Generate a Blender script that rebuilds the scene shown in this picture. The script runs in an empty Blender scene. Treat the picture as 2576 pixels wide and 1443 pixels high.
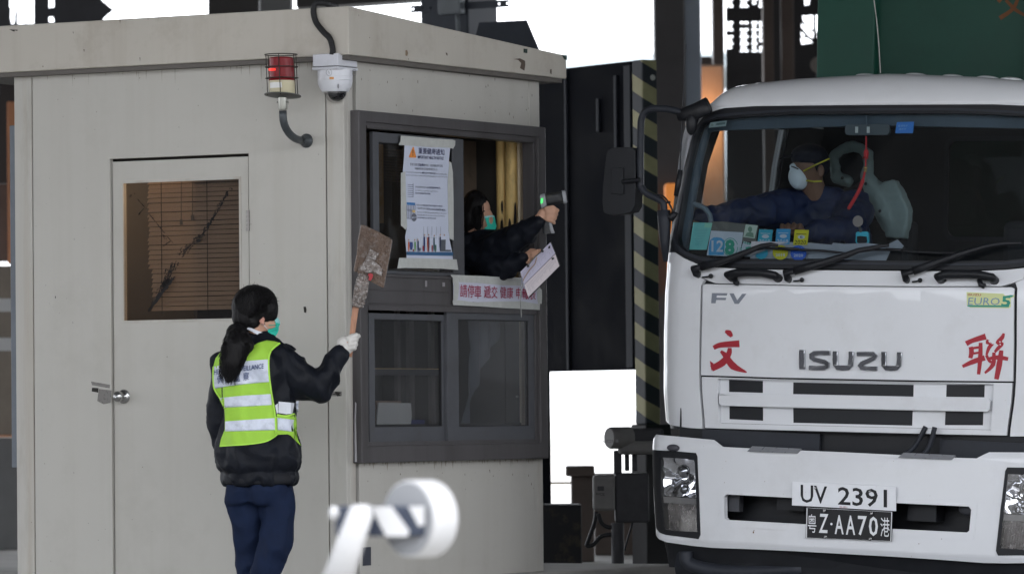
import bpy, bmesh, math, random
from math import sin, cos, pi, radians
from mathutils import Vector, Matrix, noise
from mathutils.geometry import tessellate_polygon
random.seed(7)
SC = bpy.context.scene
COL = SC.collection
V = Vector

# ------------------------------------------------------------------ camera
CAMH = 0.96
FPX = 12500.0                      # focal length in pixels of a 2576 wide picture
PITCH = math.atan((1043.8 - 721.0) / FPX)
ROLL = 0.00954
cf = V((0, cos(PITCH), sin(PITCH)))
r0 = V((1, 0, 0)); u0 = V((0, -sin(PITCH), cos(PITCH)))
cr = r0 * cos(ROLL) - u0 * sin(ROLL)
cu = u0 * cos(ROLL) + r0 * sin(ROLL)
CAM = V((0, 0, CAMH))
cam = bpy.data.cameras.new("camera"); camo = bpy.data.objects.new("camera", cam); COL.objects.link(camo)
M = Matrix.Identity(4)
for i in range(3):
    M[i][0] = cr[i]; M[i][1] = cu[i]; M[i][2] = -cf[i]; M[i][3] = CAM[i]
camo.matrix_world = M
cam.sensor_width = 36; cam.lens = FPX / 2576 * 36
cam.clip_start = 0.5; cam.clip_end = 5000
cam.dof.use_dof = True; cam.dof.focus_distance = 24.4; cam.dof.aperture_fstop = 4.0; cam.dof.aperture_blades = 0
SC.camera = camo

# ------------------------------------------------------------------ sky and sun
SUN_EL, SUN_AZ = radians(46), radians(155)
world = bpy.data.worlds.new("World"); SC.world = world; world.use_nodes = True
nt = world.node_tree; nt.nodes.clear()
sky = nt.nodes.new("ShaderNodeTexSky"); sky.sky_type = 'NISHITA'; sky.sun_disc = False
sky.sun_elevation = SUN_EL; sky.sun_rotation = SUN_AZ; sky.dust_density = 4; sky.air_density = 1.0
hs = nt.nodes.new("ShaderNodeHueSaturation"); hs.inputs['Saturation'].default_value = 0.38
bg = nt.nodes.new("ShaderNodeBackground"); bg.inputs['Strength'].default_value = 0.13
wo = nt.nodes.new("ShaderNodeOutputWorld")
cl = nt.nodes.new("ShaderNodeMix"); cl.data_type = 'RGBA'; cl.inputs[0].default_value = 0.85; cl.inputs[7].default_value = (9.7, 10.1, 10.8, 1)   # bright even cloud cover over the clear sky
nt.links.new(sky.outputs[0], hs.inputs['Color']); nt.links.new(hs.outputs[0], cl.inputs[6]); nt.links.new(cl.outputs[2], bg.inputs[0]); nt.links.new(bg.outputs[0], wo.inputs[0])
sun = bpy.data.lights.new("sun", 'SUN'); sun.energy = 0.6; sun.angle = radians(20); sun.color = (1, .97, .93)
suno = bpy.data.objects.new("sun", sun); COL.objects.link(suno)
# sun direction: azimuth measured clockwise from +Y
sd = V((sin(SUN_AZ) * cos(SUN_EL), cos(SUN_AZ) * cos(SUN_EL), sin(SUN_EL)))
suno.rotation_euler = sd.to_track_quat('Z', 'Y').to_euler(); suno.location = (0, 0, 60)
vs = SC.view_settings; vs.view_transform = 'Standard'; vs.look = 'None'; vs.gamma = 1; vs.exposure = 1.78
SC.cycles.max_bounces = 8; SC.cycles.transparent_max_bounces = 16
try:
    SC.cycles.use_denoising = True
except Exception:
    pass

# ------------------------------------------------------------------ projection helpers (photo pixels are on a 2576 wide grid)
def ray(px, py):
    return (cf * FPX + cr * (px - 1288) + cu * (721 - py)).normalized()
def W(px, py, Y):
    d = ray(px, py); return CAM + d * ((Y - CAM.y) / d.y)
def toP(p):
    d = p - CAM; z = d.dot(cf)
    return 1288 + FPX * d.dot(cr) / z, 721 - FPX * d.dot(cu) / z
class Frame:
    def __init__(s, org, yaw, roll=0.0):
        x = V((cos(yaw), -sin(yaw), 0)); y = V((sin(yaw), cos(yaw), 0)); z = V((0, 0, 1))
        s.x = x * cos(roll) - z * sin(roll); s.z = z * cos(roll) + x * sin(roll); s.y = y
        s.o = V(org)
        s.m = Matrix(((s.x[0], s.y[0], s.z[0], s.o[0]), (s.x[1], s.y[1], s.z[1], s.o[1]), (s.x[2], s.y[2], s.z[2], s.o[2]), (0, 0, 0, 1)))
        s.mi = s.m.inverted()
    def w(s, p): return s.m @ V(p)
    def l(s, p): return s.mi @ V(p)
    def plane(s, px, py, ax, val):
        a = s.l(CAM); b = s.mi.to_3x3() @ ray(px, py)
        return a + b * ((val - a[ax]) / b[ax])
    def pix(s, p): return toP(s.w(p))
WORLD = Frame((0, 0, 0), 0)

# ------------------------------------------------------------------ materials
MATS = {}
def mat(name, col, rough=.6, metal=0., var=.0, vscale=4., bump=0., bscale=60., spec=.28, dirt_sheen=None, dscale=3., damt=.5, stretch=None, coat=0., spots=None, emit=None, estr=1., alpha=1., streak=None):
    if name in MATS: return MATS[name]
    m = bpy.data.materials.new(name); MATS[name] = m; m.use_nodes = True
    t = m.node_tree; N = t.nodes; L = t.links
    b = N['Principled BSDF']
    b.inputs['Roughness'].default_value = rough; b.inputs['Metallic'].default_value = metal
    b.inputs['Specular IOR Level'].default_value = spec; b.inputs['Coat Weight'].default_value = coat
    c4 = (*col, 1)
    b.inputs['Base Color'].default_value = c4
    if alpha < 1: b.inputs['Alpha'].default_value = alpha
    tc = N.new('ShaderNodeTexCoord'); mp = N.new('ShaderNodeMapping'); L.new(tc.outputs['Object'], mp.inputs[0])
    if stretch: mp.inputs['Scale'].default_value = stretch
    src = None
    if var > 0:
        n = N.new('ShaderNodeTexNoise'); n.inputs['Scale'].default_value = vscale; n.inputs['Detail'].default_value = 8; n.inputs['Roughness'].default_value = .65
        L.new(mp.outputs[0], n.inputs['Vector'])
        r = N.new('ShaderNodeMapRange'); r.inputs[1].default_value = .3; r.inputs[2].default_value = .7; r.inputs[3].default_value = 1 - var; r.inputs[4].default_value = 1 + var
        L.new(n.outputs['Fac'], r.inputs[0])
        mx = N.new('ShaderNodeVectorMath'); mx.operation = 'SCALE'; mx.inputs[0].default_value = col
        L.new(r.outputs[0], mx.inputs['Scale']); src = mx.outputs[0]
        rr = N.new('ShaderNodeMapRange'); rr.inputs[1].default_value = .3; rr.inputs[2].default_value = .7; rr.inputs[3].default_value = max(.02, rough - .12 * var * 4); rr.inputs[4].default_value = min(1, rough + .12 * var * 4)
        L.new(n.outputs['Fac'], rr.inputs[0]); L.new(rr.outputs[0], b.inputs['Roughness'])
    if dirt_sheen:
        n = N.new('ShaderNodeTexNoise'); n.inputs['Scale'].default_value = dscale; n.inputs['Detail'].default_value = 10; n.inputs['Roughness'].default_value = .7
        L.new(mp.outputs[0], n.inputs['Vector'])
        r = N.new('ShaderNodeMapRange'); r.inputs[1].default_value = .52; r.inputs[2].default_value = .75; r.inputs[3].default_value = 0; r.inputs[4].default_value = damt; L.new(n.outputs['Fac'], r.inputs[0])
        mx = N.new('ShaderNodeMix'); mx.data_type = 'RGBA'; L.new(r.outputs[0], mx.inputs[0])
        if src: L.new(src, mx.inputs[6])
        else: mx.inputs[6].default_value = c4
        mx.inputs[7].default_value = (*dirt_sheen, 1); src = mx.outputs[2]
    if spots:
        n = N.new('ShaderNodeTexVoronoi'); n.inputs['Scale'].default_value = spots[1]; L.new(tc.outputs['Object'], n.inputs['Vector'])
        n2 = N.new('ShaderNodeTexNoise'); n2.inputs['Scale'].default_value = spots[1] * .35; L.new(tc.outputs['Object'], n2.inputs['Vector'])
        r = N.new('ShaderNodeMapRange'); r.inputs[1].default_value = spots[2]; r.inputs[2].default_value = spots[2] * .6; r.inputs[3].default_value = 0; r.inputs[4].default_value = .8; L.new(n.outputs['Distance'], r.inputs[0])
        r2 = N.new('ShaderNodeMapRange'); r2.inputs[1].default_value = .5; r2.inputs[2].default_value = .6; L.new(n2.outputs['Fac'], r2.inputs[0])
        mu = N.new('ShaderNodeMath'); mu.operation = 'MULTIPLY'; L.new(r.outputs[0], mu.inputs[0]); L.new(r2.outputs[0], mu.inputs[1])
        mx = N.new('ShaderNodeMix'); mx.data_type = 'RGBA'; L.new(mu.outputs[0], mx.inputs[0])
        if src: L.new(src, mx.inputs[6])
        else: mx.inputs[6].default_value = c4
        mx.inputs[7].default_value = (*spots[0], 1); src = mx.outputs[2]
    if streak:
        m3 = N.new('ShaderNodeMapping'); m3.inputs['Scale'].default_value = (streak[2], streak[2], streak[2] * .05); L.new(tc.outputs['Object'], m3.inputs[0])
        n = N.new('ShaderNodeTexNoise'); n.inputs['Scale'].default_value = 1; n.inputs['Detail'].default_value = 7; n.inputs['Roughness'].default_value = .6; L.new(m3.outputs[0], n.inputs['Vector'])
        r = N.new('ShaderNodeMapRange'); r.inputs[1].default_value = .5; r.inputs[2].default_value = .78; r.inputs[3].default_value = 0; r.inputs[4].default_value = streak[1]; L.new(n.outputs['Fac'], r.inputs[0])
        mx = N.new('ShaderNodeMix'); mx.data_type = 'RGBA'; L.new(r.outputs[0], mx.inputs[0])
        if src: L.new(src, mx.inputs[6])
        else: mx.inputs[6].default_value = c4
        mx.inputs[7].default_value = (*streak[0], 1); src = mx.outputs[2]
    if src: L.new(src, b.inputs['Base Color'])
    if bump > 0:
        n = N.new('ShaderNodeTexNoise'); n.inputs['Scale'].default_value = bscale; n.inputs['Detail'].default_value = 4; L.new(mp.outputs[0], n.inputs['Vector'])
        bp = N.new('ShaderNodeBump'); bp.inputs['Strength'].default_value = bump; bp.inputs['Distance'].default_value = .01
        L.new(n.outputs['Fac'], bp.inputs['Height']); L.new(bp.outputs[0], b.inputs['Normal'])
    if emit:
        b.inputs['Emission Color'].default_value = (*emit, 1); b.inputs['Emission Strength'].default_value = estr
    return m
def glass(name, tint=(1, 1, 1), refl=.06, rough=.01, dirt_sheen=0.):
    if name in MATS: return MATS[name]
    m = bpy.data.materials.new(name); MATS[name] = m; m.use_nodes = True
    t = m.node_tree; N = t.nodes; L = t.links; N.clear()
    out = N.new('ShaderNodeOutputMaterial'); tr = N.new('ShaderNodeBsdfTransparent'); tr.inputs[0].default_value = (*tint, 1)
    gl = N.new('ShaderNodeBsdfGlossy'); gl.inputs['Roughness'].default_value = rough
    fr = N.new('ShaderNodeLayerWeight'); pw_ = N.new('ShaderNodeMath'); pw_.operation = 'POWER'; pw_.inputs[1].default_value = 5; L.new(fr.outputs['Facing'], pw_.inputs[0])
    ad = N.new('ShaderNodeMath'); ad.operation = 'MULTIPLY_ADD'; ad.inputs[1].default_value = .75; ad.inputs[2].default_value = refl
    L.new(pw_.outputs[0], ad.inputs[0]); ad.use_clamp = True
    mx = N.new('ShaderNodeMixShader'); L.new(ad.outputs[0], mx.inputs[0]); L.new(tr.outputs[0], mx.inputs[1]); L.new(gl.outputs[0], mx.inputs[2])
    last = mx
    if dirt_sheen > 0:
        df = N.new('ShaderNodeBsdfDiffuse'); df.inputs[0].default_value = (.45, .45, .45, 1)
        n = N.new('ShaderNodeTexNoise'); n.inputs['Scale'].default_value = 5; n.inputs['Detail'].default_value = 8
        tc = N.new('ShaderNodeTexCoord'); L.new(tc.outputs['Object'], n.inputs['Vector'])
        r = N.new('ShaderNodeMapRange'); r.inputs[1].default_value = .35; r.inputs[2].default_value = .8; r.inputs[3].default_value = dirt_sheen * .4; r.inputs[4].default_value = dirt_sheen * 1.8
        L.new(n.outputs['Fac'], r.inputs[0])
        m2 = N.new('ShaderNodeMixShader'); L.new(r.outputs[0], m2.inputs[0]); L.new(mx.outputs[0], m2.inputs[1]); L.new(df.outputs[0], m2.inputs[2]); last = m2
    L.new(last.outputs[0], out.inputs[0])
    return m

# ------------------------------------------------------------------ mesh builder
class MB:
    def __init__(s): s.v = []; s.f = []
    def add(s, vs, fs):
        n = len(s.v); s.v += [V(p) for p in vs]; s.f += [tuple(i + n for i in f) for f in fs]; return s
    def merge(s, o): return s.add(o.v, o.f)
    def box(s, x0, x1, y0, y1, z0, z1):
        vs = [(x, y, z) for x in (x0, x1) for y in (y0, y1) for z in (z0, z1)]
        return s.add(vs, [(0, 1, 3, 2), (4, 6, 7, 5), (0, 4, 5, 1), (2, 3, 7, 6), (0, 2, 6, 4), (1, 5, 7, 3)])
    def hexa(s, a, b):   # two quads
        return s.add(list(a) + list(b), [(3, 2, 1, 0), (4, 5, 6, 7), (0, 1, 5, 4), (1, 2, 6, 5), (2, 3, 7, 6), (3, 0, 4, 7)])
    def tube(s, pts, rad, n=12, sq=1., up=None, caps=True):
        pts = [V(p) for p in pts]
        if not hasattr(rad, '__len__'): rad = [rad] * len(pts)
        rings = []; prev = None
        for i, p in enumerate(pts):
            t = (pts[min(i + 1, len(pts) - 1)] - pts[max(i - 1, 0)])
            if t.length < 1e-9: t = V((0, 0, 1))
            t.normalize()
            if prev is None:
                a = V(up) if up else (V((0, 0, 1)) if abs(t.z) < .9 else V((1, 0, 0)))
                a = (a - t * a.dot(t)).normalized()
            else:
                a = (prev - t * prev.dot(t))
                a = a.normalized() if a.length > 1e-6 else t.orthogonal().normalized()
            prev = a; b = t.cross(a)
            rings.append([p + (a * cos(2 * pi * k / n) + b * sin(2 * pi * k / n) * sq) * rad[i] for k in range(n)])
        vs = [q for r in rings for q in r]; fs = []
        for i in range(len(rings) - 1):
            for k in range(n):
                fs.append((i * n + k, i * n + (k + 1) % n, (i + 1) * n + (k + 1) % n, (i + 1) * n + k))
        if caps:
            fs.append(tuple(reversed(range(n)))); fs.append(tuple((len(rings) - 1) * n + k for k in range(n)))
        return s.add(vs, fs)
    def capsule(s, p0, p1, r0, r1, n=12):
        p0 = V(p0); p1 = V(p1); d = (p1 - p0)
        d = d.normalized() if d.length > 1e-6 else V((0, 0, 1))
        pts = []; rd = []
        for k in range(5):
            a = pi / 2 * k / 5; pts.append(p0 - d * r0 * cos(a)); rd.append(max(r0 * sin(a), r0 * .05))
        pts.append(p0); rd.append(r0); pts.append(p1); rd.append(r1)
        for k in range(1, 6):
            a = pi / 2 * k / 5; pts.append(p1 + d * r1 * sin(a)); rd.append(max(r1 * cos(a), r1 * .05))
        return s.tube(pts, rd, n)
    def chain(s, pts, rad, n=12):
        for i in range(len(pts) - 1): s.capsule(pts[i], pts[i + 1], rad[i], rad[i + 1], n)
        return s
    def ell(s, c, r, rot=None, n=20):
        c = V(c); vs = []; fs = []; m = n // 2
        for i in range(1, m):
            th = pi * i / m
            for k in range(n):
                p = V((r[0] * sin(th) * cos(2 * pi * k / n), r[1] * sin(th) * sin(2 * pi * k / n), r[2] * cos(th)))
                if rot: p = rot @ p
                vs.append(c + p)
        a = V((0, 0, r[2])); a = rot @ a if rot else a
        vs += [c + a, c - a]
        for i in range(m - 2):
            for k in range(n): fs.append((i * n + k, (i + 1) * n + k, (i + 1) * n + (k + 1) % n, i * n + (k + 1) % n))
        T = len(vs) - 2
        for k in range(n):
            fs.append((T, k, (k + 1) % n)); fs.append((T + 1, (m - 2) * n + (k + 1) % n, (m - 2) * n + k))
        return s.add(vs, fs)
    def lathe(s, prof, n=28, o=(0, 0, 0), ax=V((0, 0, 1)), caps=True, a0=0, a1=2 * pi):
        o = V(o); ax = V(ax).normalized(); a = ax.orthogonal().normalized(); b = ax.cross(a); vs = []; fs = []
        for (r, h) in prof:
            for k in range(n):
                an = 2 * pi * k / n; vs.append(o + ax * h + (a * cos(an) + b * sin(an)) * r)
        for i in range(len(prof) - 1):
            for k in range(n): fs.append((i * n + k, i * n + (k + 1) % n, (i + 1) * n + (k + 1) % n, (i + 1) * n + k))
        if caps:
            fs.append(tuple(reversed(range(n)))); fs.append(tuple((len(prof) - 1) * n + k for k in range(n)))
        return s.add(vs, fs)
    def loft(s, rings, n=28, pw=1.0):
        # rings: (centre, halfx vector, halfy vector)
        vs = []; fs = []
        for c, a, b in rings:
            for k in range(n):
                t = 2 * pi * k / n; ct = cos(t); st = sin(t)
                ct = math.copysign(abs(ct) ** pw, ct); st = math.copysign(abs(st) ** pw, st)
                vs.append(V(c) + V(a) * ct + V(b) * st)
        for i in range(len(rings) - 1):
            for k in range(n): fs.append((i * n + k, i * n + (k + 1) % n, (i + 1) * n + (k + 1) % n, (i + 1) * n + k))
        fs.append(tuple(reversed(range(n)))); fs.append(tuple((len(rings) - 1) * n + k for k in range(n)))
        return s.add(vs, fs)
    def xf(s, fn):
        s.v = [V(fn(p)) for p in s.v]; return s

def sheet(outline, mapf, th=.003, holes=(), cx=(), cy=(), mb=None):
    """fill a 2D outline, cut along grid lines, map it to 3D with mapf(x, y, off) and give it thickness."""
    mb = mb or MB()
    loops = [[V((p[0], p[1], 0)) for p in outline]] + [[V((p[0], p[1], 0)) for p in h] for h in holes]
    tris = tessellate_polygon(loops)
    flat = [p for l in loops for p in l]
    bm = bmesh.new(); vv = [bm.verts.new(p) for p in flat]
    for t in tris:
        try: bm.faces.new([vv[i] for i in t])
        except ValueError: pass
    xs = [p.x for p in flat]; ys = [p.y for p in flat]
    for c in cx:
        if min(xs) < c < max(xs): bmesh.ops.bisect_plane(bm, geom=bm.verts[:] + bm.edges[:] + bm.faces[:], dist=1e-7, plane_co=(c, 0, 0), plane_no=(1, 0, 0))
    for c in cy:
        if min(ys) < c < max(ys): bmesh.ops.bisect_plane(bm, geom=bm.verts[:] + bm.edges[:] + bm.faces[:], dist=1e-7, plane_co=(0, c, 0), plane_no=(0, 1, 0))
    bm.verts.index_update(); bm.verts.ensure_lookup_table(); bm.normal_update()
    P = [(v.co.x, v.co.y) for v in bm.verts]
    n = len(P); fs = []
    top = [mapf(x, y, 0) for x, y in P]
    flip = []
    for f in bm.faces:
        ids = [v.index for v in f.verts] if f.normal.z > 0 else [v.index for v in reversed(f.verts)]
        fs.append(ids)
    vs = list(top); out = [tuple(f) for f in fs]
    if th:
        vs += [mapf(x, y, -th) for x, y in P]
        out += [tuple(i + n for i in reversed(f)) for f in fs]
        cnt = {}
        for f in fs:
            for i in range(len(f)):
                a, b = f[i], f[(i + 1) % len(f)]; cnt[(a, b)] = 1
        for (a, b) in cnt:
            if (b, a) not in cnt: out.append((b, a, a + n, b + n))
    bm.free()
    return mb.add(vs, out)

ORG = {}
def link(o, parent=None):
    COL.objects.link(o)
    if parent: o.parent = parent
    return o
def to_mesh(name, mb, m, smooth=False, inv=None):
    me = bpy.data.meshes.new(name)
    vs = [inv @ p for p in mb.v] if inv else mb.v
    me.from_pydata([tuple(p) for p in vs], [], mb.f); me.validate(); me.update()
    bm = bmesh.new(); bm.from_mesh(me)
    bmesh.ops.recalc_face_normals(bm, faces=bm.faces[:]); bm.to_mesh(me); bm.free()
    if m: me.materials.append(m)
    if smooth: me.polygons.foreach_set('use_smooth', [True] * len(me.polygons))
    return me
def thing(name, label, cat, fr=WORLD, loc=(0, 0, 0), group=None, kind=None):
    o = bpy.data.objects.new(name, None); o.empty_display_size = .1
    o.matrix_world = fr.m @ Matrix.Translation(V(loc))
    link(o); o['label'] = label; o['category'] = cat
    if group: o['group'] = group
    if kind: o['kind'] = kind
    ORG[o.name] = V(loc)
    return o
def islands(mb):
    p = list(range(len(mb.v)))
    def fd(a):
        while p[a] != a: p[a] = p[p[a]]; a = p[a]
        return a
    for f in mb.f:
        for i in f[1:]: p[fd(i)] = fd(f[0])
    g = {}
    for f in mb.f: g.setdefault(fd(f[0]), []).append(f)
    out = []
    for fs in g.values():
        ids = sorted({i for f in fs for i in f}); mp = {a: b for b, a in enumerate(ids)}
        m = MB(); m.v = [mb.v[i] for i in ids]; m.f = [tuple(mp[i] for i in f) for f in fs]; out.append(m)
    return out
def part(name, mb, m, parent, smooth=False, bevel=0, label=None, seg=2, auto=None, stuff=False, split=False):
    if split:
        r = [part(name, q, m, parent, smooth, bevel, label, seg, auto) for q in islands(mb)]; return r[0]
    off = ORG[parent.name]
    me = to_mesh(name, mb, m, smooth, Matrix.Translation(-off))
    o = bpy.data.objects.new(name, me); link(o, parent); ORG[o.name] = off
    if bevel:
        b = o.modifiers.new('bevel', 'BEVEL'); b.width = bevel; b.segments = seg; b.limit_method = 'ANGLE'; b.angle_limit = radians(40); b.harden_normals = False
    if auto:
        setauto(me, auto)
    if label: o['label'] = label
    if stuff: o['kind'] = 'stuff'
    return o
def setauto(me, deg):
    me.polygons.foreach_set('use_smooth', [True] * len(me.polygons))
    try: me.set_sharp_from_angle(angle=radians(deg))
    except Exception: pass
def single(name, mb, m, label, cat, fr=WORLD, loc=(0, 0, 0), group=None, kind=None, smooth=False, bevel=0, auto=None):
    me = to_mesh(name, mb, m, smooth, Matrix.Translation(-V(loc)))
    o = bpy.data.objects.new(name, me); o.matrix_world = fr.m @ Matrix.Translation(V(loc)); link(o)
    if kind == 'structure': o['kind'] = kind
    if kind == 'stuff': o['kind'] = kind
    if label: o['label'] = label
    if cat: o['category'] = cat
    if group: o['group'] = group
    if bevel:
        b = o.modifiers.new('bevel', 'BEVEL'); b.width = bevel; b.segments = 2; b.limit_method = 'ANGLE'; b.angle_limit = radians(40)
    if auto: setauto(me, auto)
    ORG[o.name] = V(loc)
    return o

# text -> flat triangles in a unit box
_tc = {}
def textmesh(s, bold=0.0, shear=0.):
    key = (s, bold, shear)
    if key in _tc: return _tc[key]
    c = bpy.data.curves.new('lettering', 'FONT'); c.body = s; c.offset = bold; c.shear = shear; c.resolution_u = 2
    o = bpy.data.objects.new('lettering', c); COL.objects.link(o); bpy.context.view_layer.update()
    me = bpy.data.meshes.new_from_object(o.evaluated_get(bpy.context.evaluated_depsgraph_get()))
    vs = [v.co.copy() for v in me.vertices]; fs = [tuple(p.vertices) for p in me.polygons]
    bpy.data.objects.remove(o); bpy.data.curves.remove(c); bpy.data.meshes.remove(me)
    x0 = min(v.x for v in vs); x1 = max(v.x for v in vs); y0 = min(v.y for v in vs); y1 = max(v.y for v in vs)
    r = ([((v.x - x0) / (x1 - x0), (v.y - y0) / (y1 - y0)) for v in vs], fs)
    _tc[key] = r; return r
def text(mb, s, quad, placer, bold=0.0, shear=0.):
    """quad = TL, TR, BR, BL in pixels; placer(px, py) -> 3D"""
    uv, fs = textmesh(s, bold, shear); TL, TR, BR, BL = quad; vs = []
    for u, v in uv:
        x = (TL[0] * (1 - u) + TR[0] * u) * v + (BL[0] * (1 - u) + BR[0] * u) * (1 - v)
        y = (TL[1] * (1 - u) + TR[1] * u) * v + (BL[1] * (1 - u) + BR[1] * u) * (1 - v)
        vs.append(placer(x, y))
    mb.add(vs, fs); return mb
def decal(mb, pts, placer):
    t = tessellate_polygon([[V((p[0], p[1], 0)) for p in pts]])
    return mb.add([placer(p[0], p[1]) for p in pts], [tuple(i) for i in t])
def stroke(pts, ws):
    if not hasattr(ws, '__len__'): ws = [ws] * len(pts)
    L = []; R = []
    for i, p in enumerate(pts):
        a = V(pts[max(0, i - 1)]); b = V(pts[min(len(pts) - 1, i + 1)]); d = (b - a).normalized(); n = V((-d.y, d.x)) * ws[i] / 2
        L.append((p[0] + n.x, p[1] + n.y)); R.append((p[0] - n.x, p[1] - n.y))
    return L + R[::-1]
def rrect(x0, y0, x1, y1, r, n=5):
    o = []
    for cx, cy, a in ((x1 - r, y1 - r, 0), (x0 + r, y1 - r, pi / 2), (x0 + r, y0 + r, pi), (x1 - r, y0 + r, 1.5 * pi)):
        for k in range(n + 1):
            t = a + pi / 2 * k / n; o.append((cx + r * cos(t), cy + r * sin(t)))
    return o
def crop(x0, y0, s):       # photo crop coordinates -> 2576 grid
    return lambda x, y: ((x0 + x / s) * .62891, (y0 + y / s) * .62891)
def cm(c, pts): return [c(*p) for p in pts]
def smoothpath(pts, n=6):
    P = [V(p) for p in pts]; out = []
    for i in range(len(P) - 1):
        a = P[max(i - 1, 0)]; b = P[i]; c = P[i + 1]; d = P[min(i + 2, len(P) - 1)]
        for k in range(n):
            t = k / n
            out.append(.5 * ((2 * b) + (c - a) * t + (2 * a - 5 * b + 4 * c - d) * t * t + (3 * b - a - 3 * c + d) * t ** 3))
    out.append(P[-1]); return out

# ================================================================== ground and canopy
M_asph = mat('asphalt', (.07, .07, .072), .9, var=.25, vscale=1.5, bump=.4, bscale=90)
M_conc = mat('pale_concrete', (.42, .41, .39), .85, var=.15, vscale=.8, bump=.2, bscale=30, dirt_sheen=(.2, .19, .18), dscale=.7)
M_kerb = mat('kerb_concrete', (.33, .32, .30), .85, var=.15, vscale=3)
single('ground', MB().box(-600, 600, -60, 1500, -.5, 0), M_conc, None, None, kind='structure')
single('road', MB().box(1.2, 40, 14, 60, .0, .004), M_asph, None, None, kind='structure')
def build_booth():
    global Bf
    Bf = Frame((-.811, 24.2, 0), radians(29.71))
build_booth()
A2 = lambda px, py, off=0.: Bf.plane(px, py, 1, -off)
B2 = lambda px, py, off=0.: Bf.plane(px, py, 0, off)
isl = MB().box(-3.2, .16, -.35, 3.2, 0, .15)
isl.xf(lambda p: Bf.m @ p)
single('kerb_island', isl, M_kerb, None, None, kind='structure', bevel=.02)

# ================================================================== the booth
BW = 1.93; BD = 1.945; ZB = .15; ZT = A2(700, 145).z + .02
M_booth = mat('booth_paint', (.465, .45, .415), .5, var=.025, vscale=1.6, bump=.03, bscale=6, dirt_sheen=(.25, .225, .19), dscale=2.2, damt=.2, streak=((.30, .26, .21), .16, 7), spots=((.1, .08, .06), 14, .045))
M_fasc = mat('fascia_paint', (.48, .45, .40), .5, var=.04, vscale=2, bump=.05, bscale=8, dirt_sheen=(.26, .21, .16), dscale=3.0, damt=.42, streak=((.28, .22, .16), .28, 8), spots=((.12, .09, .07), 11, .05))
M_trim = mat('booth_trim_paint', (.46, .445, .41), .5, streak=((.30, .21, .13), .4, 12), var=.06, vscale=5, dirt_sheen=(.22, .18, .14), dscale=6, damt=.4, stretch=(1, 1, .25))
M_gap = mat('dark_joint', (.03, .028, .025), .9)
M_frame = mat('window_frame_metal', (.082, .077, .080), .45, streak=((.03, .027, .025), .5, 9), var=.12, vscale=6, dirt_sheen=(.05, .045, .04), dscale=5, damt=.5, stretch=(1, 1, .3))
M_frame2 = mat('sash_metal', (.085, .088, .098), .45, var=.1, vscale=8, dirt_sheen=(.06, .055, .05), dscale=7, damt=.5)
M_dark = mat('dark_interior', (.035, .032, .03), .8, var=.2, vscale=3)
M_steel = mat('stainless_steel', (.5, .5, .5), .25, metal=1.)
M_rub = mat('black_rubber', (.02, .02, .022), .6)
booth = thing('inspection_booth', 'beige metal inspection booth with a door, corner window and overhanging roof edge', 'booth', Bf, (0, 0, ZB))
# door face (plane Y = 0)
xd0 = A2(276, 400).x; xd1 = A2(625, 385).x; zd = (A2(276, 400).z + A2(625, 385).z) / 2
xs0 = A2(80, 189).x; xs1 = A2(819, 241).x; XL = A2(35, 190).x
g = .0035
w = MB()
mA = lambda x, z, o: V((x, 0 - o, z)) if o >= 0 else V((x, -o, z))
def sheetA(mb, outline, holes=(), y=0., th=.03):
    return sheet(outline, lambda x, z, o: V((x, y - o, z)), th, holes, mb=mb)
R = lambda x0, x1, z0, z1: [(x0, z0), (x1, z0), (x1, z1), (x0, z1)]
sheetA(w, [(xs0 + g, ZB), (xd0, ZB), (xd0, zd), (xd1, zd), (xd1, ZB), (xs1 - g, ZB), (xs1 - g, ZT), (xs0 + g, ZT)], y=0)
part('wall_panel', w, M_booth, booth, bevel=.002, split=True)
part('edge_post', MB().box(XL, xs0 - g, 0, .05, ZB, ZT), M_trim, booth, bevel=.004)
part('corner_post', MB().box(xs1 + g, 0, -.002, .03, ZB, ZT).box(-.03, 0.0, .0285, .085, ZB, ZT), M_trim, booth, bevel=.006)
part('wall_core', MB().box(XL + .005, xd0 - .01, .0305, .06, ZB, ZT).box(xd1 + .01, -.005, .0305, .06, ZB, ZT).box(xd0 - .01, xd1 + .01, .0305, .06, zd + .02, ZT)
     .box(XL + .005, XL + .04, .0605, BD - .06, ZB, ZT).box(XL + .005, -.19, BD - .06, BD - .02, ZB, ZT).box(-.19, -.03, BD - .05, BD - .02, ZB, 1.53).box(XL + .04, -.03, .0605, BD - .06, ZB, ZB + .03), M_gap, booth)
# door leaf
d = MB(); wx0 = A2(302.5, 458).x; wx1 = A2(600, 446).x; wz1 = (A2(302.5, 458.5).z + A2(599, 445).z) / 2; wz0 = (A2(307, 810.4).z + A2(604, 801.5).z) / 2
sheetA(d, R(xd0 + .006, xd1 - .011, ZB + .02, zd - .014), [R(wx0, wx1, wz0, wz1)], y=.014, th=.04)
door = part('door', d, M_booth, booth, bevel=.002)
part('glazing_bead', sheetA(MB(), R(wx0 - .006, wx1 + .006, wz0 - .006, wz1 + .006), [R(wx0 + .007, wx1 - .007, wz0 + .007, wz1 - .007)], y=.0115, th=.004), M_trim, door, bevel=.001)
M_dglass = glass('door_glass', (.80, .76, .72), .045, .02, .004)
part('window_pane', sheetA(MB(), R(wx0, wx1, wz0, wz1), y=.03, th=.005), M_dglass, door)
part('door_stop', MB().box(xd0 - .03, xd0 + .03, .056, .062, ZB, zd + .03).box(xd1 - .03, xd1 + .03, .056, .062, ZB, zd + .03).box(xd0 + .031, xd1 - .031, .056, .062, zd - .03, zd + .03), M_gap, booth)
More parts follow.
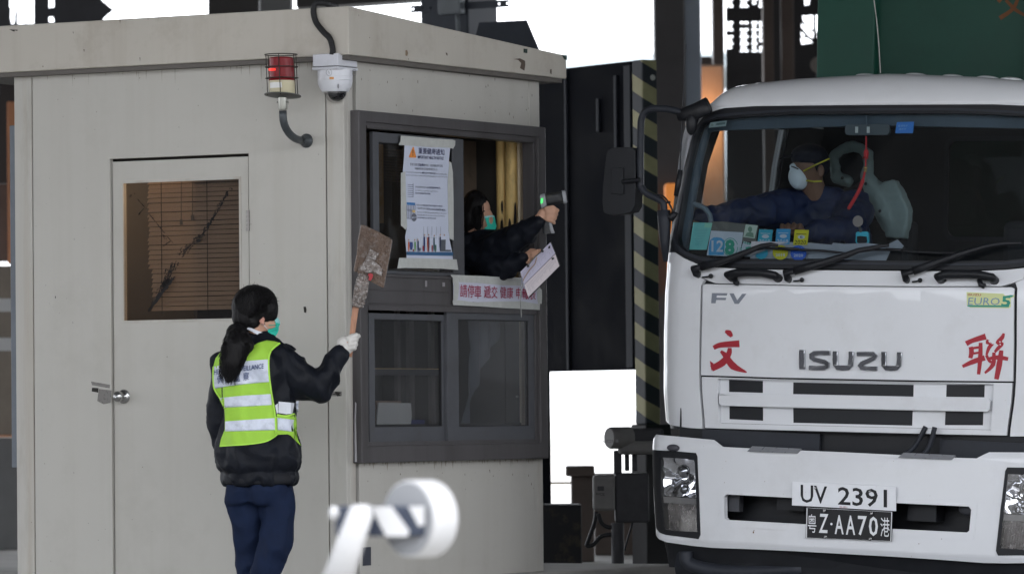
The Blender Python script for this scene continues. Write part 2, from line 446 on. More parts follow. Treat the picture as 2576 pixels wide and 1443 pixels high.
# door knob with rosette
kp = A2(319, 996, 0); kx = kp.x; kz = kp.z
kn = MB().lathe([(.036, 0), (.036, .004), (.030, .009), (.014, .012), (.013, .03), (.022, .038), (.0275, .048), (.0275, .058), (.022, .067), (.009, .070), (.0085, .0705), (.007, .068)], 32, (xd0 + .066, .014, kz), (0, -1, 0))
part('door_knob', kn, M_steel, door, smooth=True)
hg = MB(); hz = A2(621, 555).z; hx = xd1 - .004
for k in range(5): hg.lathe([(.009, 0), (.009, .0185)], 14, (hx, -.004, hz - .05 + k * .0205), (0, 0, 1))
hg.box(hx - .006, hx + .003, -.0015, .012, hz - .05, hz + .052)
part('hinge', hg, mat('hinge_metal', (.22, .21, .20), .35, metal=.7), door, auto=40)
# venetian blind with pull cords behind the door glass
M_blind = mat('blind_slat', (.33, .265, .21), .6, var=.1, vscale=3)
bl = MB(); z = wz1 - .012; bx0 = A2(350, 470).x; k = 0
while z > wz0 + .05:
    xx0 = bx0 + random.uniform(-.004, .004) + (.02 if z < wz0 + .25 else 0); t = .010
    sag = random.uniform(-.002, .002)
    bl.add([(xx0, .075, z + sag), (wx1 + .02, .075, z), (wx1 + .02, .090, z + .021), (xx0, .090, z + .021 + sag)], [(0, 1, 2, 3)]); z -= .0235; k += 1
blind = part('venetian_blind', bl, M_blind, booth)
blind.modifiers.new('thick', 'SOLIDIFY').thickness = .0012
cd = MB()
for px, y0, y1 in ((456, 455, 556), (484, 455, 545)):
    a = A2(px, y0, -.065); b = A2(px, y1, -.065); cd.tube([a, b], .0022, 6); cd.lathe([(.003, .012), (.008, .006), (.008, -.016), (.005, -.018)], 10, b)
part('pull_cord', cd, mat('cord_grey', (.12, .11, .1), .6), blind)
cd = MB()
for px in (405, 520): cd.box(A2(px, 600, -.07).x, A2(px, 600, -.07).x + .003, .072, .0735, wz0 + .03, wz1)
part('ladder_cord', cd, M_gap, blind)
# old tape residue on the door glass
M_resid = mat('tape_residue', (.012, .011, .012), .75)
rs = MB(); mp = lambda px, py: A2(px, py, -.0295 + .003)
c1 = crop(0, 0, 1.258)
def jag(a, b, w0, w1, n, dens=1.):
    for i in range(n):
        t = random.random(); x = a[0] + (b[0] - a[0]) * t; y = a[1] + (b[1] - a[1]) * t; w_ = (w0 + (w1 - w0) * t)
        x += random.gauss(0, 1) * w_ * .45; y += random.gauss(0, 1) * w_ * .3
        L_ = random.uniform(2, 12) * dens; dx, dy = (b[0] - a[0]), (b[1] - a[1]); q = math.hypot(dx, dy); dx /= q; dy /= q
        ww = random.uniform(.6, 2.2)
        decal(rs, [(x, y), (x + dx * L_ + ww * .4, y + dy * L_), (x + dx * L_ * .8 + ww * 1.5, y + dy * L_ * .8 + ww * .6), (x + ww, y + ww * .4)], mp)
jag(c1(1145, 960), c1(1090, 1060), 4, 6, 45); jag(c1(1090, 1060), c1(1000, 1205), 5, 6, 90); jag(c1(1010, 1180), c1(910, 1275), 9, 12, 80)
jag(c1(880, 1315), c1(815, 1443), 12, 10, 120)
c5 = crop(0, 1100, 1.2086)
jag(c5(830, 10), c5(765, 95), 8, 8, 110); jag(c5(765, 95), c5(722, 165), 6, 3, 80)
jag(c1(690, 1000), c1(727, 1042), 1.2, 1.5, 22); jag(c1(727, 1042), c1(700, 1072), 1, 1, 12); jag(c1(745, 1070), c1(858, 1210), 1.2, 1.2, 50); jag(c1(858, 1210), c1(820, 1235), 1, 1, 12)
jag(c1(815, 1170), c1(830, 1200), 5, 5, 14, .5); jag(c1(650, 970), c1(660, 1000), 8, 8, 10, .5); jag(c1(1160, 940), c1(1165, 960), 5, 5, 8, .5)
for q in ([(838, 8), (850, 4), (790, 85), (760, 130), (728, 162), (736, 140), (765, 95)],): decal(rs, cm(c5, q), lambda a, b: A2(a, b, -.0295 + .0035))
part('tape_residue', rs, M_resid, door)
# lock tape by the knob, dents and stains on the door face
st = MB(); M_st = mat('old_sticker', (.20, .19, .18), .7, dirt_sheen=(.02, .02, .02), dscale=60, damt=.9)
decal(st, cm(c5, [(440, 512), (532, 528), (530, 545), (445, 530)]), lambda a, b: A2(a, b, .0008))
decal(st, cm(c5, [(478, 548), (540, 555), (535, 615), (500, 622), (470, 606)]), lambda a, b: A2(a, b, .001))
decal(st, cm(c5, [(1597, 560), (1652, 560), (1652, 583), (1597, 583)]), lambda a, b: A2(a, b, .003))
part('old_sticker', st, M_st, booth)
st = MB()
decal(st, cm(c5, [(445, 542), (476, 544), (475, 566), (443, 560)]), lambda a, b: A2(a, b, .0012))
for q in ([(1467, 152), (1478, 150), (1482, 165), (1480, 182), (1470, 178)], [(266, 100), (270, 100), (269, 112), (266, 110)], [(350, 226), (354, 226), (353, 232)], [(1618, 560), (1652, 566), (1640, 572), (1648, 582), (1630, 584), (1625, 574), (1597, 576), (1622, 568)]):
    decal(st, cm(c5, q), lambda a, b: A2(a, b, .0034))
for q in ([(366, 160), (370, 160), (369, 172)], ):
    decal(st, cm(c1, q), lambda a, b: A2(a, b, .0825))
for q in ([(602, 100), (606, 100), (605, 120)], [(420, 248), (425, 248), (424, 264)], [(702, 288), (706, 290), (705, 312)], [(45, 148), (90, 150), (86, 156), (75, 152), (72, 160)], [(795, 88), (797, 88), (797, 96)]):
    decal(st, cm(c1, q), lambda a, b: A2(a, b, .0825))
part('scratch_mark', st, M_gap, booth)
# window face (plane X = 0)
ys1 = B2(904, 1250).y; yr0 = B2(1332, 323).y; yr1 = BD
zfT = B2(904, 276.5, .05).z; zfB = B2(910, 1163.5, .05).z; yf0 = B2(881, 275, .0).y; yf1 = B2(1376, 700, .05).y
def bx(mb, x0, x1, y0, y1, z0, z1): return mb.box(x0, x1, y0, y1, z0, z1)
w = MB(); bx(w, -.03, 0, ys1 + g, yr0 - g, zfT - .03, ZT); bx(w, -.03, 0, ys1 + g, B2(1344, 1250).y - g, ZB, zfB + .03)
part('wall_panel', w, M_booth, booth, bevel=.002, split=True)
part('edge_post', MB().box(-.04, -.001, yr0 + g, yr1, ZB, ZT), M_trim, booth, bevel=.004)
part('wall_core', MB().box(-.06, -.0305, .061, ys1 + .04, ZB, ZT).box(-.06, -.0305, ys1 + .04, BD - .04, zfT - .02, ZT).box(-.06, -.0305, ys1 + .04, BD - .04, ZB, zfB + .02), M_gap, booth)
# roof with a tapering fascia
Fa = Bf.plane(880, 15.2, 0, .078); Fb = Bf.plane(1425, 139.6, 0, .078); Fc = Bf.plane(1424, 199, 0, .078); Fd = Bf.plane(880, 136.5, 0, .078)
zt0 = Fa.z; zb0 = (Fd.z + Fc.z) / 2; FL = XL - .35
prof = [(-.078, zb0), (Fb.y, zb0), (Fb.y, Fb.z), (-.078, zt0)]
rf = MB(); rf.hexa([V((FL, y, z)) for y, z in prof], [V((.078, y, z)) for y, z in prof])
roof = part('roof', rf, M_fasc, booth, bevel=.006)
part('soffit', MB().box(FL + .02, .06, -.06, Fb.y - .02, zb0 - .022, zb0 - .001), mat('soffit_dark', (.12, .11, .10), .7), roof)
c2 = crop(1000, 0, 1.9815); st = MB(); pf = lambda a, b: Bf.plane(a, b, 0, .0795)
for q in ([(1232, 400), (1245, 395), (1254, 420), (1246, 445), (1232, 440)],): decal(st, cm(c2, q), pf)
part('stain', st, mat('rust_stain', (.22, .16, .11), .8), roof)
st = MB()
for q in ([(2090, 468), (2140, 462), (2180, 482), (2182, 515), (2175, 560), (2140, 540), (2150, 500), (2125, 475)], [(2378, 548), (2392, 550), (2390, 590), (2378, 580)], [(1252, 462), (1256, 462), (1262, 486)], [(1550, 415), (1565, 422), (1566, 442), (1556, 436)], [(945, 295), (952, 295), (950, 305)], [(860, 115), (864, 118), (863, 135)], [(1640, 285), (1618, 300), (1622, 296)], [(1155, 465), (1158, 465), (1158, 470)]): decal(st, cm(c2, q), pf)
part('dent', st, mat('dent_dark', (.10, .075, .06), .8), roof, split=True)
st = MB()
for q in ([(2168, 385), (2200, 388), (2198, 422), (2168, 418)], [(2470, 432), (2512, 438), (2512, 475), (2490, 470)]): decal(st, cm(c2, q), lambda a, b: Bf.plane(a, b, 0, .0805))
part('clip', st, M_steel, roof, split=True)
st = MB()
for i in range(70):
    y = random.uniform(.05, BD - .05); z = random.choice([random.uniform(zfT + .02, ZT - .05), random.uniform(zfT, ZT)])
    if random.random() < .4: z = random.uniform(zfT - 1.9, zfB - .05)
    s_ = random.uniform(.0015, .005); h_ = s_ * random.uniform(1, 4)
    st.add([(.001, y, z), (.001, y + s_, z + h_ * .2), (.001, y + s_ * .7, z + h_), (.001, y - s_ * .3, z + h_ * .8)], [(0, 1, 2, 3)])
for i in range(60):
    x = random.uniform(XL + .05, -.05); z = random.uniform(.3, ZT - .05)
    s_ = random.uniform(.001, .003); h_ = s_ * random.uniform(1, 3)
    st.add([(x, -.0032, z), (x + s_, -.0032, z + h_ * .2), (x + s_ * .7, -.0032, z + h_), (x - s_ * .3, -.0032, z + h_ * .8)], [(0, 1, 2, 3)])
part('chip_mark', st, mat('dent_dark', (.1, .075, .06)), booth)
st = MB()
def drip(fn, u, z, w_, h_):
    st.add([fn(u - w_, z), fn(u + w_, z), fn(u + w_ * .5, z - h_ * .5), fn(u + w_ * .15, z - h_), fn(u - w_ * .6, z - h_ * .6)], [(0, 4, 3, 2, 1)])
for i in range(90):
    y = random.uniform(ys1 + .02, BD - .08); drip(lambda u, z: V((.0008 + i * 1e-5, u, z)), y, zfB + .002, random.uniform(.002, .012), random.uniform(.004, .05) * random.random() + .006)
for i in range(36):
    x = random.uniform(XL + .05, -.1); drip(lambda u, z: V((u, -.0036 - i * 1e-5, z)), x, zb0 - .0, random.uniform(.001, .004), random.uniform(.01, .09) * random.random() + .03)
part('drip_mark', st, mat('drip_brown', (.29, .265, .22), .7), booth)
# ---- window assembly
zi_t = B2(921, 306, .05).z; zi_b = B2(927, 1121, .05).z; yi0 = B2(925, 700, .05).y; yi1 = B2(1358, 700, .05).y
fm = MB(); X1 = .05
def ringB(mb, y0, y1, z0, z1, yi0_, yi1_, zi0, zi1, x0, x1):
    return sheet([(y0, z0), (y1, z0), (y1, z1), (y0, z1)], lambda y, z, o: V((x1 + o, y, z)), x1 - x0, [[(yi0_, zi0), (yi1_, zi0), (yi1_, zi1), (yi0_, zi1)]], mb=mb)
ringB(fm, yf0, yf1, zfB, zfT, yi0, yi1, zi_b, zi_t, -.03, X1)
frame = part('window_frame', fm, M_frame, booth, bevel=.004)
fm = MB(); ringB(fm, yi0, yi1, zi_b, zi_t, yi0 + .02, yi1 - .03, zi_b + .02, zi_t - .03, -.03, .036)
zt_a = B2(1000, 693, .036).z; zt_b = B2(1000, 779, .036).z
fm.box(-.03, .034, yi0 + .02, yi1 - .03, zt_b, zt_a)
for z0_, z1_, xx in ((zt_a - .008, zt_a + .006, .044), (zt_a - .075, zt_a - .07, .037), (zt_b - .004, zt_b + .022, .042), (zt_b + .03, zt_b + .034, .037)): fm.box(.034, xx, yi0 + .02, yi1 - .03, z0_, z1_)
fm.box(.036, .042, yi0 + .02, yi1 - .03, zi_t - .028, zi_t - .016)
part('track', fm, M_frame, frame, bevel=.0015)
M_wglass = glass('booth_glass', (.80, .80, .80), .04, .01, .006)
M_lglass = glass('lower_glass', (.72, .73, .75), .05, .02, .012)
def sash(o, i, xo, m_, gm, lbl=None, glazed=True):
    # o / i: outer and inner rectangles as (px0, px1, pytop@left, pybottom@left)
    y0 = B2(o[0], 700, xo).y; y1 = B2(o[1], 700, xo).y; z1 = B2(o[0], o[2], xo).z; z0 = B2(o[0], o[3], xo).z
    j0 = B2(i[0], 700, xo).y; j1 = B2(i[1], 700, xo).y; k1 = B2(i[0], i[2], xo).z; k0 = B2(i[0], i[3], xo).z
    mb = MB(); ringB(mb, y0, y1, z0, z1, j0, j1, k0, k1, xo - .02, xo); s_ = part('sash', mb, m_, frame, bevel=.002)
    mb = MB(); ringB(mb, j0 - .003, j1 + .003, k0 - .003, k1 + .003, j0 + .004, j1 - .004, k0 + .004, k1 - .004, xo - .016, xo - .004); part('gasket', mb, M_rub, s_)
    if glazed: part('pane', MB().box(xo - .012, xo - .007, j0, j1, k0, k1), gm, s_)
    return (j0, j1, k0, k1)
sash((941, 1169, 331, 687), (956, 1141, 357, 679), .022, M_frame2, M_wglass)
sash((927, 1122, 786, 1119), (941, 1110, 802, 1073), .008, M_frame2, M_lglass)
sash((1123.6, 1354, 784, 1118), (1152, 1328, 802, 1072), .028, M_frame2, M_lglass)
# sill bead of the open window, right jamb track of raw aluminium
part('sill_bead', MB().box(-.02, .04, B2(1170, 690, .03).y, yi1 - .03, zt_a + .006, zt_a + .014), M_steel, frame)
jm = MB(); jy = B2(1331, 500, .0).y
jm.box(-.03, .02, jy, jy + .012, zt_a + .01, zi_t - .03).box(-.03, .026, jy + .03, jy + .04, zt_a + .01, zi_t - .03).box(-.03, .0, jy + .012, jy + .03, zt_a + .01, zi_t - .03)
part('jamb_track', jm, mat('worn_aluminium', (.32, .33, .34), .35, metal=.8, var=.3, vscale=14, dirt_sheen=(.04, .035, .03), dscale=9, damt=.9, stretch=(1, 1, .2)), frame)
# taped-over patches on the transom and frame
st = MB(); c6 = crop(1300, 1100, 1.209)
decal(st, cm(c6, [(484, 26), (494, 26), (494, 55), (484, 55)]), lambda a, b: B2(a, b, .0375))
decal(st, cm(c6, [(568, 34), (580, 35), (580, 54), (568, 54)]), lambda a, b: B2(a, b, .0375))
decal(st, cm(c6, [(146, 610), (152, 618), (150, 700), (155, 900), (144, 902), (143, 700)]), lambda a, b: B2(a, b, .051))
part('tape_trace', st, mat('trace_grey', (.3, .29, .3), .6), frame)
# interior: back wall, worn yellow-lit jambs, ceiling, counter
M_yel = mat('worn_yellow_lit_paint', (.70, .50, .20), .5, var=.15, vscale=8, dirt_sheen=(.06, .045, .03), dscale=7, damt=.95, stretch=(1, 1, .25))  # yellow lamplight on dirty cream paint, put into the colour
M_cream = mat('cream_jamb', (.62, .52, .38), .5, var=.1, vscale=6, dirt_sheen=(.2, .15, .1), dscale=8, damt=.5, stretch=(1, 1, .3))
yb = BD - .06
jb = MB(); xj = lambda px: Bf.plane(px, 500, 1, yb).x
jb.tube([V((xj(1262), yb, 1.52)), V((xj(1262), yb, 2.6))], .028, 16).box(xj(1253), xj(1274), yb, yb + .03, 1.52, 2.62)
jb.tube([V((xj(1290), yb - .01, 1.52)), V((xj(1290), yb - .01, 2.6))], .036, 16).box(xj(1276), xj(1307), yb + .004, yb + .03, 1.52, 2.62)
part('worn_jamb', jb, M_yel, booth, auto=40)
part('rear_jamb', MB().box(xj(1307), xj(1333), yb - .006, yb + .03, 1.52, 2.62), M_cream, booth, bevel=.003)
part('inner_jamb', MB().box(-.075, -.061, Bf.plane(1304, 500, 0, -.07).y, BD - .03, zfB - .6 + .6, 2.6), M_cream, booth, bevel=.002)
sm_ = MB()
for px, py, w_, h_ in ((1262, 595, 6, 50), (1282, 590, 7, 42), (1263, 520, 3, 20), (1296, 560, 4, 60), (1257, 640, 4, 30)):
    sm_.merge(MB().add([Bf.plane(px + w_ * cos(k * pi / 7) * random.uniform(.7, 1), py + h_ * sin(k * pi / 7) * random.uniform(.8, 1), 1, yb - .05) for k in range(14)], [tuple(range(14))]))
part('soot_mark', sm_, M_resid, booth)
part('ceiling', MB().box(XL + .05, -.07, .1, BD - .07, 2.6, 2.62), mat('interior_ceiling', (.25, .22, .18), .8), booth)
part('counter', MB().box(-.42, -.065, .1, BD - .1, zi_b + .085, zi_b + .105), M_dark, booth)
M_int = mat('interior_panel', (.10, .075, .055), .7, var=.25, vscale=4, dirt_sheen=(.03, .025, .02), dscale=5, damt=.7)
ip = MB()
# panels seen through the upper left pane: louvred vent and tan board
yv0 = .12; 
def I2(px, py, x): return Bf.plane(px, py, 0, x)
def ibox(mb, px0, px1, py0, py1, x, th=.02):
    a = I2(px0, py0, x); b = I2(px1, py0, x); c = I2(px0, py1, x); return mb.box(x - th, x, a.y, b.y, c.z, a.z)
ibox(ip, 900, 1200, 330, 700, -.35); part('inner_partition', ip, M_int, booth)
vt = MB()
for k in range(12): ibox(vt, 965, 1012, 373 + k * 7, 377.5 + k * 7, -.33, .012)
ibox(vt, 962, 965, 368, 458, -.33, .015); ibox(vt, 1012, 1016, 368, 458, -.33, .015)
part('louvre_vent', vt, mat('louvre_brown', (.16, .11, .07), .5), booth)
pt = MB(); ibox(pt, 953, 964, 362, 560, -.325); ibox(pt, 1122, 1150, 375, 600, -.325)
part('tan_board', pt, mat('tan_board', (.55, .33, .14), .6, var=.2, vscale=5), booth, split=True)
# inner cross bar with a painted yellow reflection behind lower-left window
sh = MB(); a = I2(940, 925, -.20); b = I2(1110, 925, -.20)
sh.box(-.215, -.20, a.y, b.y, a.z - .035, a.z - .004)
sh.box(-.215, -.20, a.y, a.y + .012, zi_b + .1, zt_b - .02)
part('inner_shelf', sh, mat('shelf_dark', (.09, .085, .09), .4), booth)
part('yellow_reflection', MB().box(-.214, -.197, a.y + .015, b.y - .03, a.z - .004, a.z), mat('yellow_reflection', (.85, .6, .28), .35), booth)  # reflected yellow light put into the colour of a thin strip
ct = MB()
for k, px in enumerate((1000, 1030, 1085)):
    p = I2(px, 900, -.3); ct.box(-.32, -.3, p.y, p.y + (.03, .05, .035)[k], zi_b + .1, zt_b + .05)
part('inner_post', ct, mat('inner_post', (.13, .115, .105), .6, var=.3, vscale=6), booth, split=True)
# dark curtain behind everything so the interior stays closed
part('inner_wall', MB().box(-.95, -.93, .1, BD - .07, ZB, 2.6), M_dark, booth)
# small dark plate low on the wall
p0 = B2(912, 1375, .0); p1 = B2(932, 1420, .0); part('name_plate', MB().box(0, .004, p0.y, p1.y, p1.z, p0.z), mat('plate_dark', (.05, .055, .07), .5), booth)
# interior lamp (lit warm tube) of the booth
lt = MB().tube([V((-.95, .6, 2.54)), V((-.95, 1.4, 2.54))], .018, 12)
part('ceiling_tube', lt, mat('lit_tube', (1, .8, .5), emit=(1, .62, .28), estr=6), booth)
pl = bpy.data.lights.new('booth_lamp_light', 'POINT'); pl.energy = 18; pl.color = (1, .76, .52); pl.shadow_soft_size = .15
plo = bpy.data.objects.new('booth_lamp_light', pl); plo.location = Bf.w((-1.2, .75, 2.4)); COL.objects.link(plo)

# ================================================================== the lorry
def interp(tab, x):
    if x <= tab[0][0]: return tab[0][1]
    for (a, b), (c, d_) in zip(tab, tab[1:]):
        if x <= c: return b + (d_ - b) * (x - a) / (c - a)
    return tab[-1][1]
class Surf:
    def __init__(s, fr, f0, bulge, rc, sil):
        s.fr = fr; s.f0 = f0; s.b = bulge; s.rc = rc; s.tab = [(-9, 1.1), (9, 1.1)]
        out = []
        for py, px in sil:
            lo, hi = .3, 1.6; w_ = s.fr.plane(px, py, 1, .12).z
            for it in range(26):
                h = (lo + hi) / 2; s.tab = [(-9, h), (9, h)]
                best = min((s.fr.pix(s.pos(-k / 60, w_)) for k in range(40, 61)), key=lambda q: q[0])
                w_ += (best[1] - py) / 510
                if best[0] > px: lo = h
                else: hi = h
            out.append((w_, h))
        s.tab = sorted(out)
    def hw(s, w): return interp(s.tab, w)
    def f(s, t, w):
        h = s.hw(w); a = abs(t) * h; d = s.b * (a / 1.1) ** 2; q = (a - (h - s.rc)) / s.rc
        if q > 0: d += s.rc * (1 - math.sqrt(max(0, 1 - min(q, 1) ** 2)))
        return interp(s.f0, w) - d
    def pos(s, t, w): return V((t * s.hw(w), -s.f(t, w), w))
    def map(s, t, w, o=0.):
        t = max(-1, min(1, t)); p = s.pos(t, w)
        if o:
            e = .004; q = max(-.997, min(.997, t)); a = s.pos(q + e * .5, w) - s.pos(q - e * .5, w); b = s.pos(q, w + .01) - s.pos(q, w - .01)
            n = a.cross(b).normalized()
            if n.y > 0: n = -n
            p = p + n * o
        return p
    def inv(s, px, py):
        w_ = s.fr.plane(px, py, 1, .05).z; sil = None; xs = []
        for it in range(4):
            xs = []
            for k in range(-60, 61):
                t = sin(k / 60 * pi / 2); q = s.fr.pix(s.pos(t, w_)); xs.append((q[0], q[1], t))
            i0 = min(range(60), key=lambda i: xs[i][0]); t = xs[i0][2]; yy = xs[i0][1]
            if px > xs[i0][0]:
                for i in range(i0, 120):
                    if xs[i + 1][0] >= px:
                        u = (px - xs[i][0]) / max(1e-6, xs[i + 1][0] - xs[i][0]); t = xs[i][2] + (xs[i + 1][2] - xs[i][2]) * u; yy = xs[i][1] + (xs[i + 1][1] - xs[i][1]) * u; break
                else: t = 1; yy = xs[-1][1]
            w_ += (yy - py) / 510
        return (t, w_)
SX = [k * .08 for k in range(-12, 13)] + [sg * q for sg in (-1, 1) for q in (.86, .9, .93, .95, .97, .985, .995)]
def SH(S, outline, mb=None, holes=(), off=0., th=.02, cyn=.08):
    ws = [p[1] for p in outline]; n = int((max(ws) - min(ws)) / cyn); w0 = min(ws)
    return sheet(outline, lambda t, w, o: S.map(t, w, off + o), th, holes, SX, [w0 + (k + .5) * cyn for k in range(n + 1)], mb)
TH = radians(27)
o_ = W(2141, 900, 24.5)
Tf = Frame(o_, TH, .030)
CS = Surf(Tf, [(-.5, 0), (.34, 0), (.44, -.03), (1.26, -.20), (1.35, -.25)], .09, .20,
          [(280, 1766), (300, 1752), (355, 1737), (432, 1717), (538, 1698), (605, 1684), (649, 1679.5), (710, 1675.5), (849, 1670), (983, 1670), (1056, 1675)])
def sym(pts):   # left half outline (s, w), bottom centre -> top centre ; mirrored
    L_ = [p for p in pts]; return L_ + [(-a, b) for a, b in reversed(L_)]
def I(pts): return [CS.inv(*p) for p in pts]
M_white = mat('cab_white_paint', (.70, .71, .735), .25, var=.03, vscale=1.5, coat=.5, bump=.012, bscale=5, dirt_sheen=(.42, .40, .37), dscale=2.2, damt=.25, spots=((.28, .2, .13), 20, .045))
M_wint = mat('cab_white_plain', (.72, .72, .735), .3, coat=.4, var=.03, vscale=4)
M_blk = mat('black_plastic', (.012, .013, .016), .45, var=.2, vscale=9)
M_blk2 = mat('dark_grey_plastic', (.024, .027, .035), .5, var=.2, vscale=9)
M_ws = glass('windscreen_glass', (.68, .74, .77), .045, .008, .007)
M_chr = mat('chrome', (.36, .37, .39), .07, metal=1.)
M_trimd = mat('cab_trim_dark', (.022, .023, .027), .7, var=.2, vscale=6)
M_trimb = mat('cab_trim_blue_grey', (.07, .095, .12), .6, var=.15, vscale=5)
truck = thing('lorry', 'white cab-over lorry stopped beside the booth with its driver in view', 'truck', Tf, (0, 0, -1.45))
# backing shell (dark joints)
sh_ = SH(CS, [(-1, -.37), (1, -.37), (1, .43), (-1, .43)], off=-.024, th=.01); part('cab_inner_shell', sh_, M_blk, truck)
fo = I([(2160, 679.5), (1990, 675.5), (1877, 674), (1802, 669.7), (1758, 662), (1723, 648.8), (1700, 634), (1690, 618), (1686, 604), (1692, 575), (1701, 538), (1720, 432.6), (1739.5, 355.9), (1753.8, 317.5), (1777.8, 288.8), (1801.8, 278), (1824, 272), (1935, 265.5), (2050, 260), (2190, 254.5)])
fi = I([(2160, 654.5), (1977, 653), (1880, 651.5), (1802, 649.4), (1752.6, 641), (1723, 629.5), (1709, 614), (1704.4, 593), (1710, 555), (1717.6, 512.8), (1732, 422), (1749.7, 352), (1762, 320), (1775, 307), (1802, 299.6), (1890, 292), (2000, 287), (2190, 280)])
def halfclip(p): return [q for q in p if q[0] < -.005]
def closed(p):
    p = halfclip(p); b = p[0]; t = p[-1]
    return [(0, b[1])] + p + [(0, t[1])] + [(-a, w) for a, w in reversed(p)]
FO = closed(fo); FI = closed(fi)
wsf = part('windscreen_surround', SH(CS, FO, holes=[FI], off=.004, th=.03), M_blk, truck, auto=35)
wf2 = closed(I([(2160, 668), (1877, 664), (1802, 660), (1758, 653), (1723, 640), (1700, 622), (1695, 600), (1710, 520), (1729, 425), (1747, 340), (1765, 305), (1802, 289), (1890, 281), (2000, 275), (2190, 268)]))
part('rubber_bead', SH(CS, wf2, holes=[[(a * .985, w + (.012 if w < .8 else -.012)) for a, w in wf2]], off=.009, th=.005), M_blk2, wsf, auto=35)
screen = part('windscreen', SH(CS, [(a * 1.006, w) for a, w in FI], off=-.006, th=.0), M_ws, truck, smooth=True)
# black pillar edge outside the surround, white pillar top
wlo = I([(1682, 628)])[0][1]; pil = [q for q in fo if wlo - .02 < q[1] < 1.02 and q[0] < -.7]
for sg in (-1, 1):
    o1 = [(-1 * -sg * -1 if False else sg * 1.0, pil[0][1])] + [(sg * abs(a), w) for a, w in pil] + [(sg * 1.0, pil[-1][1])]
    part('pillar_edge', SH(CS, o1, off=.002, th=.02), M_blk, truck, auto=40)
    top = [q for q in fo if q[1] >= pil[-1][1] and q[0] < -.5]
    o1 = [(sg * 1.0, top[0][1])] + [(sg * abs(a), w) for a, w in top] + [(sg * abs(top[-1][0]), 1.262), (sg * 1.0, 1.262)]
    part('pillar_cap', SH(CS, o1, off=.003, th=.02), M_white, truck, auto=40)
# corner panels
gl = I([(1757, 664), (1756, 690), (1770, 700), (1800, 712), (1767, 716), (1765, 800), (1762.7, 944), (1765, 1000), (1771, 1076)])
cpo = I([(1690, 622), (1700, 635), (1723, 650), (1756, 664), (1753, 692), (1772, 702), (1764, 716), (1761, 800), (1758.5, 944), (1761, 1000), (1767, 1077)])
cpb = I([(1735, 1075), (1700, 1070), (1684, 1066)])
for sg in (-1, 1):
    o1 = [(sg * 1.0, cpo[0][1])] + [(sg * abs(a), w) for a, w in cpo] + [(sg * abs(a), w) for a, w in cpb] + [(sg * 1.0, cpb[-1][1] + .03)]
    part('corner_panel', SH(CS, o1, off=.0, th=.02), M_white, truck, auto=30)
# cowl strip below the windscreen
cw = closed(I([(2160, 717.5), (2000, 716), (1900, 713.5), (1800, 711.5), (1775, 702), (1757, 693), (1759, 666), (1802, 672), (1877, 676.5), (1990, 678.5), (2160, 681.5)]))
part('cowl_panel', SH(CS, cw, off=0, th=.02), M_white, truck, auto=30)
# bonnet flap
bo = I([(2160, 952.5), (1960, 948.5), (1764.5, 942.5), (1767.5, 800), (1770, 717), (1776, 714.5), (1900, 717), (2000, 719.5), (2160, 721)])
bon = part('bonnet_flap', SH(CS, closed(bo), off=.004, th=.02), M_white, truck, auto=30)
# grille
go = closed(I([(2160, 1086), (1999, 1081.5), (1900, 1079), (1774, 1075), (1768, 1000), (1766, 946.5), (1960, 953), (2160, 957)]))
def boxpx(pts): return I(pts)
def mh(pts): return [(-a, w) for a, w in reversed(pts)]
hL1 = I([(1828, 984.5), (1828, 953.5), (1914, 957), (1914, 987)]); hL2 = I([(1829, 1053), (1829, 1020), (1914.5, 1023), (1914.5, 1057)])
hC1 = I([(1999.4, 990), (1999.4, 960), (2150, 963.5), (2305, 967.5), (2305, 997), (2150, 993)]); hC2 = I([(2000.4, 1061), (2000.4, 1025), (2150, 1028), (2303, 1032), (2303, 1071), (2150, 1066)])
c0 = (hC1[0][0] + hC1[4][0]) / 2
def shiftsym(h):   # centre openings made symmetric
    m_ = (abs(h[0][0]) + abs(h[3][0])) / 2; w1 = (h[0][1] + h[4][1]) / 2; w2 = (h[1][1] + h[3][1]) / 2
    return [(-m_, w1), (-m_, w2), (0, w2), (m_, w2), (m_, w1), (0, w1)]
holes = [hL1, hL2, mh(hL1), mh(hL2), shiftsym(hC1), shiftsym(hC2)]
rw0 = min(min(p[1] for p in h) for h in holes) - .012; rw1 = max(max(p[1] for p in h) for h in holes) + .004; re_ = max(abs(p[0]) for p in hL1) + .045
lowb = max(p[1] for p in go if p[1] < (rw0 + rw1) / 2); topb = min(p[1] for p in go if p[1] > -.15)
rw0 = max(rw0, lowb + .004); rw1 = min(rw1, topb - .003)
holes = [[(a, min(max(w, rw0 + .006), rw1 - .004)) for a, w in h] for h in holes]
rcs = [(-re_, rw0), (re_, rw0), (re_, rw1), (-re_, rw1)]
gr = part('grille_panel', SH(CS, go, holes=[rcs], off=.002, th=.035), M_white, truck, bevel=.006, auto=35)
part('recess_panel', SH(CS, [(-re_ + .001, rw0 + .001), (re_ - .001, rw0 + .001), (re_ - .001, rw1 - .001), (-re_ + .001, rw1 - .001)], holes=holes, off=-.022, th=.012), M_white, gr, auto=30)
def aR(): return None
bar = I([(1812, 1014), (1813, 990), (1822, 986.5), (1910, 988.5), (2000, 993), (2150, 997)]); bw0 = I([(1815, 1018)])[0][1]
wt = sum(q[1] for q in bar[2:]) / 4; e0 = bar[0][0]
part('grille_bar', SH(CS, [(e0, wt - .052), (e0, wt - .01), (e0 * .985, wt), (-e0 * .985, wt), (-e0, wt - .01), (-e0, wt - .052), (-e0 * .985, wt - .062), (e0 * .985, wt - .062)], off=.012, th=.03), M_white, gr, bevel=.008, auto=40)
bl_ = SH(CS, [(e0, -.36), (-e0, -.36), (-e0, -.08), (e0, -.08)], off=-.07, th=.004)
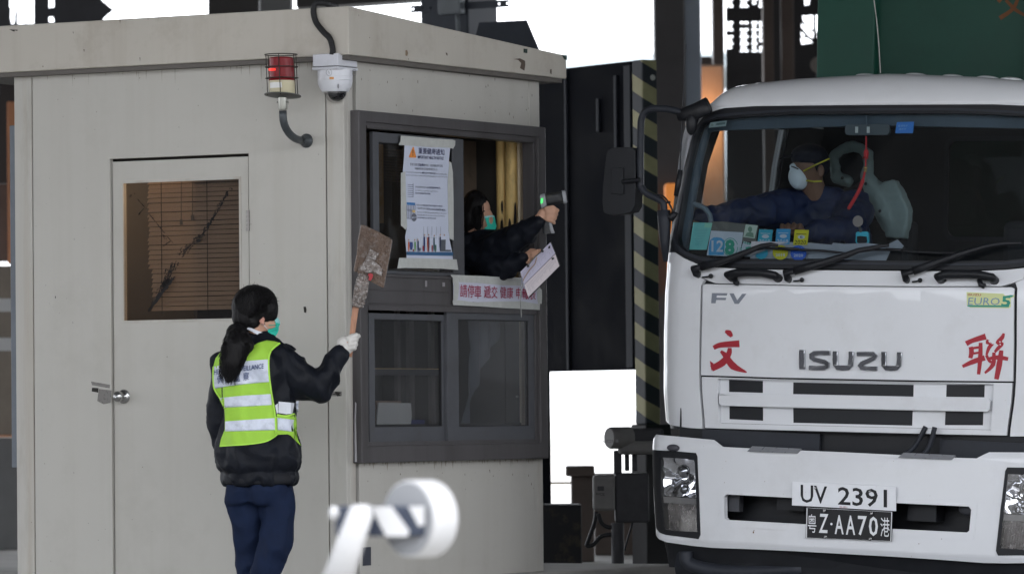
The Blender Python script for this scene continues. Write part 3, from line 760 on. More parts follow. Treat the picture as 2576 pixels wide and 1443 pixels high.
part('grille_backing', bl_, mat('radiator_dark', (.012, .013, .015), .7), gr)
fn = MB()
for k in range(-31, 32):
    if abs(k * .029) > abs(e0) - .02 or .36 < abs(k * .029) < .56: continue
    fn.merge(SH(CS, [(k * .029 - .0015, -.35), (k * .029 + .0015, -.35), (k * .029 + .0015, -.09), (k * .029 - .0015, -.09)], off=-.045, th=.015))
for k in (0, 1, 2, 3, 4, 5): fn.merge(SH(CS, [(e0, -.13 - k * .04), (-e0, -.13 - k * .04), (-e0, -.127 - k * .04), (e0, -.127 - k * .04)], off=-.046, th=.01))
part('grille_mesh', fn, M_blk2, gr)
mb = MB(); q = CS.inv(2167, 1045); mb.merge(SH(CS, [(q[0] - .014, q[1] - .03), (q[0] + .014, q[1] - .03), (q[0] + .014, q[1] + .03), (q[0] - .014, q[1] + .03)], off=-.035, th=.004))
part('latch', mb, M_frame2, gr)
# roof
wt_ = []
for px, py in ((1768, 283), (1790, 264), (1807, 255), (1820, 240), (1835, 226), (1860, 215.5), (1915, 207.5), (1955, 204), (2015, 197.5), (2100, 192.5), (2185, 187)):
    q = Tf.plane(px, py, 1, .42); wt_.append((q.x, q.z))
w00 = 1.256; hwR = CS.hw(1.25)
wtab = [(-hwR, w00)] + [(max(-hwR + .01, a), w) for a, w in wt_ if a < -.05]; wtab[-1] = (wtab[-1][0], wtab[-1][1]); wtab.append((0, wtab[-1][1] + .004)); wtab = sorted(wtab)
rv = []; rfz = []; NA = 64
AA = [-hwR * cos(pi * k / NA) for k in range(NA + 1)]
DD = [(.0, .0), (.004, .12), (.02, .3), (.05, .52), (.09, .72), (.14, .88), (.2, .97), (.3, 1.), (.8, 1.02), (1.75, 1.0)]
for dd, hh in DD:
    for a in AA:
        t = a / hwR; y0 = -CS.f(t, 1.25) - .004
        wtop = interp(wtab, -abs(a)); rv.append((a, y0 + dd * (1 - .25 * abs(t)), w00 + .002 + (wtop - w00) * hh))
n_ = NA + 1
for i in range(len(DD) - 1):
    for k in range(NA): rfz.append((i * n_ + k, i * n_ + k + 1, (i + 1) * n_ + k + 1, (i + 1) * n_ + k))
roofT = part('roof_panel', MB().add(rv, rfz), M_white, truck, smooth=True)
roofT.modifiers.new('thick', 'SOLIDIFY').thickness = .012
dm = MB()
for px in (2067, 2212, 2311, 2404, 2490, 2550, 2000):
    q = Tf.plane(px, 186, 1, .75); ww = interp(wtab, -abs(q.x))
    dm.ell((q.x, .72 if px != 2212 else .6, ww + .004), (.05, .11, .016))
part('roof_bump', dm, M_white, roofT, smooth=True, split=True)
hd = MB().box(-hwR + .06, hwR - .06, .34, 1.85, w00 - .03, w00 - .005)
for sg in (-1, 1): hd.merge(SH(CS, [(0, 1.17), (sg * .93, 1.15), (sg * .93, 1.25), (0, 1.25)][::sg], off=-.06, th=.01))
part('headliner', hd, M_trimb, truck)
# side walls with door windows, back wall, floor
for sg in (-1, 1):
    mb = MB(); xw = CS.hw(.8) * .97
    d0 = Tf.plane(1750, 450, 0, -xw).y; d1 = Tf.plane(1944, 450, 0, -xw).y
    ws = [-.36, -.1, .2, .42, .7, 1.0, 1.25]
    pts = lambda y, w, o: V((sg * (CS.hw(w) - .002 - (0 if o >= 0 else .03)), y if y > .27 else max(y, -CS.f(1, w)), w))
    zt = Tf.plane(1850, 316, 0, -xw).z; zb = Tf.plane(1800, 575, 0, -xw).z
    hole = [(d0 + .13, zt), (d0 + .05, zt - .22), (d0, zb), (d1, zb), (d1, zt)]
    sheet([(.1, -.36), (1.95, -.36), (1.95, 1.25), (.1, 1.25)], pts, .03, [hole], [.2, .3], ws[1:-1], mb)
    sd_ = part('side_wall', mb, M_white, truck)
    mb = MB(); sheet([(.25, -.3), (1.9, -.3), (1.9, 1.22), (.3, 1.22)], lambda y, w, o: V((sg * (CS.hw(w) - .06 + (.0 if o >= 0 else .01)), y, w)), .01, [hole], (), ws[1:-1], mb)
    part('door_lining', mb, M_trimd, truck)
    mb = MB(); sheet(hole, lambda y, w, o: V((sg * (CS.hw(w) - .02), y, w)), 0, (), (), ws[1:-1], mb); part('door_glass', mb, glass('door_side_glass', (.78, .8, .8), .04, .01, .02), truck)
rwL = Tf.plane(2384, 450, 1, 1.93).x; rwT = Tf.plane(2450, 352, 1, 1.93).z; rwB = Tf.plane(2450, 597, 1, 1.93).z
rh = rrect(rwL, rwB, rwL + .75, rwT, .05)
bw_ = sheet([(-1.05, -.3), (1.05, -.3), (1.05, 1.25), (-1.05, 1.25)], lambda x, z, o: V((x, 1.93 - o, z)), .03, [rh])
part('back_wall', bw_, M_trimd, truck)
part('rear_window', sheet(rh, lambda x, z, o: V((x, 1.95 - o, z)), .004), glass('rear_glass', (.6, .65, .62), .05, .02), truck)
part('rear_window_gasket', sheet(rrect(rwL - .02, rwB - .02, rwL + .77, rwT + .02, .06), lambda x, z, o: V((x, 1.925 - o, z)), .004, [rrect(rwL + .004, rwB + .004, rwL + .746, rwT - .004, .045)]), M_blk2, truck)
part('dashboard', MB().merge(SH(CS, [(-.93, .40), (.93, .40), (.93, .452), (-.93, .452)], off=-.03, th=.02)).box(-1.0, 1.0, .14, .62, .25, .455), M_trimd, truck, bevel=.01)
part('cab_floor', MB().box(-1.02, 1.02, .3, 1.9, -.36, -.33), M_trimd, truck)
st_ = MB().box(-.78, -.22, 1.25, 1.42, .1, .72).box(-.62, -.38, 1.28, 1.38, .72, .93); part('seat', st_, M_trimd, truck, bevel=.04)
st_ = MB().box(.25, .8, 1.35, 1.5, .1, .72).box(.4, .65, 1.38, 1.48, .72, .93); part('seat', st_, M_trimd, truck, bevel=.04)
# inner pillar trims in blue grey (seen through the glass at the left edge)
for sg in (-1, 1):
    pt = [CS.map(sg * .955, w, -.05) for w in (.45, .6, .8, 1.0, 1.15, 1.24)]; pt[-1].x *= .98
    part('pillar_trim', MB().tube(pt, [.05, .045, .04, .035, .035, .03], 10), M_trimb, truck, smooth=True)
cW = crop(2680, 430, 2.154)
def TP(depth): return lambda x, y: Tf.plane(x, y, 1, depth)
gh = smoothpath([TP(.28)(*cW(x, y)) for x, y in ((190, 830), (225, 835), (290, 860), (335, 910), (350, 960), (352, 1000))], 5)
part('grab_handle', MB().tube(gh, .013, 10), mat('handle_grey', (.16, .2, .23), .5), truck, smooth=True)
# steering wheel
wc = V((-.52, .56, .56)); wa = V((0, -.45, .9)).normalized(); ww_ = MB(); ring = [wc + (V((1, 0, 0)) * cos(t * pi / 18) + V((0, .9, .45)).normalized() * sin(t * pi / 18)) * .21 for t in range(37)]
ww_.tube(ring, .014, 10, caps=False).tube([wc - wa * .12, wc], [.03, .045], 12); [ww_.tube([wc, ring[k]], .012, 8) for k in (3, 15, 27)]
part('steering_wheel', ww_, M_blk, truck, smooth=True)
# rear-view mirror inside
mi = MB(); P_ = TP(.22); q = [P_(*cW(x, y)) for x, y in ((1515, 142), (1885, 145), (1900, 238), (1492, 236))]
cx_ = (q[0].x + q[1].x) / 2; hw_ = (q[1].x - q[0].x) / 2 + .004; zc = (q[0].z + q[2].z) / 2; hz_ = (q[0].z - q[3].z) / 2
mi.merge(sheet(rrect(cx_ - hw_, zc - hz_, cx_ + hw_, zc + hz_, .018), lambda x, z, o: V((x, .22 - o, z)), .018))
im = part('rear_view_mirror', mi, mat('mirror_back_grey', (.06, .075, .085), .3), truck, bevel=.004)
mm = MB()
for x in (1600, 1700):
    a = P_(*cW(x, 165)); b = P_(*cW(x + 22, 218)); mm.box(a.x, b.x, .214, .219, b.z, a.z)
part('clip', mm, mat('pale_clip', (.5, .52, .5), .5), im, split=True)
a = P_(*cW(1690, 30)); b = P_(*cW(1690, 145)); part('stem', MB().tube([a, b], .006, 8), M_trimb, im)
# wipers
cK = crop(2600, 850, 2.862); cL = crop(3200, 750, 2.405)
def onS(px, py, o): t = CS.inv(px, py); return CS.map(t[0], t[1], o)
def wiper(base, armpts, blade, nozz):
    b0 = onS(*base[0], .03); b1 = onS(*base[1], .045)
    wp = MB().tube([onS(*base[0], .0), b0, b1] + [onS(*p, .05) for p in armpts[:1]], [.018, .022, .022, .019], 12, sq=.7)
    n_ = len(armpts); wp.tube([onS(*p, .05) for p in armpts], [.021 - .013 * (i / (n_ - 1)) for i in range(n_)], 10, sq=.6)
    a_ = part('wiper_arm', wp, M_blk, truck, smooth=True)
    bm_ = MB(); m0 = len(blade)
    bm_.tube([onS(*p, .022) for p in blade], [.003] + [.0062] * (m0 - 2) + [.002], 8)
    k = m0 // 2; bm_.tube([onS(*blade[k - 1], .034), onS(*blade[k], .036)], .007, 8)
    part('wiper_blade', bm_, M_blk, a_, smooth=True)
    nz = [onS(*p, .018) for p in nozz]; part('washer_nozzle', MB().tube(nz, .0045, 8).ell(nz[-1], (.012, .012, .012), n=12), M_blk, a_, smooth=True)
wiper(cm(cK, [(560, 710), (545, 670)]), cm(cK, [(640, 655), (850, 590), (1000, 540), (1200, 460), (1330, 405), (1440, 388), (1515, 400)]), cm(cK, [(1090, 455), (1200, 442), (1340, 412), (1500, 425), (1740, 435), (1960, 445), (2130, 460), (2275, 472)]), cm(cK, [(620, 750), (680, 745), (715, 735)]))
wiper(cm(cK, [(1600, 765), (1590, 715)]), cm(cK, [(1700, 700), (1900, 640), (2100, 575), (2300, 510)]) + cm(cL, [(600, 625), (740, 600), (820, 580), (890, 575)]), cm(cL, [(500, 635), (600, 622), (720, 606), (850, 606), (1000, 616), (1150, 628), (1350, 636), (1600, 640)]), cm(cK, [(1660, 795), (1710, 790), (1755, 780)]))
wiper(cm(cL, [(1035, 890), (1020, 850)]), cm(cL, [(1120, 830), (1250, 780), (1400, 720), (1600, 650), (1800, 590), (1950, 560), (2150, 552)]), cm(cL, [(1750, 600), (1860, 578), (1980, 560), (2150, 552)]), cm(cL, [(1090, 915), (1130, 910), (1165, 900)]))
# grab handles under the windscreen
def handle(pts, r, foot):
    h = MB(); P0 = [onS(*p, .05) for p in pts]
    h.tube([onS(*pts[0], 0.0)] + P0 + [onS(*pts[-1], 0.0)], [r * 1.05] + [r] * len(P0) + [r * 1.05], 12, sq=1.15)
    h.tube([onS(*p, .03) for p in foot], .014, 8)
    part('front_handle', h, M_blk, truck, smooth=True)
handle(cm(cK, [(950, 748), (1060, 722), (1200, 718), (1330, 722), (1470, 752)]), .021, cm(cK, [(1000, 780), (1020, 825), (1040, 828)]))
handle(cm(cL, [(1360, 885), (1420, 865), (1600, 862), (1750, 868), (1870, 893)]), .021, cm(cL, [(1740, 900), (1755, 950), (1790, 965)]))
# lettering
c8 = crop(2600, 1100, 1.2086)
pb = lambda o: (lambda x, y: onS(x, y, o))
M_red = mat('red_vinyl', (.36, .022, .035), .45); M_fv = mat('grey_vinyl', (.20, .22, .26), .4)
fvm = MB()
for q in ([(715, 918), (893, 920), (885, 948), (772, 946), (768, 970), (880, 972), (872, 998), (765, 997), (758, 1035), (706, 1034)], [(915, 922), (965, 922), (1005, 1000), (1062, 926), (1110, 926), (1022, 1042), (975, 1042)]):
    decal(fvm, cm(cK, q), pb(.0055))
part('model_lettering', fvm, M_fv, bon)
def sx(pts, w): 
    P2 = [tuple(p)[:2] for p in smoothpath([(x, y, 0) for x, y in pts], 4)]
    if hasattr(w, '__len__'):
        m_ = len(pts) - 1; W_ = []
        for i in range(len(P2)):
            t = i / (len(P2) - 1) * m_; k = min(int(t), m_ - 1); W_.append(w[k] + (w[k + 1] - w[k]) * (t - k))
        w = W_
    return stroke(P2, w)
rd = MB()
for q in (sx([(366, 270), (385, 278), (398, 296)], [12, 28, 14]), sx([(310, 350), (345, 336), (435, 330)], [20, 26, 34]), sx([(388, 350), (384, 378), (355, 420), (300, 450)], [18, 26, 34, 30]), [(292, 412), (310, 425), (300, 462)], sx([(345, 366), (368, 388), (405, 438), (470, 468)], [12, 26, 36, 6])):
    decal(rd, cm(c8, q), pb(.0056 + random.random() * .0004))
part('red_character', rd, M_red, bon)
rd = MB()
for q in (sx([(1530, 330), (1560, 315), (1625, 295)], [26, 22, 30]), sx([(1552, 345), (1556, 370), (1550, 400)], [20, 24, 20]), sx([(1600, 325), (1598, 400), (1590, 478)], [18, 22, 16]), sx([(1560, 352), (1600, 346)], 12), sx([(1560, 378), (1598, 372)], 11), sx([(1512, 440), (1560, 418), (1620, 398)], [14, 24, 26]),
          sx([(1668, 280), (1650, 300), (1632, 325), (1660, 322), (1640, 350), (1628, 385)], [8, 20, 18, 18, 18, 10]), sx([(1712, 280), (1704, 300), (1682, 325), (1704, 330), (1684, 352), (1668, 370)], [10, 20, 20, 16, 18, 12]),
          sx([(1640, 402), (1685, 396), (1733, 404)], [14, 22, 18]), sx([(1664, 372), (1660, 430), (1620, 472)], [16, 22, 10]), sx([(1700, 362), (1690, 430), (1676, 502)], [20, 28, 22]), sx([(1628, 385), (1640, 410), (1652, 420)], 14)):
    decal(rd, cm(c8, q), pb(.0056 + random.random() * .0005))
part('red_character', rd, M_red, bon)
def letter(path, w, closed_=False):
    mb = MB(); o1 = cm(c8, stroke(path, w)); o1 = [CS.inv(*p) for p in o1]
    sheet(o1, lambda t, w2, o: CS.map(t, w2, .019 + o), .014, (), (), (), mb)
    return mb
for nm, path, w in (('I', [(742, 360), (741, 385), (741, 428), (742, 453)], 27), ('S', [(876, 375), (836, 374), (800, 376), (787, 384), (788, 397), (800, 406), (850, 418), (864, 427), (862, 440), (848, 446), (815, 447), (775, 446)], 22),
                    ('U', [(902, 366), (901, 405), (902, 432), (912, 445), (940, 448), (964, 446), (974, 434), (978, 405), (978, 368)], 24), ('Z', [(1006, 380), (1050, 378), (1084, 379), (1094, 388), (1086, 401), (1030, 426), (1020, 436), (1028, 446), (1060, 449), (1104, 450)], 21),
                    ('U', [(1136, 369), (1134, 405), (1136, 434), (1146, 447), (1172, 450), (1196, 448), (1206, 436), (1210, 405), (1211, 371)], 24)):
    part('chrome_letter', letter(path, w), M_chr, bon, bevel=.003, seg=3, auto=35)
# emissions sticker
M_sy = mat('sticker_yellow', (.62, .66, .33), .5); M_sg = mat('sticker_green', (.04, .28, .20), .5); M_sb = mat('sticker_blue', (.16, .27, .42), .5)
e = MB(); decal(e, cm(cL, [(1605, 1003), (1960, 1018), (1975, 1035), (2070, 1030), (2060, 1052), (2030, 1060), (2032, 1145), (2010, 1158), (1640, 1152), (1608, 1130)]), pb(.0055)); es = part('sticker', e, M_sy, bon)
e = MB(); text(e, 'ISUZU', cm(cL, [(1618, 1018), (1745, 1020), (1745, 1040), (1618, 1038)]), pb(.0062), .012); part('red_lettering', e, M_red, es)
e = MB(); text(e, 'EURO', cm(cL, [(1618, 1056), (1925, 1058), (1925, 1128), (1618, 1126)]), pb(.0062), .0, .1); part('blue_lettering', e, M_sb, es)
e = MB(); text(e, '5', cm(cL, [(1945, 1040), (2035, 1040), (2025, 1142), (1938, 1140)]), pb(.0064), .03)
decal(e, cm(cL, [(1612, 1128), (1935, 1130), (2020, 1128), (2010, 1148), (1640, 1146), (1615, 1140)]), pb(.006)); decal(e, cm(cL, [(1985, 1040), (2030, 1030), (2062, 1034), (2040, 1050), (1990, 1052)]), pb(.0066)); part('green_lettering', e, M_sg, es)

# ---- bumper (hung a little askew of the cab)
o2 = W(2122, 1250, 24.36)
Bm = Frame(o2, TH, .047)
BS = Surf(Bm, [(-.5, -.05), (-.33, -.03), (-.25, 0), (.22, 0), (.27, -.02), (.4, -.05)], .10, .10, [(1095, 1646), (1139, 1642), (1200, 1643), (1264, 1646), (1347, 1651)])
Bi = lambda pts: [BS.inv(*p) for p in pts]
def bclosed(p): return closed(p)
sil = Bi([(1641, 1139), (1646, 1300)])
bl1 = Bi([(2122, 1391), (1999, 1384.5), (1900, 1380), (1791, 1376), (1740, 1371), (1676.8, 1362), (1658, 1354), (1651, 1345)])
bl2 = Bi([(1645, 1100), (1651, 1091.5), (1720, 1098), (1796.5, 1105), (1806, 1112), (1818, 1122.5), (1882, 1126), (2000, 1131), (2122, 1136)])
bout = bclosed(bl1 + [(-1.0, bl1[-1][1] + .01), (-1.0, bl2[0][1] - .01)] + bl2)
lamp = Bi([(1643.5, 1130), (1700, 1133.5), (1751, 1137.7), (1754.7, 1147), (1759, 1240), (1762.5, 1343.6), (1757.5, 1354), (1675.8, 1343.6), (1661, 1338), (1652, 1326)])
lamp = [(max(a, -.997), w) for a, w in lamp]
sl = Bi([(1823, 1308.4), (1821.4, 1250), (1826, 1243)]); slR = Bi([(1990, 1249), (1990, 1315)])
ws1 = (sl[2][1] + slR[0][1]) / 2; ws0 = slR[1][1]
slot = [(sl[0][0], ws0 + .01), (sl[0][0] + .01, ws0), (-sl[0][0] - .01, ws0), (-sl[0][0], ws0 + .01), (-sl[0][0], ws1 - .015), (-sl[0][0] - .012, ws1), (sl[0][0] + .012, ws1), (sl[0][0], ws1 - .015)]
bumper = part('bumper', SH(BS, bout, holes=[slot, lamp, mh(lamp)], off=0, th=.03).xf(lambda p: Tf.l(Bm.w(p))), M_white, truck, auto=32)
toT = lambda p: Tf.l(Bm.w(p))
# recessed bevel round the slot
rc = MB(); big = [(a * 1.045, w + (.03 if w > (ws0 + ws1) / 2 else -.035)) for a, w in slot]
rc.merge(sheet(big, lambda t, w, o: BS.map(t, w, .003 + o), .002, [slot], SX)); part('slot_lip', rc.xf(toT), M_white, bumper, auto=30)
part('underside', SH(BS, [(-.93, -.40), (.93, -.40), (.97, -.255), (-.97, -.255)], off=-.03, th=.02).xf(toT), M_blk, bumper)
bk = MB().box(-1.0, 1.0, .22, .3, -.35, .40); bk.box(-.75, -.70, .10, .22, -.1, .05).box(.70, .75, .10, .22, -.1, .05).box(-.4, -.25, .1, .2, -.08, .04).box(.3, .45, .1, .2, -.1, .0)
part('chassis_front', bk.xf(toT), M_blk, truck)
hz = MB()
for pts in (((.1, .12, .16), (.2, .12, .19), (.3, .14, .25), (.36, .15, .36)), ((.16, .1, .155), (.28, .1, .18), (.38, .12, .24), (.42, .12, .36)), ((-.15, .1, .17), (.05, .1, .165), (.2, .12, .15)), ((-.35, .1, .2), (-.2, .1, .19), (0, .1, .2))):
    hz.tube(smoothpath(pts, 5), .013, 8)
part('hose', hz.xf(toT), M_blk2, truck, smooth=True)
part('splash_panel', MB().box(-.86, -.22, .19, .21, .17, .30).box(.42, .86, .19, .21, .16, .30).xf(toT), M_blk2, truck, split=True)
tb = MB().tube([V((-.7, .13, .02)), V((.7, .13, .02))], .02, 10).merge(MB().box(-.66, -.6, .09, .14, -.1, .06)).ell((.62, .12, -.03), (.06, .04, .035)); part('tow_beam', tb.xf(toT), mat('chassis_grey', (.06, .062, .07), .6), truck, auto=40)
# headlamps
M_lens = glass('lamp_lens', (.93, .94, .96), .07, .03, .02)
def headlamp(sg):
    mk = (lambda L_: L_) if sg < 0 else mh
    frm = Bi([(1663, 1149), (1700, 1151), (1749, 1154), (1752, 1240), (1755, 1336), (1700, 1334), (1672, 1329), (1664, 1240)])
    lo = mk(lamp); li = mk([(a, w) for a, w in frm])
    h = part('headlamp', SH(BS, lo, holes=[li], off=.004, th=.02).xf(toT), M_blk, truck, auto=40)
    lens = SH(BS, li, off=.001, th=0); part('lens', lens.xf(toT), M_lens, h, smooth=True)
    # reflector bowl of facets
    M_mir = mat('mirror_reflector', (.9, .9, .92), .04, metal=1.); A_ = [p[0] for p in frm]; a0, a1 = min(A_), max(A_); w0 = min(p[1] for p in frm); w1 = max(p[1] for p in frm); wm = Bi([(1700, 1254)])[0][1]
    rnd = random.Random(3); fc = MB(); NU, NV = 8, 10
    G = {}
    for i in range(NU + 1):
        for j in range(NV + 1):
            u = i / NU; v = j / NV; dep = -.02 - .09 * (1 - (2 * u - 1) ** 2) * (1 - (2 * v - 1) ** 2) + rnd.uniform(-.011, .011)
            G[i, j] = BS.map(sg * -(-1) * (a0 + (a1 - a0) * u) if sg > 0 and False else (a0 + (a1 - a0) * u) * (1 if sg < 0 else -1), wm + .012 + (w1 - wm - .012) * v, dep)
    for i in range(NU):
        for j in range(NV): pass
    fc.add([G[i, j] for i in range(NU + 1) for j in range(NV + 1)], [(i * (NV + 1) + j, (i + 1) * (NV + 1) + j, (i + 1) * (NV + 1) + j + 1, i * (NV + 1) + j + 1) for i in range(NU) for j in range(NV)])
    part('reflector', fc.xf(toT), M_mir, h, smooth=True)
    bl__ = MB()
    for (u, v, r) in ((.55, .68, .036), (.58, .25, .026)):
        c = BS.map((a0 + (a1 - a0) * u) * (1 if sg < 0 else -1), wm + (w1 - wm) * v, -.035); bl__.lathe([(r, 0), (r * .95, .012), (r * .5, .018), (.004, .03)], 18, c, (0, -1, 0))
    part('bulb_cover', bl__.xf(toT), M_chr, h, smooth=True, split=True)
    br = SH(BS, [( (a) * (1 if sg < 0 else -1), w) for a, w in ([(a0, wm - .022), (a1, wm - .022), (a1, wm + .008), (a0, wm + .008)] if sg < 0 else [(a1, wm - .022), (a0, wm - .022), (a0, wm + .008), (a1, wm + .008)])], off=-.012, th=.01)
    part('divider', br.xf(toT), mat('lamp_divider', (.16, .155, .15), .5), h)
    lw = MB(); n_ = 16
    for k in range(n_):
        u0_ = k / n_; aa = lambda u: (a0 + (a1 - a0) * u) * (1 if sg < 0 else -1)
        z0_ = -.03 if u0_ > .33 else -.05
        lw.add([BS.map(aa(u0_), w0, z0_), BS.map(aa(u0_ + .5 / n_), w0, z0_ + .012), BS.map(aa(u0_ + .5 / n_), wm - .022, z0_ + .012), BS.map(aa(u0_), wm - .022, z0_)], [(0, 1, 2, 3)])
        lw.add([BS.map(aa(u0_ + .5 / n_), w0, z0_ + .012), BS.map(aa(u0_ + 1 / n_), w0, z0_), BS.map(aa(u0_ + 1 / n_), wm - .022, z0_), BS.map(aa(u0_ + .5 / n_), wm - .022, z0_ + .012)], [(0, 1, 2, 3)])
    part('turn_signal', lw.xf(toT), mat('signal_silver', (.42, .40, .39), .22, metal=.9, var=.3, vscale=20), h)
    hs_ = SH(BS, lo, off=-.13, th=.01); part('lamp_back', hs_.xf(toT), M_blk, h)
    nb = BS.map((Bi([(1697, 1125)])[0][0]) * (1 if sg < 0 else -1), Bi([(1697, 1125)])[0][1], .012)
    part('marker_nub', MB().ell(nb, (.034, .022, .018)).xf(toT), mat('nub_grey', (.06, .06, .07), .5), truck, smooth=True)
headlamp(-1); headlamp(1)
# step pads
for q in ([(1895, 1122.5), (2017.6, 1128.9), (2007, 1139), (1882.3, 1134)], [(2275, 1139), (2405, 1145.5), (2395, 1155), (2261, 1149.7)]):
    o1 = Bi(q); mb = MB(); sheet(o1[::-1], lambda t, w, o: BS.map(t, w, .012 + o), .014, (), SX, (), mb)
    sp = part('step_pad', mb.xf(toT), mat('step_grey', (.18, .185, .2), .6, var=.1, vscale=30), bumper)
    gm = MB()
    for k in (1, 2, 3): 
        x0 = q[3][0] + (q[2][0] - q[3][0]) * k / 4; y0 = q[3][1] + (q[2][1] - q[3][1]) * k / 4; x1 = q[0][0] + (q[1][0] - q[0][0]) * k / 4; y1 = q[0][1] + (q[1][1] - q[0][1]) * k / 4
        decal(gm, [(x0, y0), (x0 + 1.5, y0), (x1 + 1.5, y1), (x1, y1)], lambda x, y: BS.map(*BS.inv(x, y), .0125))
    part('groove', gm.xf(toT), M_blk2, sp, split=True)
# number plates
def plate(q, off, m_, nm, parent):
    P4 = [Bm.plane(x, y, 1, off) for x, y in q]
    f = MB().hexa([p + V((0, 0, 0)) for p in P4], [p + V((0, .003, 0)) for p in P4]); return part(nm, f.xf(toT), m_, parent, bevel=.001)
M_pw = mat('plate_white', (.78, .79, .82), .35, var=.04, vscale=10, spots=((.3, .2, .12), 30, .05)); M_pk = mat('plate_black', (.014, .014, .016), .35); M_ink = mat('black_paint', (.012, .012, .014), .4); M_wp = mat('white_paint', (.75, .76, .78), .45)
yp = -.015
p1 = plate([(1993, 1209.5), (2253, 1222.6), (2254.4, 1284), (1992, 1269.4)], yp, M_pw, 'number_plate', truck)
pl_ = lambda o: (lambda x, y: toT(Bm.plane(x, y, 1, o)))
t = MB(); text(t, 'UV', cm(c8, [(728, 1010), (856, 1019), (856, 1104), (728, 1096)]), pl_(yp - .001), .012); text(t, '2391', cm(c8, [(908, 1020), (1146, 1034), (1146, 1122), (908, 1108)]), pl_(yp - .001), .014)
part('lettering', t, M_ink, p1)
t = MB(); text(t, 'ISUZU', cm(c8, [(917, 1114), (953, 1116), (953, 1123), (917, 1121)]), pl_(yp - .001), .01); part('red_lettering', t, M_red, p1)
sc = MB()
for x, y in ((800, 1027), (1063, 1043)): sc.lathe([(.006, 0), (.006, .003), (.003, .005)], 10, pl_(yp)(*c8(x, y)), (0, -1, 0))
part('screw', sc, M_steel, p1, split=True)
p2 = plate([(2028, 1274.6), (2245.5, 1285.5), (2243, 1360.4), (2026.4, 1351.6)], yp + .006, M_pk, 'number_plate', truck)
M_pw2 = M_wp; t = MB(); Q = [(2028, 1274.6), (2245.5, 1285.5), (2243, 1360.4), (2026.4, 1351.6)]; pp = pl_(yp + .005)
for a, b in ((0, 1), (1, 2), (2, 3), (3, 0)):
    A_ = V(Q[a]); B_ = V(Q[b]); C_ = V((sum(q[0] for q in Q) / 4, sum(q[1] for q in Q) / 4))
    i1 = A_ + (C_ - A_).normalized() * 3.5; i2 = B_ + (C_ - B_).normalized() * 3.5; j1 = A_ + (C_ - A_).normalized() * 1.2; j2 = B_ + (C_ - B_).normalized() * 1.2
    decal(t, [tuple(j1), tuple(j2), tuple(i2), tuple(i1)], pp)
text(t, '粤', cm(c8, [(763, 1152), (804, 1154), (804, 1243), (763, 1240)]), pp, .0); text(t, 'Z', cm(c8, [(820, 1150), (862, 1152), (858, 1244), (816, 1242)]), pp, .012)
text(t, 'A', cm(c8, [(893, 1156), (936, 1158), (936, 1250), (893, 1248)]), pp, .012); text(t, 'A', cm(c8, [(947, 1158), (992, 1160), (992, 1253), (947, 1251)]), pp, .012)
text(t, '7', cm(c8, [(1005, 1160), (1048, 1162), (1048, 1256), (1005, 1254)]), pp, .012); text(t, '0', cm(c8, [(1058, 1163), (1102, 1165), (1102, 1259), (1058, 1257)]), pp, .012)
text(t, '港', cm(c8, [(1114, 1168), (1158, 1170), (1158, 1262), (1114, 1260)]), pp, .0)
t.lathe([(.006, 0), (.006, .0005)], 10, pp(*c8(877, 1200)), (0, -1, 0)); part('lettering', t, M_wp, p2)
sc = MB()
for x, y in ((845, 1136), (1072, 1150), (850, 1262), (1066, 1272)): sc.lathe([(.009, 0), (.009, .005), (.004, .009)], 10, pl_(yp)(*c8(x, y)), (0, -1, 0))
part('screw', sc, M_steel, p2, split=True)
rs_ = MB()
for x, y, r in ((500, 1240, 5), (503, 1232, 3), (430, 1182, 3), (1300, 1295, 3), (1410, 1272, 2.5), (360, 1000, 2), (555, 995, 2)): 
    decal(rs_, [c8(x + r * cos(k) * random.uniform(.5, 1), y + r * 1.3 * sin(k) * random.uniform(.6, 1)) for k in range(6)], lambda x, y: toT(BS.map(*BS.inv(x, y), .0008)))
part('rust_spot', rs_, mat('rust', (.14, .07, .03), .9), bumper)
# wheels, chassis and the cargo container are below and behind
ch = MB().box(-.45, -.3, .3, 7.5, -.95, -.75).box(.3, .45, .3, 7.5, -.95, -.75).box(-1., 1., 1.7, 2.1, -1.0, -.5); part('chassis', ch, M_blk, truck)
for x in (-.98, .98):
    for y in (1.05, 6.2):
        wh = MB().lathe([(.2, -.13), (.46, -.13), (.5, -.1), (.5, .1), (.46, .13), (.2, .13)], 32, (x, y, -.93), (1, 0, 0)); wl = part('wheel', wh, M_rub, truck, auto=40)
        part('rim', MB().lathe([(.19, -.1), (.2, -.14), (.1, -.08), (.08, -.12)], 24, (x, y, -.93), (1, 0, 0)), mat('rim_grey', (.3, .3, .3), .5), wl, auto=40)
lo_ = MB(); bp = [(2440, 0)]
ax = MB().tube([toT(V((-.95, .2, -.36))), toT(V((-.6, .2, -.42))), toT(V((-.2, .25, -.42)))], [.09, .07, .05], 10); part('front_axle', ax, M_blk2, truck, smooth=True)
dr = MB(); a = Bm.plane(1725, 1385, 1, .1); b = Bm.plane(1790, 1432, 1, .1); dr.tube(smoothpath([a, a + V((.02, 0, -.06)), b, b + V((.2, 0, .0)), b + V((.5, 0, .03))], 4), .035, 10); part('steering_link', dr.xf(toT), M_blk2, truck, smooth=True)
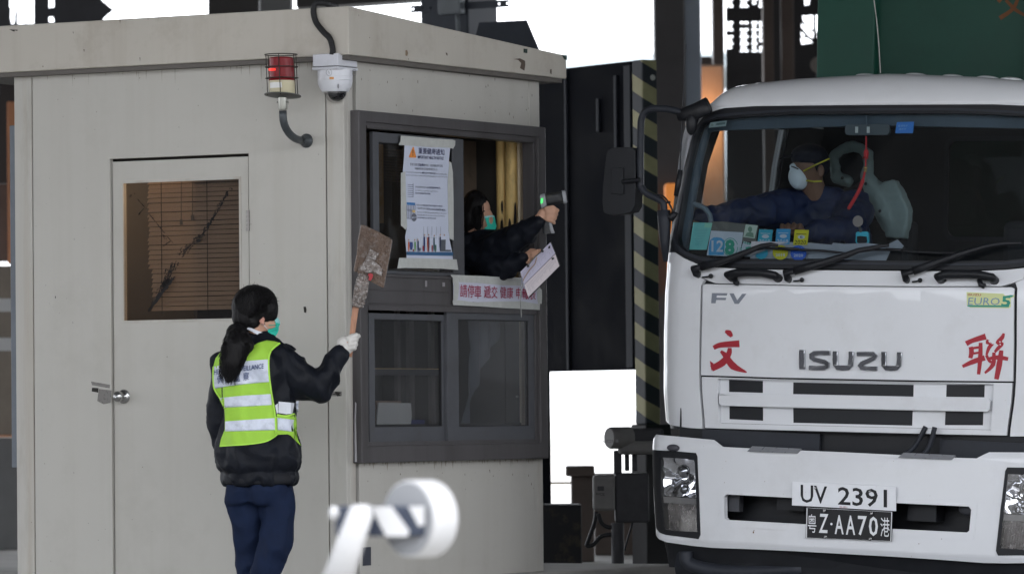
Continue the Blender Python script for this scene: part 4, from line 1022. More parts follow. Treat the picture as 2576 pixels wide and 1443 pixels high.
# outside mirror on its loop
cM = crop(2400, 200, 1.312)
TPm = TP(.18); mth = smoothpath([TPm(*cM(x, y)) for x, y in ((470, 345), (400, 318), (330, 307), (275, 308), (240, 322), (220, 355), (213, 420), (212, 690), (222, 725), (250, 755), (320, 790), (334, 812), (336, 850))], 5)
mr = part('mirror_arm', MB().tube(mth, .018, 12), M_blk2, truck, smooth=True)
part('mirror_mount', MB().tube([TPm(*cM(x, y)) for x, y in ((335, 840), (338, 900), (340, 1000), (344, 1110))], [.034, .034, .026, .012], 12), M_blk2, truck, smooth=True)
bk_ = MB().tube([TPm(*cM(x, y)) for x, y in ((410, 345), (450, 335), (510, 318), (570, 290))], [.028, .036, .042, .045], 12, sq=.6).ell(TPm(*cM(480, 385)), (.03, .03, .06)); part('mirror_bracket', bk_, M_blk, truck, smooth=True)
part('mirror_bracket', MB().tube([TPm(*cM(350, 860)), TPm(*cM(378, 880)), TPm(*cM(392, 850))], [.02, .02, .02], 8), M_blk, truck, smooth=True)
part('sensor_cable', MB().tube(smoothpath([TPm(*cM(x, y)) for x, y in ((300, 760), (330, 765), (360, 800), (385, 850))], 5) + [], .005, 6).tube([TPm(*cM(345, 800)), TPm(*cM(368, 797))], .006, 6), M_blk, truck, smooth=True)
q = [cM(x, y) for x, y in ((75, 530), (100, 516), (150, 512), (205, 514), (220, 530), (222, 700), (218, 820), (200, 850), (150, 862), (80, 865), (55, 855), (48, 800), (52, 700), (62, 600))]
q3 = [Tf.plane(x, y, 1, .24) for x, y in q]; mb = MB(); sheet([(p.x, p.z) for p in q3], lambda x, z, o: V((x, .16 - o * 1., z)), .09, (), (), (), mb)
mh_ = part('mirror_housing', mb, M_blk, truck, bevel=.03, seg=4, auto=50)
q3 = [Tf.plane(*cM(x, y), 1, .15) for x, y in ((62, 618), (122, 615), (124, 755), (112, 757), (58, 752))]; mb = MB(); sheet([(p.x, p.z) for p in q3], lambda x, z, o: V((x, .148 - o, z)), .014, (), (), (), mb)
part('mirror_pivot', mb.merge(MB().tube([Tf.plane(*cM(115, 690), 1, .145), Tf.plane(*cM(212, 680), 1, .145)], .012, 8)), M_blk, mh_, bevel=.004)
# door guard strip at the left edge and aerials
part('guard_strip', MB().tube([Tf.plane(*cM(x, y), 1, .2) for x, y in ((422, 628), (410, 700), (398, 765))], [.012, .016, .012], 8), M_blk, truck, smooth=True)
part('aerial', MB().tube([Tf.plane(x, y, 1, .3) for x, y in ((1726, 111), (1717.6, 274), (1710.7, 432))], [.002, .003, .0035], 6), M_blk2, truck)
part('aerial', MB().tube(smoothpath([Tf.plane(x, y, 1, .6) for x, y in ((2196, -20), (2204, 40), (2210, 100), (2215, 184))], 4), .0028, 6), mat('aerial_grey', (.3, .3, .28), .4), truck)

# ================================================================== cargo container behind the cab
M_green = mat('container_green', (.010, .060, .041), .45, var=.12, vscale=2, bump=.05, bscale=6, dirt_sheen=(.006, .02, .016), dscale=2, damt=.5)
M_green2 = mat('container_green_post', (.011, .068, .046), .4, var=.1, vscale=3)
ct = thing('cargo_container', 'dark green steel cargo container carried behind the white cab', 'container', Tf, (0, 2.25, -.5))
part('front_panel', MB().box(-1.1, 1.1, 2.30, 2.33, -.4, 2.2), M_green, ct)
for sx_ in (-1, 1): part('corner_post', MB().box(*sorted((sx_ * 1.19, sx_ * .85)), 2.24, 2.32, -.45, 2.25), M_green2, ct, bevel=.008)
part('rib', MB().box(.0, .07, 2.27, 2.30, -.4, 2.2), M_green2, ct, bevel=.008)
part('side_panel', MB().box(-1.19, -1.16, 2.325, 8, -.45, 2.25).box(1.16, 1.19, 2.325, 8, -.45, 2.25).box(-1.15, 1.15, 2.34, 8, 2.2, 2.25).box(-1.15, 1.15, 2.34, 8, -.45, -.4), M_green, ct, split=True)
c4 = crop(2600, 0, 1.258); ol = MB(); pf = lambda x, y: Tf.plane(x, y, 1, 2.298)
for q in (sx([(1752, 10), (1790, -30), (1840, -60)], [20, 16, 20]), sx([(1860, -40), (1830, 40), (1760, 92)], [16, 18, 22]), sx([(1790, 0), (1840, 50), (1895, 82)], [14, 18, 12])): decal(ol, cm(c4, q), pf)
part('painted_character', ol, mat('faded_orange', (.16, .06, .02), .6), ct)

# ================================================================== background
M_bgd = mat('dark_steel', (.035, .034, .036), .6, var=.3, vscale=1.5)
M_brown = mat('brown_steel', (.10, .078, .068), .6, var=.25, vscale=1.5, dirt_sheen=(.05, .035, .03), dscale=1.2)
M_bluegrey = mat('blue_grey_steel', (.40, .45, .52), .5, var=.1, vscale=1.5)
def WP(Y): return lambda px, py: W(px, py, Y)
def upbox(name, label, cat, px0, px1, pyt, Y, m_, dep=.3, pyb=None, group=None, zb=0, zt=None, bevel=.01):
    a = W(px0, 600 if pyb is None else (pyt + (pyb or 0)) / 2, Y); b = W(px1, 600 if pyb is None else (pyt + pyb) / 2, Y)
    z1 = zt if zt is not None else W(px0, pyt, Y).z; z0 = zb if pyb is None else W(px0, pyb, Y).z
    c = ((a.x + b.x) / 2, Y + dep / 2, z0)
    return single(name, MB().box(a.x, b.x, Y, Y + dep, z0, z1), m_, label, cat, loc=c, group=group, bevel=bevel)
# canopy overhead
can = thing('canopy_roof', 'large dark canopy roof over the checkpoint lanes', 'canopy', WORLD, (0, 30, 5.8))
part('deck', MB().box(-26, 26, 13.6, 43, 6.0, 6.3), mat('canopy_deck', (.16, .165, .17), .8, var=.1, vscale=.5), can)
for k in range(6): part('girder', MB().box(-26, 26, 15 + k * 5 - .1, 15 + k * 5 + .1, 5.6, 5.995), M_bgd, can)
single('unseen_building', MB().box(-60, 60, -50, -45, 0, 11).box(-60, -50, -44.9, -26, 0, 9).box(-60, -50, -23, -16, 0, 7).box(-60, -50, -14.5, 5, 0, 9), mat('unseen_building_grey', (.045, .045, .05), .8, var=.2, vscale=.3), 'unseen dark building added behind the camera to dim skylight and shape reflections', 'building', loc=(0, -47, 0))  # added out of view; its blocks and gaps shape dimming and reflections
# pillars to the right of the booth
upbox('steel_pillar', 'broad dark steel pillar just right of the striped column', 'pillar', 1652, 1728, 0, 38, mat('pillar_grey', (.085, .08, .082), .6, var=.15, vscale=2), .4, zt=5.99)
upbox('steel_pillar', 'pale blue grey pillar between the broad dark pillar and the orange lit block', 'pillar', 1728.5, 1769, 0, 38.2, M_bluegrey, .25, zt=5.59)
upbox('steel_pillar', 'rusty brown column rising above the orange lit block', 'pillar', 1799, 1827, 0, 40.5, M_brown, .3, zt=5.99)
upbox('steel_pillar', 'brown column against the left end of the pierced screen, above the cab', 'pillar', 1925, 1952, 0, 41, M_brown, .2, zt=5.99)
upbox('steel_pillar', 'brown column nearest the grey round lamp, above the cab', 'pillar', 1972, 2003, 0, 41, M_brown, .2, zt=5.99)
M_orb = mat('tan_concrete', (.40, .30, .23), .8, var=.15, vscale=3, dirt_sheen=(.2, .13, .09), dscale=4, stretch=(1, 1, .3))
ob = thing('concrete_block', 'tan concrete block lit orange behind the left edge of the cab', 'block', WORLD, (W(1784, 600, 38.9).x, 38.9, 0))
a = W(1743, 600, 38.8); b = W(1826, 600, 38.8); part('body', MB().box(a.x, b.x, 38.8, 39.4, 0, W(1784, 161, 38.8).z), M_orb, ob, bevel=.02)
cO = crop(2700, 0, 2.886); a = W(*cO(262, 640), 38.8); b = W(*cO(440, 750), 38.8); part('cap', MB().box(a.x, b.x, 38.9, 39.3, b.z - .02, a.z), M_brown, ob, bevel=.02)
sl_ = bpy.data.lights.new('sodium_light', 'POINT'); sl_.energy = 4.5; sl_.color = (1, .5, .22); sl_.shadow_soft_size = .1
so = bpy.data.objects.new('sodium_light', sl_); so.location = W(1744, 330, 38.6); COL.objects.link(so)
lf = thing('orange_lit_item', 'small item with orange light in its colour on the side of the broad dark pillar', 'lamp', WORLD, W(1686, 560, 37.9))
a = W(1671, 462, 37.9); b = W(1704, 592, 37.9); part('body', MB().box(a.x, b.x, 37.8, 37.99, b.z, a.z), mat('orange_glow', (.55, .19, .05), .6, emit=(1, .35, .08), estr=.12), lf, bevel=.02)  # orange light falling on this item is put into colour and faint emission
part('stem', MB().box(a.x + .02, b.x - .06, 37.85, 37.99, W(1686, 740, 37.9).z, b.z), mat('orange_glow', (.5, .2, .06)), lf)
# pierced screen
hl = []
rnd = random.Random(5)
def R4(x0, y0, x1, y1): return cm(cO, [(x0, y0), (x1, y0), (x1, y1), (x0, y1)])
for x0, x1 in ((590, 675), (755, 845), (888, 950), (972, 1040)):
    for base, n in ((-20, 3), (250, 9)):
        for k in range(n):
            y = base + k * 41
            if rnd.random() < .12: continue
            w_ = x1 - x0
            if k % 2 == 0: hl += [R4(x0, y, x0 + w_ * .34, y + 22), R4(x0 + w_ * .52, y, x1 - 4, y + 22)]
            else: hl += [R4(x0 + 6, y, x0 + w_ * .72, y + 22)]
hl += [R4(1225, 205, 1268, 380), R4(1229, 396, 1268, 515)]
for q in ([(1470, 185), (1590, 180), (1590, 340), (1530, 310), (1480, 230)], [(1460, 270), (1600, 380), (1590, 440), (1540, 410), (1460, 310)], [(1455, 365), (1500, 410), (1460, 430)], [(1455, 440), (1530, 440), (1585, 490), (1460, 510)],
          [(1625, 175), (1665, 175), (1700, 385), (1635, 380)], [(1682, 170), (1715, 170), (1712, 265), (1700, 262)], [(1745, 165), (1815, 165), (1815, 430), (1745, 400)], [(1645, 405), (1710, 420), (1705, 465), (1650, 450)], [(1740, 445), (1800, 470), (1790, 485), (1745, 470)],
          [(1500, -40), (1555, -40), (1550, 50), (1500, 60)], [(1690, -40), (1720, -40), (1715, 35), (1690, 30)], [(1750, -40), (1815, -40), (1810, 40), (1760, 45)]): hl.append(cm(cO, q))
ws_ = lambda P: [(W(x, y, 42).x, W(x, y, 42).z) for x, y in P]
def inpoly(x, y, q):
    c = False; n = len(q)
    for i in range(n):
        x0, y0 = q[i][0], q[i][1]; x1, y1 = q[i - 1][0], q[i - 1][1]
        if (y0 > y) != (y1 > y) and x < (x1 - x0) * (y - y0) / (y1 - y0) + x0: c = not c
    return c
def cellscreen(Y, x0, x1, y0, y1, st, holes, solid, inside=None):
    mb = MB(); bbs = [(min(p[0] for p in h), max(p[0] for p in h), min(p[1] for p in h), max(p[1] for p in h), h) for h in holes]
    nx = int((x1 - x0) / st); ny = int((y1 - y0) / st)
    for j in range(ny):
        run = None; cyy = y0 + (j + .5) * st; row = [b for b in bbs if b[2] - 2 <= cyy <= b[3] + 2]
        for i in range(nx + 1):
            cxx = x0 + (i + .5) * st; ok = i < nx and (inside is None or inpoly(cxx, cyy, inside)) and not any(b[0] - 1 <= cxx <= b[1] + 1 and inpoly(cxx, cyy, b[4]) for b in row)
            if ok and run is None: run = i
            if not ok and run is not None:
                a, b = x0 + run * st, x0 + i * st; c, d = y0 + j * st, y0 + (j + 1) * st
                mb.add([W(a, c, Y), W(b, c, Y), W(b, d, Y), W(a, d, Y)], [(0, 1, 2, 3)]); run = None
    for a, b, c, d in solid: mb.add([W(a, c, Y), W(b, c, Y), W(b, d, Y), W(a, d, Y)], [(0, 1, 2, 3)])
    return mb
scr_ = single('pierced_screen', cellscreen(41.8, 1826, 2108, -62, 214, 1.6, hl, [(1826, 2108, -260, -62.2), (2108.2, 2700, -260, 1000), (1826, 2108, 212, 1080)]), M_bgd, 'dark pierced steel screen behind the cab roof with sky through its holes', 'screen', loc=(W(2100, 600, 42).x, 42, 0))
scr_.modifiers.new('thick', 'SOLIDIFY').thickness = .004
rl = thing('round_lamp', 'grey rounded lamp head on a short stalk above the cab roof', 'lamp', WORLD, W(2059, 200, 41.5))
a = W(2059, 163, 41.5); part('head', MB().lathe([(.02, .12), (.06, .06), (.068, 0), (.066, -.01), (.055, -.012)], 24, a, (0, 1, 0)), mat('lamp_grey', (.2, .18, .16), .5), rl, smooth=True)
part('stalk', MB().tube([a + V((0, .05, -.05)), a + V((0, .05, -1.2))], .02, 8), M_bgd, rl)
# dark raised cabinet
Cf = Frame(W(1592, 560, 29.6), radians(56))
z1 = Cf.plane(1592, 152.5, 1, 0).z; z0 = Cf.plane(1609, 928.5, 1, 0).z
M_cab = mat('cabinet_paint', (.0085, .0095, .013), .7, var=.4, vscale=2, spec=.05)
cb = thing('dark_cabinet', 'tall black steel cabinet raised behind the booth window, light under it', 'cabinet', Cf, (0, 0, z0))
xl = Cf.plane(1300, 560, 1, 0).x
part('body', MB().box(xl, 0, .0, .12, z0, z1), M_cab, cb, bevel=.01)
def cbox(px0, px1, py0, py1, t=.02):
    a = Cf.plane(px0, py0, 1, 0); b = Cf.plane(px1, py0, 1, 0); c = Cf.plane(px0, py1, 1, 0); return MB().box(a.x, b.x, -t, 0, c.z, a.z)
part('edge_frame', cbox(1574, 1591, 165, 925), mat('cabinet_edge', (.02, .023, .032), .6), cb, bevel=.005)
part('door_rib', cbox(1549, 1556, 190, 500), MATS['cabinet_edge'], cb, bevel=.004)
part('door_rib', cbox(1505, 1512, 248, 332), MATS['cabinet_edge'], cb, bevel=.004)
part('door_rib', cbox(1424, 1430, 178, 930), MATS['cabinet_edge'], cb, bevel=.004)
part('leg', MB().box(xl + .1, xl + .2, .02, .1, -Cf.o.z, z0), M_cab, cb)
# striped column
Sf = Frame(W(1620, 600, 29.2), radians(56))
ms = bpy.data.materials.new('hazard_stripes'); ms.use_nodes = True; MATS['hazard'] = ms
N = ms.node_tree.nodes; L = ms.node_tree.links; b_ = N['Principled BSDF']; b_.inputs['Roughness'].default_value = .6
tc = N.new('ShaderNodeTexCoord'); sp = N.new('ShaderNodeSeparateXYZ'); L.new(tc.outputs['Object'], sp.inputs[0])
ad = N.new('ShaderNodeMath'); L.new(sp.outputs[0], ad.inputs[0]); L.new(sp.outputs[1], ad.inputs[1])
mu = N.new('ShaderNodeMath'); mu.operation = 'MULTIPLY_ADD'; mu.inputs[1].default_value = .46; L.new(ad.outputs[0], mu.inputs[0]); L.new(sp.outputs[2], mu.inputs[2])
dv = N.new('ShaderNodeMath'); dv.operation = 'DIVIDE'; dv.inputs[1].default_value = .2085; L.new(mu.outputs[0], dv.inputs[0])
fr_ = N.new('ShaderNodeMath'); fr_.operation = 'FRACT'; L.new(dv.outputs[0], fr_.inputs[0])
gt = N.new('ShaderNodeMath'); gt.operation = 'GREATER_THAN'; gt.inputs[1].default_value = .52; L.new(fr_.outputs[0], gt.inputs[0])
ns = N.new('ShaderNodeTexNoise'); ns.inputs['Scale'].default_value = 12; ns.inputs['Detail'].default_value = 6; L.new(tc.outputs['Object'], ns.inputs['Vector'])
m1 = N.new('ShaderNodeMix'); m1.data_type = 'RGBA'; L.new(ns.outputs[0], m1.inputs[0]); m1.inputs[6].default_value = (.46, .43, .24, 1); m1.inputs[7].default_value = (.28, .26, .15, 1)
m2 = N.new('ShaderNodeMix'); m2.data_type = 'RGBA'; L.new(gt.outputs[0], m2.inputs[0]); m2.inputs[6].default_value = (.035, .04, .05, 1); L.new(m1.outputs[2], m2.inputs[7]); L.new(m2.outputs[2], b_.inputs['Base Color'])
zt_ = Sf.plane(1620, 149, 1, 0).z; wS = .108 * 29.2 / 29.5
sc_ = thing('striped_column', 'square column with faded yellow and black hazard stripes', 'column', Sf, (0, 0, -Sf.o.z))
part('shaft', MB().box(-wS, 0, 0, wS, -Sf.o.z + .9, zt_), ms, sc_, bevel=.008)
part('base', MB().box(-wS - .02, .03, -.02, wS + .06, -Sf.o.z, -Sf.o.z + .9), M_bgd, sc_, bevel=.01)
a = Sf.plane(1642, 195, 0, .0); part('bolt', MB().ell(a, (.012, .018, .018)), mat('pale_bolt', (.5, .5, .48), .5), sc_, smooth=True)
# things seen under the cabinet
upbox('rail', 'thin yellow and black rail crossing the gap right of the booth', 'rail', 1330, 1440, 1211.5, 33, mat('rail_paint', (.30, .2, .06), .6), .05, 1217)
upbox('low_post', 'brown low post with a wider cap behind the card reader', 'post', 1431, 1488, 1178, 32.5, M_brown, .3, zb=0)
upbox('post_cap', 'wide brown cap on the low post behind the card reader', 'cap', 1424, 1496, 1171, 32.4, M_brown, .4, 1197)
upbox('low_wall', 'brown low wall right of the low post, behind the card reader', 'wall', 1489, 1640, 1190, 34, M_brown, .3, zb=0)
upbox('black_box', 'black weathered box on the ground right of the booth', 'box', 1340, 1456, 1269, 29.5, mat('black_weathered', (.02, .02, .022), .7, dirt_sheen=(.2, .15, .08), dscale=9, damt=.4), .5, zb=0)
far = W(1252, 128, 150); single('distant_roof', MB().box(-20, 40, 150, 160, W(1400, 176, 150).z, W(1400, 134, 150).z), mat('distant_roof', (.30, .34, .36), .8), 'pale distant canopy roof across the white sky', 'roof', loc=(0, 150, 0))
# card reader
rd_ = thing('card_reader', 'grey card reader with a drum head on a dark post beside the lane', 'card reader', WORLD, W(1553, 1500, 27.5))
c7 = crop(2100, 1100, 1.2086); P7 = lambda x, y, Y=27.5: W(*c7(x, y), Y)
s27 = 27.5 / FPX
M_rg = mat('reader_grey', (.16, .155, .15), .55, var=.15, vscale=12); M_rd = mat('reader_dark', (.045, .045, .05), .6, var=.2, vscale=12)
hx_ = P7(415, 785); rr = 53 / 1.2086 * .6289 * s27
dx = V((1, .55, 0)).normalized()
part('drum_head', MB().lathe([(rr * .9, -.012), (rr, 0), (rr, .12)], 28, hx_, dx), M_rg, rd_, auto=40)
a = P7(440, 740); b = P7(620, 865); part('arm', MB().box(a.x + .03, b.x + .06, 27.55, 27.68, b.z, a.z), M_rd, rd_, bevel=.015)
a = P7(450, 800); b = P7(612, 860); part('arm_cover', MB().box(a.x, b.x + .05, 27.5, 27.6, b.z - .005, a.z), M_rg, rd_, bevel=.02)
part('neck', MB().box(P7(422, 0).x, P7(460, 0).x, 27.56, 27.64, P7(0, 965).z, P7(0, 850).z).box(P7(475, 0).x, P7(497, 0).x, 27.58, 27.62, P7(0, 950).z, P7(0, 860).z).box(P7(512, 0).x, P7(536, 0).x, 27.58, 27.62, P7(0, 950).z, P7(0, 860).z), M_rd, rd_, bevel=.006)
part('control_box', MB().box(P7(318, 0).x, P7(425, 0).x, 27.48, 27.62, P7(0, 1140).z, P7(0, 968).z), M_rg, rd_, bevel=.018, seg=3)
part('junction_box', MB().box(P7(425, 0).x, P7(590, 0).x, 27.55, 27.72, P7(0, 1200).z, P7(0, 960).z), M_rd, rd_, bevel=.012)
a = P7(350, 1018, 27.478); b = P7(382, 1040, 27.478); part('keyhole', MB().box(a.x, b.x, 27.474, 27.482, b.z, a.z), M_rd, rd_)
t = MB(); text(t, 'AVCSS', [c7(342, 1048), c7(384, 1052), c7(384, 1064), c7(342, 1060)], lambda x, y: W(x, y, 27.478), .01)
nrm = V((-dx.x, -dx.y, 0)); fpl = hx_ + nrm * .0135
def onface(px, py):
    d = ray(px, py); k = (fpl - CAM).dot(dx) / d.dot(dx); return CAM + d * k
text(t, 'AVCSS 13', [c7(372, 795), c7(450, 792), c7(450, 806), c7(372, 810)], onface, .01)
part('lettering', t, M_ink, rd_)
part('post', MB().tube([P7(447, 1195), V((P7(447, 1200).x, 27.5, 0))], .032 * 1.1, 16), M_rd, rd_, auto=40)
part('cable', MB().tube(smoothpath([P7(x, y, 27.52) for x, y in ((345, 1140), (335, 1200), (310, 1270), (300, 1305), (330, 1300), (370, 1260), (425, 1250))], 6), .012, 10), M_blk, rd_, smooth=True)
part('cable', MB().tube(smoothpath([P7(x, y, 27.5) for x, y in ((355, 1150), (370, 1195), (400, 1215), (430, 1212))], 6), .012, 10).tube(smoothpath([P7(x, y, 27.6) for x, y in ((520, 1190), (500, 1260), (480, 1330))], 6), .006, 8), M_blk, rd_, smooth=True)
# above the booth
Kf = Frame(W(1178, 100, 33), radians(32)); wk = 121 / cos(radians(32)) * 33 / FPX; dk = 74 / sin(radians(32)) * 33 / FPX
M_navy = mat('navy_steel', (.05, .058, .075), .5, var=.15, vscale=3); M_galv = mat('galvanised_steel', (.20, .22, .24), .5, var=.1, vscale=8)
kc = thing('steel_column', 'dark blue steel column rising behind the booth roof with a cable bracket', 'column', Kf, (0, 0, -Kf.o.z))
part('shaft', MB().box(-wk, 0, 0, dk, -Kf.o.z, 5.99 - Kf.o.z), M_navy, kc, bevel=.01)
kp_ = lambda x, y, d=-.02: Kf.plane(*c2(x, y), 1, d)
a = kp_(1275, 42); b = kp_(2055, 95); mb = MB()
hs2 = [[(kp_(x, y).x, kp_(x, y).z) for x, y in ((xx, 62), (xx + 16, 62), (xx + 16, 84), (xx, 84))] for xx in (1280, 1362, 1426, 1490, 1960, 2036)]
z_t = kp_(1300, 44).z; z_b = kp_(1300, 100).z
hs2 = [[(x, (z_t + z_b) / 2 + (z - (z_t + z_b) / 2) * .5) for x, z in h] for h in [[(kp_(xx, 60).x, z_b + .01), (kp_(xx + 18, 60).x, z_b + .01), (kp_(xx + 18, 60).x, z_t - .01), (kp_(xx, 60).x, z_t - .01)] for xx in (1282, 1362, 1426, 1490, 1965, 2030)]]
xe = kp_(2050, 70).x
sheet([(a.x, z_b), (xe, z_b), (xe, z_t), (a.x, z_t)], lambda x, z, o: V((x, -.022 - o, z)), .008, hs2, (), (), mb)
part('slotted_bracket', mb, M_navy, kc)
a = kp_(1535, -40); b = kp_(1715, 112); part('junction_box', MB().box(a.x, b.x, -.10, -.03, b.z, a.z), M_galv, kc, bevel=.01)
part('conduit', MB().tube([kp_(1641, 112, -.06), kp_(1648, 250, -.06)], .014, 10), M_galv, kc, smooth=True)
pq = cm(c2, [(1785, 290), (1815, 178), (2195, 158), (2310, 430)]); pp_ = [(W(x, y, 31.5).x, W(x, y, 31.5).z) for x, y in pq]
single('gusset_plate', sheet(pp_, lambda x, z, o: V((x, 31.5 - o, z)), .012), M_navy, 'grey blue trapezoid steel plate standing behind the booth roof edge', 'plate', loc=(pp_[0][0], 31.5, pp_[0][1]))
upbox('roof_beam', 'dark beam crossing the sky above the left half of the booth roof', 'beam', 523, 650, -200, 35, mat('beam_dark', (.06, .056, .055), .6, var=.2, vscale=2), .3, 90, group=None)
upbox('concrete_beam', 'pale grey concrete beam right of the dark beam over the booth roof', 'beam', 650.5, 731, -200, 36, mat('concrete_grey', (.28, .28, .28), .8, var=.1, vscale=3), .4, 90)
def beamq(name, label, q, Y, m_, th=.3):
    pp = [(W(x, y, Y).x, W(x, y, Y).z) for x, y in q]; return single(name, sheet(pp, lambda x, z, o: V((x, Y - o, z)), th), m_, label, 'beam', loc=(pp[0][0], Y, pp[0][1]), bevel=.01)
beamq('roof_beam', 'long dark beam at the top edge running behind the camera conduit', [(745, -80), (745, 16), (752, 19.5), (1075, -3), (1075, -80)], 35, MATS['beam_dark'])
M_lsteel = mat('left_steel', (.075, .075, .085), .6, var=.25, vscale=2)
cx6 = crop(0, 0, 1.258)
hh_ = [cm(cx6, q) for q in ([(50, -60), (78, -60), (78, 60), (72, 120), (56, 120), (50, 30)], [(88, -60), (130, -60), (130, 122), (88, 122)], [(137, -60), (172, -60), (172, 120), (137, 120)], [(248, -60), (272, -60), (272, 35), (248, 40)], [(246, 85), (270, 85), (272, 112), (246, 113)])]
o_l = cm(cx6, [(-900, -500), (560, -500), (510, 0), (570, 50), (520, 95), (510, 260), (-900, 260)]); wl_ = lambda P, Y=37: [(W(x, y, Y).x, W(x, y, Y).z) for x, y in P]
gd_ = single('rear_girder', cellscreen(37, 0, 284, -10, 70, 2.2, hh_, [(-500, -.2, -260, 240), (0, 284, -260, -10.2)], inside=cm(cx6, [(-20, -200), (560, -200), (510, 0), (570, 50), (520, 95), (510, 260), (-20, 260)])), M_lsteel, 'dark steel girder with bright slots at the top left corner', 'girder', loc=(wl_(o_l)[0][0], 37, 2), bevel=0)
gd_.modifiers.new('thick', 'SOLIDIFY').thickness = .01
upbox('rear_wall', 'dark brown wall strip left of the booth below the girder', 'wall', -900, 70, 205, 38, mat('wall_brown_dark', (.07, .062, .06), .7, var=.2, vscale=2), .2, 470)
upbox('rear_wall_panel', 'brown panel left of the booth halfway up', 'wall', -900, 70, 471, 37.5, mat('wall_brown', (.17, .125, .11), .7, var=.2, vscale=2), .2, 665)
upbox('orange_lit_strip', 'thin strip with orange light in its colour at the left edge of the picture', 'post', 18, 60, 255, 37.4, mat('orange_lit', (.55, .25, .13), .6), .1, 664)  # orange light along the wall border, put into a coloured strip
sh_ = thing('roller_shutter', 'beige slatted shutter behind the left edge of the booth', 'shutter', WORLD, W(0, 1000, 37))
for k in range(26):
    a = W(-500, 672 + k * 16.4, 37); b = W(70, 685 + k * 16.4, 37); m_ = mat('slat_beige', (.26, .22, .18), .5, var=.2, vscale=3) if k not in (5, 6, 11, 12) else mat('slat_pale', (.6, .6, .6), .4)
    part('slat', MB().box(a.x, b.x, 37, 37.04, b.z, a.z), m_, sh_, bevel=.006)
upbox('low_rear_wall', 'grey lower wall behind the left edge of the booth', 'wall', -900, 70, 1108, 37, mat('wall_grey', (.2, .2, .2), .7, var=.15, vscale=2), .2, zb=0)
upbox('orange_rail', 'thin orange rail on top of the grey lower wall at the left', 'rail', -900, 70, 1101, 36.95, MATS['orange_lit'], .2, 1107.5)
a = Bf.plane(25, 500, 1, .3); ztp = Bf.plane(30, 315, 1, .3).z; zbt = Bf.plane(40, 1175, 1, .3).z
part('side_channel', MB().box(a.x, XL - .004, .3, .36, zbt, ztp), mat('channel_blue_grey', (.17, .19, .22), .5, var=.1, vscale=9), booth, bevel=.003)

# ================================================================== things fixed to the booth
cB = crop(1000, 180, 3.28)
fl = A2(*cB(745, 1255)); py_ = -.236
bc = thing('warning_beacon', 'red and cream warning beacon in a wire cage on a curved grey arm', 'beacon', Bf, (fl.x, 0, fl.z))
ax_ = Bf.plane(*cB(430, 700), 1, py_).x; zz = lambda y: Bf.plane(*cB(430, y), 1, py_).z
k_ = lambda px: px / 3.28 * .62891 * 24.0 / FPX
M_pipe = mat('pipe_grey', (.07, .078, .085), .4, metal=.4, var=.15, vscale=20)
pt = [V((fl.x, 0, fl.z)), V((fl.x, -.05, fl.z))]
za = zz(860)
for k in range(9):
    t = k / 8 * pi / 2; rr_ = .17; pt.append(V((fl.x + (ax_ - fl.x) * (sin(t)), -.05 - (abs(py_) - .05) * sin(t), fl.z + (za - fl.z) * .82 * (1 - cos(t)))))
pt.append(V((ax_, py_, za)))
arm = part('arm', MB().tube(pt, k_(52), 18), M_pipe, bc, smooth=True)
part('flange', MB().lathe([(k_(95), 0), (k_(95), .008), (k_(70), .018), (k_(62), .04), (k_(56), .045)], 28, (fl.x, 0, fl.z), (0, -1, 0)), M_pipe, arm, auto=40)
part('clamp', MB().lathe([(k_(54), zz(850) - 0), (k_(60), zz(830)), (k_(60), zz(660))], 24, (ax_, py_, 0)).tube([V((ax_ - k_(80), py_, zz(748))), V((ax_ + k_(80), py_, zz(748)))], k_(10), 8).ell((ax_ - k_(85), py_, zz(748)), (k_(14),) * 3, n=10).ell((ax_ + k_(85), py_, zz(748)), (k_(14),) * 3, n=10), mat('clamp_steel', (.33, .33, .30), .35, metal=.8), bc, auto=40)
zd0 = zz(665)
tilt = lambda p: V((p.x, p.y - (p.z - zd0) * .07, p.z))
part('disc', MB().lathe([(k_(40), -.012), (k_(243), .0), (k_(243), .004), (k_(100), .004)], 40, (ax_, py_, zd0)).xf(lambda p: V((p.x, p.y, p.z - (p.y - py_) * .12))), mat('disc_metal', (.10, .10, .095), .45, metal=.5, var=.2, vscale=30), bc, smooth=False, auto=30)
M_redp = mat('red_lens', (.19, .005, .010), .3); M_crp = mat('cream_plastic', (.55, .50, .34), .3)
cr_ = MB(); n_ = 72; prof = [(k_(168), zz(640)), (k_(176), zz(560)), (k_(178), zz(470))]
cr_.lathe(prof, 48, (ax_, py_, 0)); part('base_lens', cr_.xf(tilt), M_crp, bc, auto=30)
rdm = MB().lathe([(k_(178), zz(468)), (k_(175), zz(445)), (k_(168), zz(435)), (k_(166), zz(300)), (k_(160), zz(180)), (k_(150), zz(166)), (k_(100), zz(158)), (k_(20), zz(155))], 48, (ax_, py_, 0))
part('red_dome', rdm.xf(tilt), M_redp, bc, auto=30)
gl_ = MB()
for k in range(-3, 4): gl_.box(ax_ + k_(k * 16 - 45), ax_ + k_(k * 16 - 40), py_ - k_(170), py_ - k_(166), zz(345), zz(315))
part('lit_element', gl_.xf(tilt), mat('red_glow', (.5, .02, .02), .4, emit=(1, .05, .03), estr=.7), bc)
lb = MB()
for k in range(-6, 7):
    t0 = -.02 + k / 6 * .55; t1 = t0 + .55 / 6
    if k == 6: break
    r_ = k_(181); lb.add([(ax_ + r_ * sin(t0), py_ - r_ * cos(t0), zz(570)), (ax_ + r_ * sin(t1), py_ - r_ * cos(t1), zz(570)), (ax_ + r_ * sin(t1), py_ - r_ * cos(t1), zz(498)), (ax_ + r_ * sin(t0), py_ - r_ * cos(t0), zz(498))], [(0, 1, 2, 3)])
